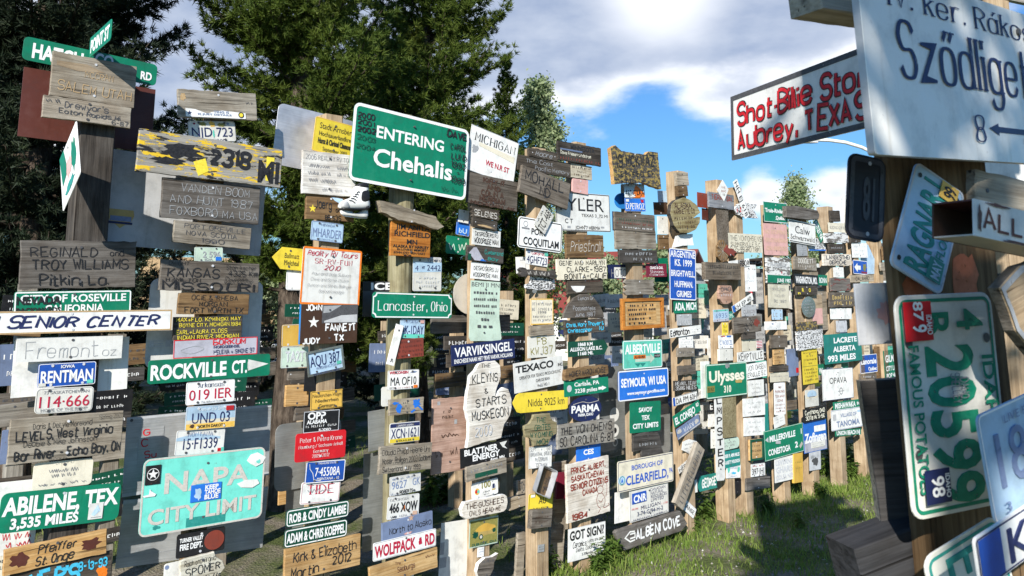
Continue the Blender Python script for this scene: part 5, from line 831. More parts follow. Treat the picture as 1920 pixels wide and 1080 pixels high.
sign(MS, 'large green sign MILLERSVILLE 1, CONESTOGA 2', (1432, 809, 1504.5, 792, 57), 'green', 'MILLERSVILLE@.3,.2,.66,.46;1@.28,.18,.02,.95;CONESTOGA@.74,.2,.56,.36;2@.7,.2,.08,.8', c='white', f='B', bd='palegrn', bw=.015, bi=.01, L=.8, A=(('poly', 'ltgrey', [(.02, .3), (.1, .22), (.1, .4)]),), ex=(('patch', .92, .76, .09, .12, 'beige', '', dict(rot=35)), ('patch', .33, .47, .12, .1, 'ltgrey', '', dict(rot=-8))))
sign(K, 'small white plate 397 JHJ', (1408, 871, 1434.5, 867.5, 24), 'white', '397·JHJ@.58,.5,.84;#7@.16,.12,.7,.5,crimson', c='black', f='n', r=.08)
sign(WS, 'plain dark grey board near the ground under the 397 JHJ plate', (1400, 898, 1444.5, 893, 22), 'w_mid', '')
sign(MS, 'white board with worn grey capitals right of the 397 JHJ plate', (1452, 860, 1488, 853, 46), 'white', 'LEVERNE@.2,.2,.9;GHARIS@.5,.24,.86;COLBA NEB@.8,.18,.9', c='ltgrey', f='B', L=.3)
sign(MP, 'blue green sheet edge right of the handwritten cards', (1433, 757, 1440, 756, 52), 'bluegreen', '', off=-.06, scr=False)

# ---------------------------------------------------------------- twelfth stack
sign(MS, 'dark green sign Trois-Rivières Québec', (1431, 377, 1475, 382, 38), 'green', 'Trois-Rivières@.42,.2,.9;Québec@.76,.18,.42,.7', c='white', f='B', bd='white', bw=.02, bi=0, L=.3)
sign(MS, 'faded pinkish sign NO STOPPING OR STANDING ON BRIDGE', (1430.5, 418, 1475, 421.5, 60), 'pink', 'NO STOPPING@.26,.13,.9;OR STANDING@.52,.13,.9;ON BRIDGE@.78,.13,.86', c='peach', f='B', r=.04)
sign(MS, 'peeling sign with a green foot and JUNE 1987', (1437, 481, 1481, 485, 49), 'peel_white', 'PHOENIX@.3,.2,.7,.5,grey;JUNE 1987@.88,.14,.6,.7,white', c='white', f='b', A=(('rect', 'green', .5, .84, .98, .3), ('star', 'red', .62, .58, .07)))
sign(MS, 'cream card lettered VANCOUVER BC 1987', (1440, 530.5, 1479, 533.5, 46), 'cream', 'DR.MOLLYDON@.24,.1,.66;VANCOUVER@.5,.1,.48,.52;BC 1987@.72,.1,.6,.54', c='pencil', f='s.8')
sign(K, 'small pale plate under the VANCOUVER card', (1447, 580, 1467, 580, 20), 'paleblue', '#6@.5,.4,.8', c='grey', r=.1)
sign(MP, 'blank white strip in the Trois-Rivières stack', (1433.5, 603, 1475, 602, 16), 'white', '', A=(('blob', 'slate', .35, .3, .05, .12),))
sign(WS, 'dark grey plank under the blank white strip', (1445, 629, 1476, 628, 24), 'w_mid', '')
sign(WS, 'small orange wood block right of the KEMPTVILLE sign', (1451, 656, 1470.5, 655, 28), 'w_new', '~4@.5,.2,.5', c='brown')
sign(WS, 'thin dark strip above the pale cream strip', (1445, 687, 1478.5, 685, 11), 'w_dark', '')
sign(MS, 'pale cream strip with tiny print', (1444, 699, 1479, 697, 18), 'cream', '#16@.4,.14,.86', c='pencil')
sign(MS, 'narrow white sign NO PARKING TOW AWAY ZONE', (1451, 718, 1472, 717, 61), 'white', 'NO@.14,.08,.3;PARKING@.27,.08,.84;TOW AWAY@.42,.08,.84;ZONE@.55,.07,.5;#7@.68,.05,.8;#7@.78,.05,.8;#7@.88,.05,.7', c='brownred', f='n', r=.05)
sign(MS, 'tilted white card under the NO PARKING sign', (1450, 783, 1470.5, 774, 22), 'white', '~6@.3,.12,.7;~6@.55,.12,.7', c='grey', scr=False)
sign(MP, 'dark blue grey sheet right of the dark grey plank', (1474, 655, 1496, 653, 52), 'slate', '', off=-.06, scr=False, A=(('rect', 'red', .86, .8, .22, .18),))

# ---------------------------------------------------------------- thirteenth stack
sign(WS, 'curved dark beam lying across the top of the Calw stack', (1474, 385, 1536, 392, 23), 'w_mid', '', shape='poly', pts=[(0, .05), (.3, -.05), (.7, .05), (.95, .15), (1, .5), (.96, .9), (.6, 1), (0, .95)], T=.12, off=.08)
sign(MS, 'white sign Calw Schwarzwald with black lines', (1479, 410, 1528.5, 420.5, 43), 'white', 'Calw@.4,.34,.56;Schwarzwald@.74,.22,.9', c='black', f='n', A=(('rect', 'black', .5, .07, .98, .035), ('rect', 'black', .5, .95, .98, .035)), L=.5)
sign('street_sign', 'green street blade hanging steeply beside the Calw sign', (1531, 408, 1546, 445, 1523, 416), 'green', 'OATLEY VIA@.5,.6,.86', c='white', f='B', off=.0)
sign(MS, 'speckled grey and blue sheet right of the Calw sign', (1512, 446, 1547, 447, 24), 'speckle', '', off=-.02, A=(('rect', 'skyblue', .55, .95, .9, .1),))
sign(MS, 'small grey card with pale lines under the Calw sign', (1494, 458, 1513, 458, 22), 'grey', '#6@.25,.08,.6;#6@.45,.08,.6;#6@.65,.08,.6', c='ltgrey')
sign(WS, 'grey plank with raised capitals under the small grey card', (1489, 480.5, 1530.5, 484, 25), 'w_grey', 'DOGGETT@.3,.3,.7;#9@.68,.2,.7', c='beige', f='s1.6')
sign(MS, 'black strip WASHINGTON, MO. in white letters', (1489, 513, 1534, 516.5, 21), 'black', 'WASHINGTON, MO.@.5,.6,.9', c='white', f='B', L=.3)
sign('street_sign', 'short green sign reading BONN', (1534, 515, 1551, 516, 20), 'green', 'BONN@.5,.5,.8', c='white', f='b', off=.0)
sign(WS, 'dark board with scattered cream letters R O', (1493, 536.5, 1532, 536, 17), 'w_dark', 'n@.74,.3,.12,.12,lemon,B;R@.42,.4,.1,.3,lemon,B;O@.46,.4,.1,.62,lemon,B', c='lemon')
sign(MS, 'silver oval plate with engraved lines', (1502, 557, 1528, 555, 40), 'chrome', '#6@.2,.06,.4;#8@.36,.06,.6;#8@.5,.06,.7;#7@.64,.06,.6;#5@.78,.06,.4', c='grey', shape='ell', L=.5, scr=False)
sign(WS, 'worn orange board behind the silver oval', (1492, 553, 1541, 552, 60), 'w_tan', '', off=-.02, A=(('rect', 'pink', .78, .7, .4, .5),))
sign(WS, 'small mottled plank under the silver oval', (1496, 605, 1532, 602, 15), 'burl', '')
sign(WS, 'black and white flaking plank above the yellow upright sign', (1494, 622, 1542, 617, 36), 'speckle', '', rough=.004, L=.2)
sign(MS, 'upright yellow sign with two blocks of dark print', (1503, 656, 1531.5, 653, 66), 'lemon', '#9@.1,.05,.8;#4@.2,.05,.4;#9@.3,.05,.8;#2@.4,.05,.2;#8@.58,.05,.8;#9@.68,.05,.8;#8@.78,.05,.7;#9@.88,.05,.8', c='brown', A=(('rect', 'olive', .5, .49, .98, .012),), L=.3)
sign(MS, 'white card with a small blue arched picture', (1509.5, 732, 1534, 729, 32), 'offwhite', '#4@.42,.06,.5', c='pencil', A=(('ell', 'paleblue', .5, .28, .36, .24), ('rect', 'cream', .5, .46, .9, .1)))
sign(WS, 'black board with white brush letters OHIO 3078', (1507.5, 768, 1547, 760.5, 25), 'black', 'Cynthiana, OHIO@.3,.28,.94;3078 Mi. S-SE@.72,.26,.9', c='cream', f='s1.4', T=.02, L=.3)
sign(MS, 'blue and white sign reading Zofingen', (1506, 793, 1548.5, 785.5, 58), 'skyblue', 'Zofingen@.52,.3,.94', c='white', f='B', L=.2, A=(('rect', 'lav', .5, .78, .98, .4), ('rect', 'lemon', .6, .84, .5, .08)), ex=(('label_sticker', .7, .26, .5, .2, 'white', '', {}), ('label_sticker', .6, .78, .62, .18, 'offwhite', '#9@.3,.2,.8;#8@.7,.2,.7', dict(c='grey'))))
sign(MS, 'grey photographic plate near the ground under the Zofingen sign', (1517.5, 847, 1538.5, 844, 36), 'ltgrey', '', A=(('blob', 'dkgrey', .5, .55, .3, .25), ('blob', 'grey', .3, .3, .2, .1)))
sign(WS, 'yellow painted upright board right of the worn grey capitals', (1488.5, 851, 1505, 849, 55), 'ochre', '#4@.3,.05,.7;#4@.5,.05,.6', c='olive', T=.03, scr=False)
sign(MS, 'green street blade end with a W behind the OPAVA sign', (1531, 683, 1590, 680, 21), 'green', 'W@.6,.5,.12,.12;EST ST@.6,.5,.5,.55', c='white', f='B', off=-.05, cat='street sign')
sign(WS, 'pinkish grey board left of the LA CRETE sign', (1531, 540, 1549, 540, 80), 'w_grey', '', off=-.08, T=.03)

# ---------------------------------------------------------------- fourteenth and fifteenth stacks
sign(MP, 'tall white rounded sheet standing above the last posts', (1568, 363, 1605, 364, 95), 'white', '', shape='poly', pts=[(.12, .2), (.25, .06), (.5, 0), (.75, .05), (.92, .2), (.95, .95), (.1, .95)], off=-.08, scr=False)
sign(WS, 'small dark toothed block at the top of the LA CRETE post', (1556, 394.5, 1574.5, 395, 21), 'w_dark', '')
sign(MS, 'cream strip with small print near the top of the LA CRETE post', (1552.5, 417, 1587, 419, 18), 'cream', 'BLEDING 6218 Km@.5,.34,.84', c='pencil', f='n')
sign(WS, 'flaking speckled plank under the cream strip', (1546, 437, 1590, 438, 18), 'peel_white', '')
sign(WS, 'dark plank with faint lettering above the white flaking board', (1554, 457, 1582.5, 457.5, 18), 'w_dark', '#8@.4,.2,.7', c='grey')
sign(WS, 'white flaking board with worn black capitals above the red tinged plank', (1543, 476, 1596, 477, 22), 'w_white', 'LANGESTHEI@.28,.3,.84,.52;DEPOCHE@.72,.3,.6,.5', c='dkgrey', f='s1.6', rough=.004)
sign(MS, 'small white card under the white flaking board', (1562, 501, 1581.5, 501, 19), 'white', '#6@.3,.12,.6;#5@.6,.12,.5', c='ltgrey')
sign(WS, 'dark plank with a red tinge in the LA CRETE stack', (1557.5, 521, 1594, 522, 25), 'peel_red', '')
sign(WS, 'weathered plank with yellow letters in the LA CRETE stack', (1555, 548, 1602, 548, 28), 'w_mid', '#10@.35,.3,.8;#9@.72,.26,.7', c='brass', rough=.004)
sign(MP, 'blank white strip in the LA CRETE stack', (1556.5, 577.5, 1596.5, 578, 21), 'white', '')
sign(K, 'blank grey plate above the LA CRETE sign', (1567.5, 601.5, 1587.5, 601, 22), 'ltgrey', '#3@.5,.3,.4', c='grey', r=.1)
sign(MS, 'blue green sign LA CRETE ALBERTA 993 MILES', (1544, 628, 1614, 622.5, 56), 'bluegreen', 'LACRETE@.22,.18,.62,.56;ALBERTA@.52,.18,.6,.52;993 MILES@.82,.2,.74,.44', c='white', f='B', L=.6)
sign(MS, 'square white sign reading OPAVA', (1541, 692.5, 1598.5, 688.5, 60), 'white', 'OPAVA@.38,.2,.56;#5@.06,.06,.2,.8,ltgrey', c='black', f='n', bd='navy', bw=.015, bi=0, L=.5, A=(('ring', 'pencil', .58, .74, .1, .03), ('rect', 'pencil', .58, .74, .2, .02), ('line', 'black', .012, [(.44, .18), (.46, .22)])))
sign('street_sign', 'green street blade MISHAWAKA', (1562, 754.5, 1612.5, 748, 15), 'green', 'MISHAWAKA@.5,.66,.76,.44;IN@.5,.4,.1,.92', c='white', f='B')
sign(MS, 'white sign VILLAGE OF TANOMA', (1558, 770, 1616.5, 762, 39), 'white', 'VILLAGE OF@.3,.18,.52,.54;TANOMA@.7,.28,.74,.52', c='slate', f='b', r=.06, bd='slate', bw=.02, bi=.02, L=.5, A=(('rect', 'ltgrey', .1, .36, .1, .3), ('rect', 'paleblue', .9, .2, .14, .1)))
sign('street_sign', 'green street blade UNION BEACH NJ', (1566, 806.5, 1614.5, 803, 12), 'green', 'UNION BEACH NJ@.5,.66,.9', c='white', f='B')
sign(MS, 'white card with faint grey lines above the small blue arrow sign', (1596.5, 455, 1625.5, 456, 28), 'white', '#7@.25,.08,.7;#6@.5,.08,.6;#5@.75,.08,.5', c='ltgrey')
sign(MS, 'light blue hexagonal sheet right of the small blue arrow sign', (1612, 458, 1638, 459, 56), 'paleblue', '', shape='poly', pts=[(0, 0), (.6, .0), (1, .5), (.9, 1), (0, 1)], off=-.04, scr=False)
sign(MS, 'small blue sign with a white arrow pointing left', (1599, 487, 1625.5, 490, 26), 'blue', '', r=.08, bd='white', bw=.04, bi=0, L=.3, A=(('poly', 'white', [(.08, .52), (.3, .2), (.3, .38), (.52, .38), (.52, .68), (.3, .68), (.3, .86)]), ('blob', 'olive', .8, .45, .14, .3), ('rect', 'maroon', .76, .86, .4, .14)))
sign(WS, 'grey plank with black worn carved letters under the blue arrow sign', (1594.5, 516, 1638, 514, 14), 'w_lt', 'CALAHAD@.5,.5,.6', c='black', f='s1')
sign(WS, 'dark block beside the tall white rounded sheet', (1594, 437, 1613, 437, 18), 'w_dark', '')
sign(MS, 'blue sign Lanoraie Québec', (1612, 666, 1643.5, 663, 35), 'blue', 'Lanoraie@.36,.3,.9;Québec@.78,.2,.5,.7', c='white', f='B', bd='white', bw=.03, bi=0, r=.06, off=0)
sign(WS, 'dark grey carved board under the Lanoraie sign', (1613, 701, 1643.5, 700, 15), 'w_mid', '#7@.4,.2,.7', c='ltgrey', off=0)
sign(MS, 'green city limit sign reading GILMER', (1656, 658, 1682, 654, 52), 'green', 'GILMER@.3,.26,.9,.56;CITY LIMIT@.66,.18,.9,.56;POP 4822@.92,.16,.9,.56', c='white', f='b', off=0)
sign(WS, 'brown upright board between the Lanoraie and GILMER signs', (1644, 650, 1656, 649, 76), 'p_brown', '', off=-.06, T=.05, cat='plank')
sign(WS, 'small brown block on the half hidden right end post', (1654, 462, 1666, 462, 26), 'w_brown', '', off=.06)
sign(WS, 'small grey block on the half hidden right end post', (1651, 492, 1667, 491, 16), 'w_lt', '', off=.06)
# ---------------------------------------------------------------- ground
def mesh_np(name, v, f, mats, mi=None, parent=None, smooth_=False):
    me = bpy.data.meshes.new(name); v = np.asarray(v, dtype=np.float32); f = np.asarray(f, dtype=np.int32); k = f.shape[1]
    me.vertices.add(len(v)); me.vertices.foreach_set('co', v.ravel())
    me.loops.add(f.size); me.loops.foreach_set('vertex_index', f.ravel())
    me.polygons.add(len(f)); me.polygons.foreach_set('loop_start', np.arange(0, f.size, k, dtype=np.int32))
    for m in mats: me.materials.append(m)
    if mi is not None: me.polygons.foreach_set('material_index', np.asarray(mi, dtype=np.int32))
    if smooth_: me.polygons.foreach_set('use_smooth', np.ones(len(f), dtype=bool))
    me.update(calc_edges=True); me.validate()
    o = bpy.data.objects.new(name, me); COL.objects.link(o)
    if parent: o.parent = parent
    return o
def hgt(x, y):
    return .03 * np.sin(1.7 * x + .6 * y) * np.sin(1.1 * y - .4 * x) + .018 * np.sin(4.3 * x + 1) * np.sin(3.7 * y)
def green(x, y):
    """1 where grass grows"""
    a = np.sin(.9 * x + 1.3) * np.sin(.8 * y + .4) + .6 * np.sin(2.3 * x - .7 * y) + .4 * np.sin(5.1 * x + 3.3 * y)
    return a
xs = np.concatenate([np.array([-900, -400, -180, -90, -50, -30, -20.]), np.arange(-13, 14.01, .22), np.array([18, 26, 40, 70, 140, 350, 900.])])
ys = np.concatenate([np.array([-300, -100, -40, -15.]), np.arange(-6, 24.01, .22), np.array([28, 36, 50, 80, 150, 350, 1200.])])
gx, gy = np.meshgrid(xs, ys); nx, ny = len(xs), len(ys)
gz = np.where((abs(gx) < 14) & (gy > -7) & (gy < 25), hgt(gx, gy), 0)
gv = np.stack([gx.ravel(), gy.ravel(), gz.ravel()], 1); ii = np.arange((ny - 1) * nx).reshape(ny - 1, nx)[:, :-1].ravel()
m, t, b = nodes('ground_soil', .95, .15); v = coords(t, (1, 1, 1), False)
n1 = noise(t, v, 1.3, 6, .62); n2 = noise(t, v, 24, 5, .7); vo = N_(t, 'ShaderNodeTexVoronoi'); t.links.new(v, vo.inputs['Vector']); vo.inputs['Scale'].default_value = 42
soil = ramp(t, n2, [(.25, (.10, .078, .048)), (.5, (.185, .148, .095)), (.75, (.27, .225, .155))])
peb = ramp(t, vo.outputs['Color'], [(.2, (.16, .14, .11)), (.9, (.34, .31, .26))])
soil = mix(t, .45, soil, peb)
turf = ramp(t, n2, [(.3, (.05, .07, .02)), (.7, (.12, .14, .045))])
t.links.new(mix(t, ramp(t, n1, [(.40, (0, 0, 0)), (.56, (1, 1, 1))]), soil, turf), b.inputs['Base Color']); bump(t, b, mix(t, .5, n2, vo.outputs['Distance']), .03, .8)
gr = mesh_np('ground', gv, np.stack([ii, ii + 1, ii + nx + 1, ii + nx], 1), [m], None, None, True); gr['kind'] = 'structure'

def grass_mat(name, a, b_, c):
    m, t, b = nodes(name, .65, .25); g = N_(t, 'ShaderNodeNewGeometry')
    n = N_(t, 'ShaderNodeTexNoise'); t.links.new(g.outputs['Position'], n.inputs['Vector']); n.inputs['Scale'].default_value = 7; n.inputs['Detail'].default_value = 3
    t.links.new(mix(t, .5, ramp(t, n.outputs['Fac'], [(.3, a), (.5, b_), (.7, c)]), ramp(t, g.outputs['Random Per Island'], [(0, a), (.6, b_), (1, c)])), b.inputs['Base Color'])
    tr = N_(t, 'ShaderNodeBsdfTranslucent'); t.links.new(b.inputs['Base Color'].links[0].from_socket, tr.inputs['Color'])
    ms = N_(t, 'ShaderNodeMixShader'); ms.inputs[0].default_value = .3; out = t.nodes['Material Output']
    t.links.new(b.outputs[0], ms.inputs[1]); t.links.new(tr.outputs[0], ms.inputs[2]); t.links.new(ms.outputs[0], out.inputs['Surface'])
    return m
GRM = grass_mat('grass_blades', (.09, .155, .025), (.17, .25, .04), (.27, .28, .09))
def blades(px, py, h, w):
    n = len(px); a = rng.uniform(0, 2 * np.pi, n); le = rng.uniform(.15, .8, n) * h; az = rng.uniform(0, 2 * np.pi, n)
    bx, by = np.cos(a) * w / 2, np.sin(a) * w / 2; z = hgt(px, py) - .004
    mxx, myy = px + np.cos(az) * le * .4, py + np.sin(az) * le * .4
    v = np.stack([np.stack([px - bx, py - by, z], 1), np.stack([px + bx, py + by, z], 1), np.stack([mxx + bx * .7, myy + by * .7, z + h * .6], 1), np.stack([mxx - bx * .7, myy - by * .7, z + h * .6], 1),
                  np.stack([px + np.cos(az) * le, py + np.sin(az) * le, z + h * .95], 1)], 1).reshape(-1, 3)
    k = np.arange(n)[:, None] * 5
    f3 = np.concatenate([k + np.array([[0, 1, 2]]), k + np.array([[0, 2, 3]]), k + np.array([[3, 2, 4]])], 0)
    return v, f3
def scatter(n, x0, x1, y0, y1, keep):
    x = rng.uniform(x0, x1, n); y = rng.uniform(y0, y1, n); k = keep(x, y); return x[k], y[k]
rl = lambda x, y: (x - P0.x) * NRM.x + (y - P0.y) * NRM.y       # metres in front of the row
K1 = scatter(120000, .2, 7.5, 5.5, 15, lambda x, y: (rl(x, y) > -.5) & (green(x, y) + rng.uniform(-.9, .9, len(x)) > -.3 + .9 * (abs(rl(x, y) - 1.9) < .6)))
K2 = scatter(26000, .2, 7.5, 6, 15, lambda x, y: (abs(rl(x, y)) < .32))
K3 = scatter(16000, -6, 5, 5, 22, lambda x, y: (rl(x, y) < -.6) & (green(x * 1.3, y) > .55))
h1 = rng.uniform(.02, .085, len(K1[0])); h2 = rng.uniform(.05, .17, len(K2[0])) * rng.uniform(.5, 1.3, len(K2[0])); h3 = rng.uniform(.05, .16, len(K3[0]))
gxx = np.concatenate([K1[0], K2[0], K3[0]]); gyy = np.concatenate([K1[1], K2[1], K3[1]])
v, f = blades(gxx, gyy, np.concatenate([h1, h2, h3]), rng.uniform(.006, .014, len(gxx)))
o = mesh_np('grass', v, f, [GRM]); tag(o, 'short patchy grass along the foot of the posts and on the path', 'grass', None, 'stuff')
# pebbles and clods on the path
n = 1500; px, py = scatter(n * 4, .3, 7, 5.5, 13, lambda x, y: rl(x, y) > .1); px, py = px[:n], py[:n]
ico = np.array([(0, 0, 1), (.9, 0, .2), (.3, .85, .25), (-.7, .55, .2), (-.7, -.5, .25), (.28, -.85, .2), (0, 0, -.4)]); icf = np.array([(0, 1, 2), (0, 2, 3), (0, 3, 4), (0, 4, 5), (0, 5, 1), (6, 2, 1), (6, 3, 2), (6, 4, 3), (6, 5, 4), (6, 1, 5)])
sz = rng.uniform(.005, .02, n)[:, None, None] * rng.uniform(.6, 1.4, (n, 1, 3)); v = ico[None] * sz * rng.uniform(.8, 1.2, (n, 7, 1)) + np.stack([px, py, hgt(px, py)], 1)[:, None]
m, t, b = nodes('pebble_stone', .9, .2); g = N_(t, 'ShaderNodeNewGeometry'); t.links.new(ramp(t, g.outputs['Random Per Island'], [(0, (.13, .115, .09)), (.7, (.27, .25, .21)), (1, (.45, .43, .4))]), b.inputs['Base Color'])
o = mesh_np('gravel', v.reshape(-1, 3), (icf[None] + np.arange(n)[:, None, None] * 7).reshape(-1, 3), [m]); tag(o, 'loose pebbles and clods lying on the path', 'gravel', None, 'stuff')

# ---------------------------------------------------------------- trees
def leaf_mat(name, a, b_, c, tr=.25):
    m = grass_mat(name, a, b_, c); m.node_tree.nodes['Noise Texture'].inputs['Scale'].default_value = 1.6
    for nd in m.node_tree.nodes:
        if nd.type == 'MIX_SHADER': nd.inputs[0].default_value = tr
    return m
PINE = leaf_mat('pine_needles', (.05, .085, .014), (.10, .15, .022), (.18, .21, .04), .4)
SHADED_SPRUCE = leaf_mat('shaded_spruce_needles', (.010, .020, .011), (.018, .030, .014), (.034, .045, .018), .15)  # needles darkened in colour to stand in for shade on these trees
ASPEN = leaf_mat('aspen_leaves', (.17, .25, .10), (.28, .34, .17), (.44, .48, .31), .4)
m, t, b = nodes('bark', .95, .1); v_ = coords(t, (9, 9, 2.5)); nb = noise(t, v_, 2, 8, .7)
t.links.new(ramp(t, nb, [(.3, (.018, .014, .011)), (.5, (.075, .058, .045)), (.72, (.17, .135, .105))]), b.inputs['Base Color']); bump(t, b, nb, .03, 1); BARK = m
def tube_np(pts, rad, n=6):
    pts = np.asarray(pts, float); V = []; Fc = []
    for i, p in enumerate(pts):
        d = pts[min(i + 1, len(pts) - 1)] - pts[max(i - 1, 0)]; d /= np.linalg.norm(d) + 1e-9
        a = np.cross(d, (0, 0, 1.) if abs(d[2]) < .9 else (1., 0, 0)); a /= np.linalg.norm(a); c = np.cross(d, a)
        for k in range(n): V.append(p + rad[i] * (a * math.cos(2 * math.pi * k / n) + c * math.sin(2 * math.pi * k / n)))
    for i in range(len(pts) - 1):
        for k in range(n): Fc.append((i * n + k, i * n + (k + 1) % n, (i + 1) * n + (k + 1) % n, (i + 1) * n + k))
    return V, Fc
def conifer(name, label, x, y, H, R0, z0, mat, seed, dens=1., rt=.15, needle=.13, group=None, droop=.25, per=13, gap=0.):
    rd = np.random.default_rng(seed)
    root = bpy.data.objects.new(name, None); COL.objects.link(root); root.location = (x, y, 0); root.empty_display_size = .3
    tag(root, label, 'tree', group)
    V = []; Fc = []
    def addt(p, r, n):
        v, f = tube_np(p, r, n); o = len(V); V.extend(v); Fc.extend(tuple(i + o for i in q) for q in f)
    zs = np.linspace(-.2, H, 14); sw = np.cumsum(rd.normal(0, .035, (14, 2)), 0); tp = [(sw[i, 0], sw[i, 1], z) for i, z in enumerate(zs)]
    addt(tp, [max(.015, rt * (1 - max(z, 0) / H) ** .8 + .01 + (.08 * rt / .15 if i == 0 else 0)) for i, z in enumerate(zs)], 10)
    P = []; Dn = []; z = z0
    while z < H - .1:
        s = 1 - (z - z0) / (H - z0); prof = R0 * min(1, (s ** .75) * 1.05) * (1 if z > z0 + .8 else .75)
        for k in range(int(4 + 2 * dens)):
            if rd.random() < gap: continue
            az = rd.uniform(0, 2 * np.pi); L = prof * rd.uniform(.55, 1.15); rise = rd.uniform(-.1, .35) + .5 * (1 - s) + (.12 if droop < .15 else 0)
            zz = z + rd.uniform(-.15, .15); d = np.array([math.cos(az), math.sin(az)]); n = 7
            bx = np.interp(zz, zs, sw[:, 0]); by = np.interp(zz, zs, sw[:, 1])
            ln = np.linspace(0, 1, n); wob = rd.normal(0, .04, (n, 2)).cumsum(0)
            pts = np.stack([bx + d[0] * L * ln + wob[:, 0] * L * .5, by + d[1] * L * ln + wob[:, 1] * L * .5, zz + L * (rise * ln - droop * 2 * ln * (1 - ln) + .15 * ln ** 3)], 1)
            addt(pts, [max(.006, .022 * (1 - q * .8) * min(1.4, L)) for q in ln], 4)
            for q in np.arange(.22, 1.01, .13 / max(.6, L) / dens ** .5):
                c = np.array([np.interp(q, ln, pts[:, a]) for a in range(3)])
                for sd in (-1, 1):
                    tl = L * .30 * (1.15 - q * .7) * rd.uniform(.5, 1.3); a2 = az + sd * rd.uniform(.5, 1.2)
                    td = np.array([math.cos(a2), math.sin(a2), rd.uniform(-.15, .55) + (.3 * q if droop < .15 else 0)]); nt_ = max(1, int(tl / .07))
                    for w in range(1, nt_ + 1):
                        P.append(c + td * tl * w / nt_ + rd.normal(0, .02, 3)); Dn.append(td)
                P.append(c); Dn.append(np.array([d[0], d[1], .4]))
        z += .23 / dens ** .5
    tr = mesh_np('trunk', V, Fc, [BARK], None, root)
    P = np.array(P); Dn = np.array(Dn); n = len(P); Dn /= np.linalg.norm(Dn, axis=1)[:, None]
    rdir = rd.normal(0, 1, (n, per, 3)); rdir /= np.linalg.norm(rdir, axis=2)[..., None]
    nd = rdir * .9 + Dn[:, None] * .75 + np.array([0, 0, .25]); nd /= np.linalg.norm(nd, axis=2)[..., None]
    ln = needle * rd.uniform(.6, 1.2, (n, per, 1)); side = np.cross(nd, rd.normal(0, 1, (n, per, 3))); side /= np.linalg.norm(side, axis=2)[..., None] + 1e-9
    w = needle * .075; b0 = P[:, None] + rd.normal(0, .012, (n, per, 3))
    v = np.stack([b0 - side * w, b0 + side * w, b0 + nd * ln], 2).reshape(-1, 3)
    cr = mesh_np('crown', v, np.arange(len(v)).reshape(-1, 3), [mat], None, root)
    return root
def dup_tree(src, x, y, s, rz, label, group=None):
    r = src.copy(); COL.objects.link(r); r.location = (x, y, 0); r.scale = (s, s, s); r.rotation_euler = (0, 0, rz); r['label'] = label
    if group: r['group'] = group
    for ch in list(src.children): c = ch.copy(); COL.objects.link(c); c.parent = r
    return r
def leafy(name, label, x, y, H, Rm, seed, group=None, nl=9000, leaf=.05, z0=1.2, mat=None):
    rd = np.random.default_rng(seed); root = bpy.data.objects.new(name, None); COL.objects.link(root); root.location = (x, y, 0); tag(root, label, 'tree', group)
    V = []; Fc = []
    def addt(p, r, n):
        v, f = tube_np(p, r, n); o = len(V); V.extend(v); Fc.extend(tuple(i + o for i in q) for q in f)
    addt([(0, 0, -.2), (.03, 0, H * .3), (-.02, .03, H * .65), (0, 0, H * .97)], [.11, .085, .05, .012], 8)
    C = []
    for k in range(46):
        s = rd.uniform(0, 1) ** .9; z = z0 + (H - z0) * s; rr = Rm * (1 - s) ** .6 * rd.uniform(.35, 1); az = rd.uniform(0, 6.28)
        e = (rr * math.cos(az), rr * math.sin(az), z + .25 * rr + .15); addt([(0, 0, z - .25), ((e[0]) * .5, e[1] * .5, z), e], [.028, .018, .007], 4); C.append(e)
    C += [(0, 0, H * q) for q in (.86, .92, .97)]
    C = np.array(C); k = rd.integers(0, len(C), nl); off = rd.normal(0, 1, (nl, 3)) * np.array([.27, .27, .3]) * (Rm / 1.1) * (1.1 - .6 * (C[k, 2:3] / H))
    P = C[k] + off; a = rd.normal(0, 1, (nl, 3)); a /= np.linalg.norm(a, axis=1)[:, None]; b_ = np.cross(a, rd.normal(0, 1, (nl, 3))); b_ /= np.linalg.norm(b_, axis=1)[:, None]
    s = leaf * rd.uniform(.6, 1.3, (nl, 1)); v = np.stack([P - a * s, P + b_ * s * .7, P + a * s, P - b_ * s * .7], 1).reshape(-1, 3)
    mesh_np('trunk', V, Fc, [BARK], None, root); mesh_np('crown', v, np.arange(len(v)).reshape(-1, 4), [mat or ASPEN], None, root)
    return root
XY = lambda px, Z: ((px - 960) / F * Z, Z)
TG = 'conifers behind the sign posts'
t1 = conifer('pine_tree', 'large sunlit pine with a thick dark trunk left of the SR-RV-FUN stack', *XY(556, 10.2), 12.5, 1.6, 2.7, PINE, 5, 1.5, .2, .095, TG, .08, 26)
t2 = conifer('pine_tree', 'tall open pine with sky showing through, behind the ENTERING sign', *XY(808, 13.2), 14, 1.75, 2.6, PINE, 8, 1.35, .11, .105, TG, .08, 25, .1)
t2b = conifer('pine_tree', 'young bushy sunlit pine right behind the ENTERING sign', *XY(735, 11.8), 6.4, 1.45, 1.6, PINE, 23, 1.5, .1, .095, TG, .06, 26)
t3 = conifer('spruce_tree', 'dark conifer at the left edge with a limb reaching over the HATCH blade', *XY(50, 8.8), 12, 1.75, 2.2, SHADED_SPRUCE, 12, 1.8, .16, .1, TG, .25, 24)
t4 = conifer('spruce_tree', 'dark bushy conifer standing between the two left stacks, far behind', *XY(200, 15), 5.7, 1.7, .4, SHADED_SPRUCE, 14, .8, .13, .16, TG, .3, 13)
dk = 'dark conifer in the shaded wood far behind the posts'
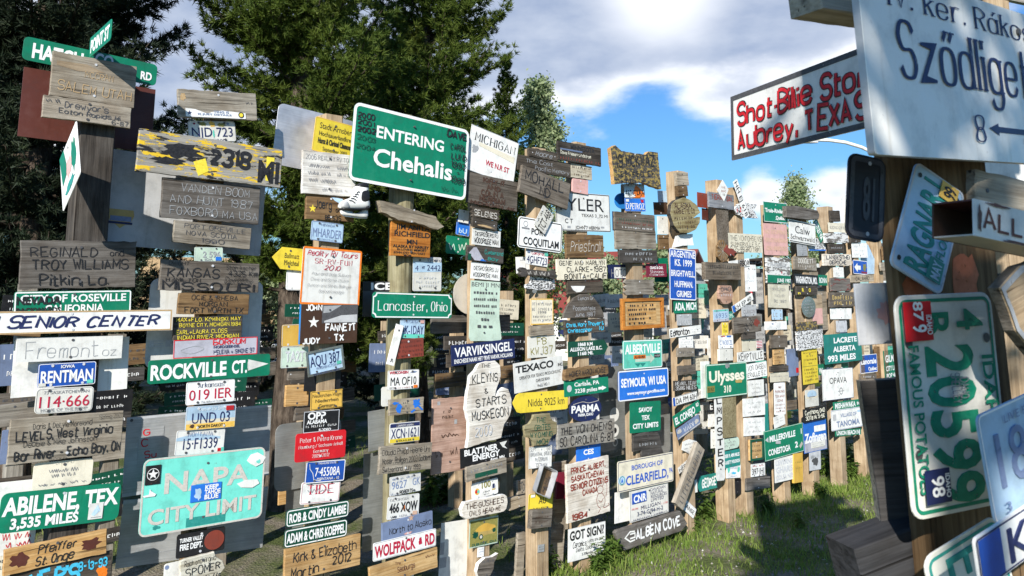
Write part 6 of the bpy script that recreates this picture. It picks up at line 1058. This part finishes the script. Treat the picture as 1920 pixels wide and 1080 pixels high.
for i, (px, Z, s, a) in enumerate(((-70, 15, 1.5, 1), (120, 20, 1.1, 2), (330, 22, .8, 3), (450, 19, .75, 4), (640, 22, .86, 5), (720, 18, .76, 2.5), (870, 24, .84, .4), (950, 21, .7, 5.6), (560, 26, .9, 2), (50, 19, 1.4, 4.4))):
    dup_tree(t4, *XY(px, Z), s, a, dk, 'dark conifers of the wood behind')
dup_tree(t2, *XY(952, 14.5), .5, 2, 'smaller pine right of the tall open pine, above the MICHIGAN sign', TG)
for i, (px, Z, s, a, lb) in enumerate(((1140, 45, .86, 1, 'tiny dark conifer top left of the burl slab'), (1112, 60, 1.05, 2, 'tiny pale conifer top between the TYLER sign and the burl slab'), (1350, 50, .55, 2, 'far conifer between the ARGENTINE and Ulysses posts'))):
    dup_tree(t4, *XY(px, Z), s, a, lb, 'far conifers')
leafy('aspen_tree', 'pale leafy aspen behind the MICHIGAN sign, against the blue sky', *XY(1012, 16), 6.8, .95, 3, 'pale leafy trees', 24000, .036)
leafy('aspen_tree', 'pale leafy aspen top above the Calw stack', *XY(1494, 24), 6.0, 1.2, 4, 'pale leafy trees', 14000, .042)
leafy('aspen_tree', 'small leafy tree right of the zigzag plank', *XY(1238, 19), 3.5, .8, 6, 'pale leafy trees', 4000, .055)
leafy('aspen_tree', 'small leafy tree left of the zigzag plank', *XY(1140, 24), 3.6, .8, 7, 'pale leafy trees', 4000, .06)
leafy('aspen_tree', 'low leafy bush with the house roof below it, left of the SR-RV-FUN stack', *XY(505, 22), 3.3, 1.6, 9, 'pale leafy trees', 6000, .07)
# weeds
WEED = leaf_mat('weed_leaves', (.07, .13, .02), (.12, .2, .035), (.2, .27, .06), .35)
def weed(seed, h, nst, lw):
    rd = np.random.default_rng(seed); V = []; Fq = []
    for s in range(nst):
        az = rd.uniform(0, 6.28); ln = rd.uniform(.05, .35) * h; hh = h * rd.uniform(.6, 1)
        for q in np.linspace(.12, 1, 9):
            c = np.array([math.cos(az) * ln * q, math.sin(az) * ln * q, hh * q])
            for e in range(2):
                a = rd.uniform(0, 6.28); L = lw * (1.2 - .6 * q) * rd.uniform(.6, 1.2); d = np.array([math.cos(a), math.sin(a), rd.uniform(-.2, .5)]); sd = np.array([-math.sin(a), math.cos(a), 0]) * L * .22
                o_ = len(V); V += [c, c + d * L * .5 + sd, c + d * L + np.array([0, 0, -.25 * L]), c + d * L * .5 - sd]; Fq.append((o_, o_ + 1, o_ + 2, o_ + 3))
        o_ = len(V); V += [(0, 0, -.02), (.006, 0, -.02), (math.cos(az) * ln, math.sin(az) * ln, hh), (math.cos(az) * ln - .004, math.sin(az) * ln, hh)]; Fq.append((o_, o_ + 1, o_ + 2, o_ + 3))
    return mesh_np('weed_plant', V, Fq, [WEED])
wp = [weed(21, .42, 6, .13), weed(22, .30, 9, .11), weed(23, .6, 4, .15)]
WL = [(1345, 945, 2, 1, 'tall weed with drooping narrow leaves at the foot of the Ulysses post'), (1318, 975, 0, .9, 'weed clump right of the diamond wise plate'), (1470, 912, 1, 1., 'weed clump below the worn grey capitals board'), (1550, 888, 0, .9, 'leafy weed left of the foot of the OPAVA post'),
      (1575, 905, 1, 1.2, 'broad weed clump before the foot of the OPAVA post'), (1610, 880, 0, 1.1, 'leafy weed right of the foot of the OPAVA post'), (1130, 1068, 0, .8, 'grassy weed at the foot of the GOT SIGN board'), (1020, 1075, 1, 1, 'weed clump at the foot of the post with the tiny metal plate'),
      (840, 945, 1, 1.5, 'bushy weed patch behind the fourth stack, left of the MICHIGAN post'), (815, 950, 0, 1.5, 'leafy weed behind the fourth stack next to the bushy patch'), (720, 1000, 1, 1.3, 'weed clump right of the two dark green name blades'), (1440, 960, 1, .8, 'low weed in the sunlit gap on the path'), (1500, 990, 0, .6, 'small weed at the edge of the shaded path')] + [(x_, y_, k_, s_, 'low leafy weed in the green band between the posts and the path') for x_, y_, k_, s_ in ((1450, 925, 0, .7), (1490, 905, 1, .8), (1515, 915, 0, .8), (1540, 930, 1, .8), (1560, 880, 0, 1), (1595, 895, 1, 1), (1590, 870, 0, 1.1), (1625, 885, 1, 1), (1400, 945, 0, .7), (1380, 930, 1, .8), (1300, 1000, 1, .7), (1150, 1060, 1, .9), (1120, 1075, 1, .7), (1010, 1078, 1, .8))]
for i, (px, py, k, s, lb) in enumerate(WL):
    c = hit(px, py, Vector((0, 0, 0)), Vector((0, 0, 1))); w_ = wp[k] if wp[k].get('label') is None else None
    if w_ is None: w_ = wp[k].copy(); COL.objects.link(w_)
    w_.location = (c.x, c.y, float(hgt(c.x, c.y))); w_.scale = (s, s, s); w_.rotation_euler = (0, 0, i * 1.3); tag(w_, lb, 'weed', 'low weeds of the green band' if lb.startswith('low leafy') else 'weeds at the foot of the posts')

# ---------------------------------------------------------------- the rows of posts behind
BR = random.Random(5)
pv = []
cols = ['white', 'white', 'offwhite', 'grey', 'w_mid', 'w_grey', 'w_dark', 'w_lt', 'green', 'slate', 'blue', 'cream', 'w_brown', 'lemon', 'mint', 'w_new', 'maroon', 'dkgreen', 'black', 'ltgrey']
def proto(key, w, h, k):
    mb = MB(); prism(mb, rrect(w, h, 0 if key in WOODS else .012), .02 if key in WOODS else .004, key, None, .002)
    for i in range(k): put_line(mb, w, h, '#%d@%.2f,%.2f,%.2f' % (9 + i * 3, .3 + .4 * i / max(1, k - 1) if k > 1 else .5, .13 if k > 1 else .3, .74 - .12 * i), 'white' if key in ('green', 'slate', 'blue', 'maroon', 'dkgreen', 'black', 'w_dark') else 'dkgrey', 'b')
    me = mb.build('small_plate' if key not in WOODS else 'small_board'); return me
PRO = [proto(c, w, h, k) for c, w, h, k in zip(cols, [.3, .45, .3, .3, .6, .5, .45, .4, .6, .45, .3, .4, .5, .3, .5, .35, .4, .55, .4, .3], [.15, .25, .15, .15, .16, .2, .14, .2, .18, .3, .15, .22, .16, .15, .2, .15, .14, .16, .2, .4], [1, 2, 1, 1, 2, 0, 1, 2, 1, 2, 1, 3, 2, 1, 2, 0, 1, 2, 2, 3])]
used = set(); nbg = 0; DK = [i for i, c in enumerate(cols) if c in ('w_mid', 'w_dark', 'dkgreen', 'black', 'w_brown', 'slate')] + [6, 6, 18, 17]  # dark signs favoured on the left, the shade there put into their colours
for ri, (off, sp) in enumerate(((-2.4, .85), (-5.0, 1.05))):
    tt = -4.
    while tt < 13.5:
        p = P0 + D * tt + NRM * off; q = p - O; px = PX + F * q.x / (q.y * math.cos(TH)) if q.y > .5 else -999
        if not -60 < px < 1640: tt += sp; continue
        left = px < 985
        h = BR.uniform(2.0, 3.0) if left else BR.uniform(2.0, 2.7) if px < 1330 else 2.4
        o_ = post('timber post of the rows behind, half hidden by the front signs', px, 640, 640, 'p_tan' if BR.random() < .6 else 'p_grey', .13, .13, off, grp='posts of the rows behind')
        # rebuilt height: the helper took its top from the reference row
        zt = hit(px, 640, P0 + NRM * off, NRM).z; o_.scale.z = (h + .3) / (zt + .3)
        z = h - .1
        while z > .5:
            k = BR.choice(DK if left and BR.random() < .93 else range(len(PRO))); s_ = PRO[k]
            if k in used: s_ = s_.copy(); COL.objects.link(s_)
            used.add(k); sc = BR.uniform(.8, 1.15); hh = PRO[k].dimensions.y * sc if PRO[k].dimensions.y else .2
            c = p + D * BR.uniform(-.12, .12) + NRM * (.02 + BR.random() * .012); c.z = z - hh / 2
            mw = Matrix((D, Vector((0, 0, 1)), NRM)).transposed().to_4x4() @ Matrix.Rotation(BR.gauss(0, .05), 4, 'Z') @ Matrix.Scale(sc, 4); mw.translation = c; s_.matrix_world = mw
            tag(s_, 'small sign on the posts of the rows behind, with writing too small to read', 'sign', 'signs on the rows behind'); nbg += 1
            z -= hh + BR.uniform(.0, .10)
        tt += sp * BR.uniform(.85, 1.2)
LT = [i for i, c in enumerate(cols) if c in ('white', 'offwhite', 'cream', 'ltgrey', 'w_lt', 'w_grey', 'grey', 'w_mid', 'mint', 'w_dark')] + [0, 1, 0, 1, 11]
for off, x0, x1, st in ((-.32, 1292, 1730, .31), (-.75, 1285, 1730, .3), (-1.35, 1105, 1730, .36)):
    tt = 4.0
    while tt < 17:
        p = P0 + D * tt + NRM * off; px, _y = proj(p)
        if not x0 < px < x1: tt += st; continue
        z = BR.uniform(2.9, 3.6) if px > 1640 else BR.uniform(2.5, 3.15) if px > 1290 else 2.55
        while z > (1.15 if off > -.5 else 1.0 if off > -1 else .75):
            k = BR.choice(LT); s_ = PRO[k]
            if k in used: s_ = s_.copy(); COL.objects.link(s_)
            used.add(k); sc = BR.uniform(.75, 1.1); hh = PRO[k].dimensions.y * sc or .2
            c = p + D * BR.uniform(-.1, .1) + NRM * BR.uniform(0, .05); c.z = z - hh / 2
            mw = Matrix((D, Vector((0, 0, 1)), NRM)).transposed().to_4x4() @ Matrix.Rotation(BR.gauss(0, .06), 4, 'Z') @ Matrix.Scale(sc, 4); mw.translation = c; s_.matrix_world = mw
            tag(s_, 'small sign on the posts of the rows behind, with writing too small to read', 'sign', 'signs on the rows behind'); nbg += 1
            z -= hh + BR.uniform(0, .14)
        tt += st * BR.uniform(.85, 1.2)
for i, s_ in enumerate(PRO):
    if i not in used: bpy.data.objects.remove(s_)
print('BG', nbg)

# ---------------------------------------------------------------- houses and lamp beyond
def house(label, px, py, Z, w, d, h, wall, roof, rz):
    c = at(px, py, Z); root = bpy.data.objects.new('house', None); COL.objects.link(root); root.location = (c.x, c.y, 0); root.rotation_euler = (0, 0, rz); tag(root, label, 'house')
    mb = MB(); box(mb, wall, -w / 2, w / 2, -d / 2, d / 2, 0, h); mb.add([(-w / 2, -d / 2, h), (-w / 2, d / 2, h), (-w / 2, 0, h + d * .3), (w / 2, -d / 2, h), (w / 2, d / 2, h), (w / 2, 0, h + d * .3)], [(0, 2, 1), (3, 4, 5)], wall); mb.build('wall', root)
    mb = MB(); e = .3
    for s in (-1, 1): mb.add([(x, s * (d / 2 + e), h - .18 + dz) for x in (-w / 2 - e, w / 2 + e) for dz in (0, .12)] + [(x, 0, h + d * .3 + .01 + dz) for x in (-w / 2 - e, w / 2 + e) for dz in (0, .12)], [(0, 2, 6, 4), (1, 5, 7, 3), (0, 1, 3, 2), (0, 4, 5, 1), (2, 3, 7, 6)], roof)
    mb.build('roof', root)
    for k in (-.28, .05, .3):
        mb = MB(); box(mb, 'white', k * w - .55, k * w + .55, -d / 2 - .05, -d / 2 - .002, h * .42, h * .82); wi = mb.build('window', root); mb = MB(); box(mb, 'navy', k * w - .45, k * w + .45, -d / 2 - .06, -d / 2 - .052, h * .46, h * .78); mb.build('pane', wi)
house('white house with a red brown roof seen left of the zigzag plank', 1118, 600, 36, 9, 8, 2.1, 'white', 'brownred', -.5)
house('pale house with a tan roof far left of the SR-RV-FUN stack', 490, 610, 34, 9, 8, 1.7, 'ltgrey', 'tan', .35)
house('white building with a red edge seen between the ARGENTINE and Ulysses posts', 1330, 600, 75, 12, 8, 2.6, 'white', 'red', .1)
def lamp():
    root = bpy.data.objects.new('street_lamp', None); COL.objects.link(root); b = at(1672, 300, 24); root.location = (b.x, b.y, 0); tag(root, 'white curved street lamp arm reaching out behind the Aubrey, TEXAS sign', 'street lamp')
    z = at(1640, 290, 24).z; V, Fc = tube_np([(0, 0, 0), (0, 0, z - .3)], [.09, .07], 10); mesh_np('pole', V, Fc, [M('ltgrey')], None, root, True)
    pts = [at(x, y, 24) for x, y in ((1671, 305), (1655, 296), (1640, 288), (1615, 276), (1585, 267), (1555, 263), (1528, 262))]
    V, Fc = tube_np([(p.x - b.x, p.y - b.y, p.z) for p in pts], [.055] * 7, 8); mesh_np('arm', V, Fc, [M('white')], None, root, True)
    e = pts[-1]; mb = MB(); prism(mb, ell(0, 0, .3, .1, 16), .1, 'ltgrey'); h_ = mb.build('lamp_head', root); h_.location = (e.x - b.x - .2, e.y - b.y, e.z)
lamp()

# ---------------------------------------------------------------- hockey skate hung under the white pencilled board
def skate():
    off = P0 + NRM * .11; g = lambda x, y: (500 + x / 4, 160 + y / 4)
    c = hit(*g(655, 860), off, NRM); mw = Matrix((D, Vector((0, 0, 1)), NRM)).transposed().to_4x4(); mw.translation = c; inv = mw.inverted()
    def loc(pts): return [tuple(inv @ hit(*g(a, b), off, NRM))[:2] for a, b in pts]
    root = bpy.data.objects.new('ice_skate', None); COL.objects.link(root); root.matrix_world = mw; tag(root, 'white and black hockey skate hanging left of the ENTERING sign', 'ice skate')
    def puff(name, pts, key, wd, smooth_pts=True):
        p = loc(pts); p = smooth(p + [p[0]], True)[:-1] if smooth_pts else p
        if sum(p[i][0] * p[(i + 1) % len(p)][1] - p[(i + 1) % len(p)][0] * p[i][1] for i in range(len(p))) < 0: p = p[::-1]
        n = len(p); cx = sum(q[0] for q in p) / n; cy = sum(q[1] for q in p) / n; mb = MB(); lay = ((-1, .62), (-.85, .86), (-.5, .98), (0, 1.), (.5, .98), (.85, .86), (1, .62)); v = []
        for z, s in lay: v += [(cx + (q[0] - cx) * s, cy + (q[1] - cy) * s, z * wd / 2) for q in p]
        mb.add(v, [tuple(reversed(range(n))), tuple(range(6 * n, 7 * n))] + [(k * n + i, k * n + (i + 1) % n, (k + 1) * n + (i + 1) % n, (k + 1) * n + i) for k in range(6) for i in range(n)], key)
        o = mb.build(name, root); o.data.polygons.foreach_set('use_smooth', [True] * len(o.data.polygons)); return o
    puff('boot', [(552, 925), (550, 888), (580, 862), (638, 838), (652, 800), (662, 765), (690, 742), (748, 742), (756, 790), (756, 850), (766, 892), (752, 926), (650, 932)], 'white', .085)
    puff('cuff_lining', [(668, 762), (690, 736), (742, 734), (752, 770), (715, 772)], 'black', .088)
    puff('ankle_panel', [(680, 870), (690, 790), (748, 785), (756, 860), (720, 890)], 'black', .092)
    puff('sole', [(550, 922), (640, 929), (752, 924), (764, 902), (758, 934), (640, 940), (552, 936)], 'black', .088, False)
    puff('toe_cap', [(551, 922), (550, 890), (580, 866), (600, 880), (604, 926)], 'ltgrey', .09)
    puff('blade_holder', [(550, 940), (556, 968), (620, 980), (700, 992), (752, 992), (760, 975), (756, 932), (722, 930), (700, 958), (630, 962), (610, 934)], 'white', .03, False)
    puff('blade', [(560, 968), (580, 984), (700, 1000), (750, 1000), (756, 992), (700, 992), (620, 980)], 'chrome', .004, False)
    for i in range(5):
        mb = MB(); a, b = loc([(596 + i * 14, 866 - i * 14), (640 + i * 9, 886 - i * 20)]); p = [(a[0], a[1]), ((a[0] + b[0]) / 2, (a[1] + b[1]) / 2 + .006), b]; v, f = strip(smooth(p, False), [.004] * 9); mb.add([(q[0], q[1], .046) for q in v] + [(q[0], q[1], .042) for q in v], f + [tuple(j + len(v) for j in reversed(q)) for q in f], 'dkgrey'); mb.build('lace', root)
skate()
# ---------------------------------------------------------------- the near post on the right and what is nailed to it
NPL = lambda dz=0.: (24, 1700, 600, 1.5 - dz)
def near_post():
    n = Vector((math.sin(R(24)), -math.cos(R(24)), 0)); p0 = at(1700, 600, 1.5); u = Vector((math.cos(R(24)), math.sin(R(24)), 0))
    a = hit(1656, 280, p0, n); b = hit(1733, 1060, p0, n); ax = (a - b).normalized()
    lo = b - ax * (b.z + .3) / ax.z; hi = lo + ax * ((4.9 + .3) / ax.z)
    mb = MB(); w, d = .30, .03; L = (hi - lo).length; rows = 16
    o2 = rrect(w, d, .008, 1); m_ = len(o2)
    for k in range(rows + 1): mb.v += [(q[0] + w / 2, q[1] + d / 2, L * k / rows) for q in o2]
    fs = [(k * m_ + i, k * m_ + (i + 1) % m_, (k + 1) * m_ + (i + 1) % m_, (k + 1) * m_ + i) for k in range(rows) for i in range(m_)] + [tuple(rows * m_ + i for i in range(m_))]
    mb.f += fs; mb.m += [mb.mi('p_brown')] * len(fs)
    y_ = ax.cross(u).normalized(); u = y_.cross(ax).normalized(); mw = Matrix((u, y_, ax)).transposed().to_4x4(); mw.translation = lo
    # worn orange paint on its face
    o = mb.build('sign_post', None, mw); tag(o, 'thick brown near post at the right edge with worn orange paint', 'post', 'timber posts that carry the signs')
    for cx, cy, sx, sy in ((.06, 2.83, .05, .05), (.19, 2.84, .05, .06)):
        b2 = MB(); rd = random.Random(int(cx * 100)); b2.add([(cx + sx * rd.uniform(.6, 1) * math.cos(R(20 * i)), -.0012, cy + sy * rd.uniform(.6, 1.1) * math.sin(R(20 * i))) for i in range(18)], [tuple(range(18))], 'i_rustorange'); b2.build('paint_patch', o)
PAINT['rustorange'] = (.35, .09, .03)
near_post()
nb_ = dict(scr=True)
sign(MS, 'very large white enamel street sign with blue roman letters, close at the right edge', (1604, -75, 2091, 82, 1650, 290), 'enamel', 'IV. ker. Rákospalota@.125,.13,.74,.44;Sződligeti utca@.42,.3,.73,.45,,r1.2;8@.81,.15,.036,.315;22@.81,.15,.08,.6', c='navy', f='r', pl=(36, 1640, 150, 1.33), T=.014, r=.02, A=(('poly', 'navy', [(.35, .8), (.385, .765), (.385, .785), (.52, .785), (.52, .82), (.385, .82), (.385, .84)]),), edge='ltgrey')
sign(WS, 'pale beam end above the Aubrey, TEXAS sign', (1531, -75, 1660, -46, 88), 'w_lt', '', pl=(34, 1600, 0, 1.55), T=.07, scr=False)
sign(MS, 'white sign with grey rim and red hand lettering Aubrey, TEXAS', (1370, 182, 1712, 52, 1376, 300), 'white', 'Shot·Billie Stone@.34,.29,.85,.47,black,s1.65;Shot·Billie Stone@.34,.29,.85,.47;Aubrey, TEXAS@.72,.28,.76,.43,black,s1.65;Aubrey, TEXAS@.72,.28,.76,.43', c='red', f='s1.05', pl=(-73, 1372, 190, 2.9), bd='dkgrey', bw=.075, bi=0, T=.006, scr=False)
sign(K, 'green lettered Florida plate RAGNAR I nailed upright on the near post', (1668, 495, 1718, 302, 1770, 527), 'paleblue', 'RAGNAR I@.42,.44,.84;FLORIDA@.8,.16,.44,.5', c='bluegreen', f='b', pl=NPL(.03), r=.1, bd='ltgrey', bw=.03, bi=.0, ex=(('sticker', .9, .68, .16, .34, 'ochre', '99@.5,.7,.6', dict(c='black')), ('sticker', .17, .76, .2, .28, 'bluegreen', 'MAY@.5,.6,.8', dict(c='paleblue'))), A=tuple(('disc', 'black', a, b, .035) for a in (.1, .9) for b in (.12, .88)), scr=False)
sign(K, 'big green and white Idaho plate FAMOUS POTATOES turned on end', (1857, 547, 1897, 940, 1676, 556), 'offwhite', '20599@.5,.47,.72,.6,green,b;4@.27,.27,.1,.125,green,b;B@.62,.26,.1,.135,green,b;IDAHO@.13,.12,.4,.5,green;FAMOUS POTATOES@.88,.1,.66,.56,green;SHELLEY@.5,.08,.14,.44,pencil,s;IDAHO@.42,.08,.1,.44,pencil,s', c='green', f='b', emb=.003, pl=NPL(.12), r=.1, bd='green', bw=.025, bi=.03, ex=(('sticker', .12, .83, .18, .27, 'red', '87@.5,.35,.5,.25;9@.5,.5,.2,.68;IDAHO@.16,.2,.5,.6', dict(c='white', label='red registration sticker')), ('sticker', .86, .78, .15, .24, 'navy', '98@.52,.5,.6;IDAHO@.15,.18,.7', dict(c='white', label='navy registration sticker'))), A=tuple(('disc', 'dkgrey', a, b, .035) for a in (.22, .72) for b in (.1, .9)), scr=False)
sign(K, 'pale blue plate 188 with LIVE FREE OR along its top', (1831, 781, 2131, 643, 1860, 990), 'paleblue', '188·824@.46,.52,.62,.37;LIVE FREE OR DIE@.12,.08,.36,.3;New@.72,.14,.12,.36,pencil,c;HAMPSHIRE@.86,.13,.36,.38,dkgreen,r;3@.88,.1,.03,.06', c='slate', f='n', emb=.003, pl=(30, 1860, 850, 1.2), r=.07, bd='white', bw=.02, bi=0, scr=False)
sign(K, 'European plate KUS with a blue strip at the bottom right corner', (1826, 1011, 2146, 803, 1841, 1110), 'white', 'KUS 416@.52,.7,.6,.44', c='navy', f='n', emb=.003, pl=(34, 1850, 1030, 1.12), r=.12, bd='navy', bw=.035, bi=.03, A=(('rect', 'blue', .06, .5, .1, .86),), scr=False)
sign(K, 'white plate with dark green border and letter E turned on end at the bottom', (1868, 963, 1943, 1248, 1712, 980), 'offwhite', 'EE 73@.5,.5,.84', c='bluegreen', f='n', emb=.003, pl=NPL(.15), r=.12, bd='bluegreen', bw=.03, bi=.035, A=tuple(('disc', 'dkgrey', a, b, .03) for a in (.2, .8) for b in (.12, .88)), scr=False)
sign(WS, 'tan wooden slab with a grey chamfered rim at the right edge', (1872, 520, 2000, 450, 1890, 715), 'w_tan', 'MA@.28,.2,.26,.5;W@.62,.14,.2,.5', c='brown', f='s1', pl=(30, 1880, 580, 1.25), shape='poly', pts=[(0, .1), (.3, 0), (1, .1), (1, 1), (.3, 1.1), (.05, .6)], T=.02, bd='grey', bw=.07, bi=0, edge='w_mid')
sign(WS, 'grey wood block under the big white enamel sign', (1830, 318, 1990, 352, 72), 'w_lt', '', pl=NPL(.03), T=.03)
def channel():
    mw, Wd, Hd = frame_of((1826, 372, 2020, 420, 1820, 440), at(1826, 400, 1.22), Vector((math.sin(R(28)), -math.cos(R(28)), 0)))
    mb = MB(); d = .07; w = .003; x0, x1 = -Wd / 2, Wd / 2; y0, y1 = -Hd / 2, Hd / 2
    box(mb, 'white', x0, x1, y0, y1, -w, 0); box(mb, 'brown', x0, x1, y0, y1, -d, -d + w); box(mb, 'rust', x0 + .0005, x1, y1 - w, y1 - .0004, -d + w, -w); box(mb, 'beige', x0 + .0005, x1, y0 + .0004, y0 + w, -d + w, -w)
    put_line(mb, Wd, Hd, 'ALLAN P@.5,.5,.86', 'rust', 's1'); art(mb, Wd, Hd, [('blob', 'rust', .04, .5, .02, .4), ('blob', 'rust', .5, .97, .3, .05), ('blob', 'rust', .2, .05, .12, .05)])
    o = mb.build('metal_sign', None, mw); tag(o, 'rusty white square tube lettered in brown, jutting from the near post', 'metal sign', GROUPS[MS])
channel()
sign(K, 'back of an embossed plate in painted shade left of the near post', (1592, 284, 1662, 300, 1611, 449), 'darkmetal', '81@.5,.5,.3,.55,plank', c='plank', bd='plank', pl=(20, 1620, 370, 1.5), r=.12, A=(('disc', 'ltgrey', .55, .09, .025), ('disc', 'ltgrey', .55, .92, .025)), scr=False)  # face darkened in colour for shade, pale discs for sky through the holes
sign(MP, 'dull metal sign back with a pink smear left of the near post', (1602, 532, 1690, 529, 1613, 648), 'ltgrey', '', pl=(20, 1630, 590, 1.52), A=(('blob', 'pink', .6, .5, .2, .2), ('disc', 'ltgrey', .55, .08, .03)), scr=False)
sign(WS, 'tall panel darkened for shade with a grey edge standing left of the near post', (1613, 715, 1740, 706, 1644, 990), 'w_soot', '', pl=(-8, 1640, 850, 1.55), T=.03, rough=.0005, edge='w_lt', scr=False)  # dark face colour stands in for the shade on it
sign(WS, 'thick plank end darkened for shade at the bottom beside the near post', (1602, 1031, 1760, 972, 150), 'w_soot', '', pl=(12, 1640, 1040, 1.45), T=.09, rough=.0006, scr=False)  # shade is put into the plank's own colour
# sign stacks beside and behind the viewer, whose shadows fall on the path and on the near signs
def side_stack(x, y, h, rz, seed, label, boards):
    rd = random.Random(seed); mb = MB(); box(mb, 'p_tan', -.07, .07, -.07, .07, -.3, h); o = mb.build('sign_post'); o.location = (x, y, 0); o.rotation_euler = (0, 0, rz); tag(o, label, 'post', 'timber posts that carry the signs')
    for i, (z, w, hh, key) in enumerate(boards):
        b = MB(); prism(b, rrect(w, hh, .02), .02, key, None, .002); s_ = b.build('wooden_sign' if key in WOODS else 'metal_sign')
        s_.matrix_world = Matrix.Translation((x, y, z)) @ Matrix.Rotation(rz, 4, 'Z') @ Matrix.Translation((rd.uniform(-.06, .06), -.075 - .022 * (i % 2) , 0)) @ Matrix.Rotation(R(90), 4, 'X'); tag(s_, 'plain board on the stacks beside the viewer', 'sign', 'boards on the stacks beside the viewer')
side_stack(2.05, 3.3, 4.1, .4, 1, 'sign post hidden behind the near post', ((3.9, .55, .25, 'w_grey'), (3.55, .6, .3, 'green'), (3.2, .45, .2, 'w_mid'), (2.9, .5, .3, 'white'), (2.5, .5, .2, 'w_dark')))
leafy('aspen_tree', 'unseen leafy tree added behind the viewer to dapple the near signs', -.62, -3.75, 6.2, .85, 31, None, 1000, .05, 5.3)  # added out of view to dapple the light on the near signs
for z, w, hh, key in ((4.75, .85, .33, 'w_grey'), (4.4, 1.0, .36, 'green'), (4.05, 1.15, .36, 'w_mid'), (3.72, 1.1, .3, 'white'), (3.42, .9, .28, 'w_grey')):
    b = MB(); prism(b, rrect(w, hh, .02), .02, key, None, .002); s_ = b.build('wooden_sign' if key in WOODS else 'metal_sign'); s_.matrix_world = Matrix.Translation((1.16, 1.44, z)) @ Matrix.Rotation(R(24), 4, 'Z') @ Matrix.Rotation(R(90), 4, 'X'); tag(s_, 'plain board on the stacks beside the viewer', 'sign', 'boards on the stacks beside the viewer')

# signs of the rows behind that nothing of can be seen are left out
bpy.context.view_layer.update(); dg = bpy.context.evaluated_depsgraph_get()
for o in [o for o in bpy.data.objects if o.get('group') == 'signs on the rows behind']:
    bb = [Vector(q) for q in o.bound_box]; x0, x1 = bb[0].x, bb[6].x; y0, y1 = bb[0].y, bb[6].y; z1 = max(q.z for q in bb); seen = False
    for i in range(6):
        for j in range(5):
            p = o.matrix_world @ Vector((x0 + (x1 - x0) * (i + .5) / 6, y0 + (y1 - y0) * (j + .5) / 5, z1 + .001)); q = proj(p)
            if not (-5 < q[0] < 1925 and -5 < q[1] < 1085): continue
            d_ = (p - O); h_ = S.ray_cast(dg, O, d_.normalized(), distance=d_.length - .004)
            if not h_[0] or h_[4] == o: seen = True; break
        if seen: break
    if not seen: bpy.data.objects.remove(o)
print('BGSEEN', len([o for o in bpy.data.objects if o.get('group') == 'signs on the rows behind']))
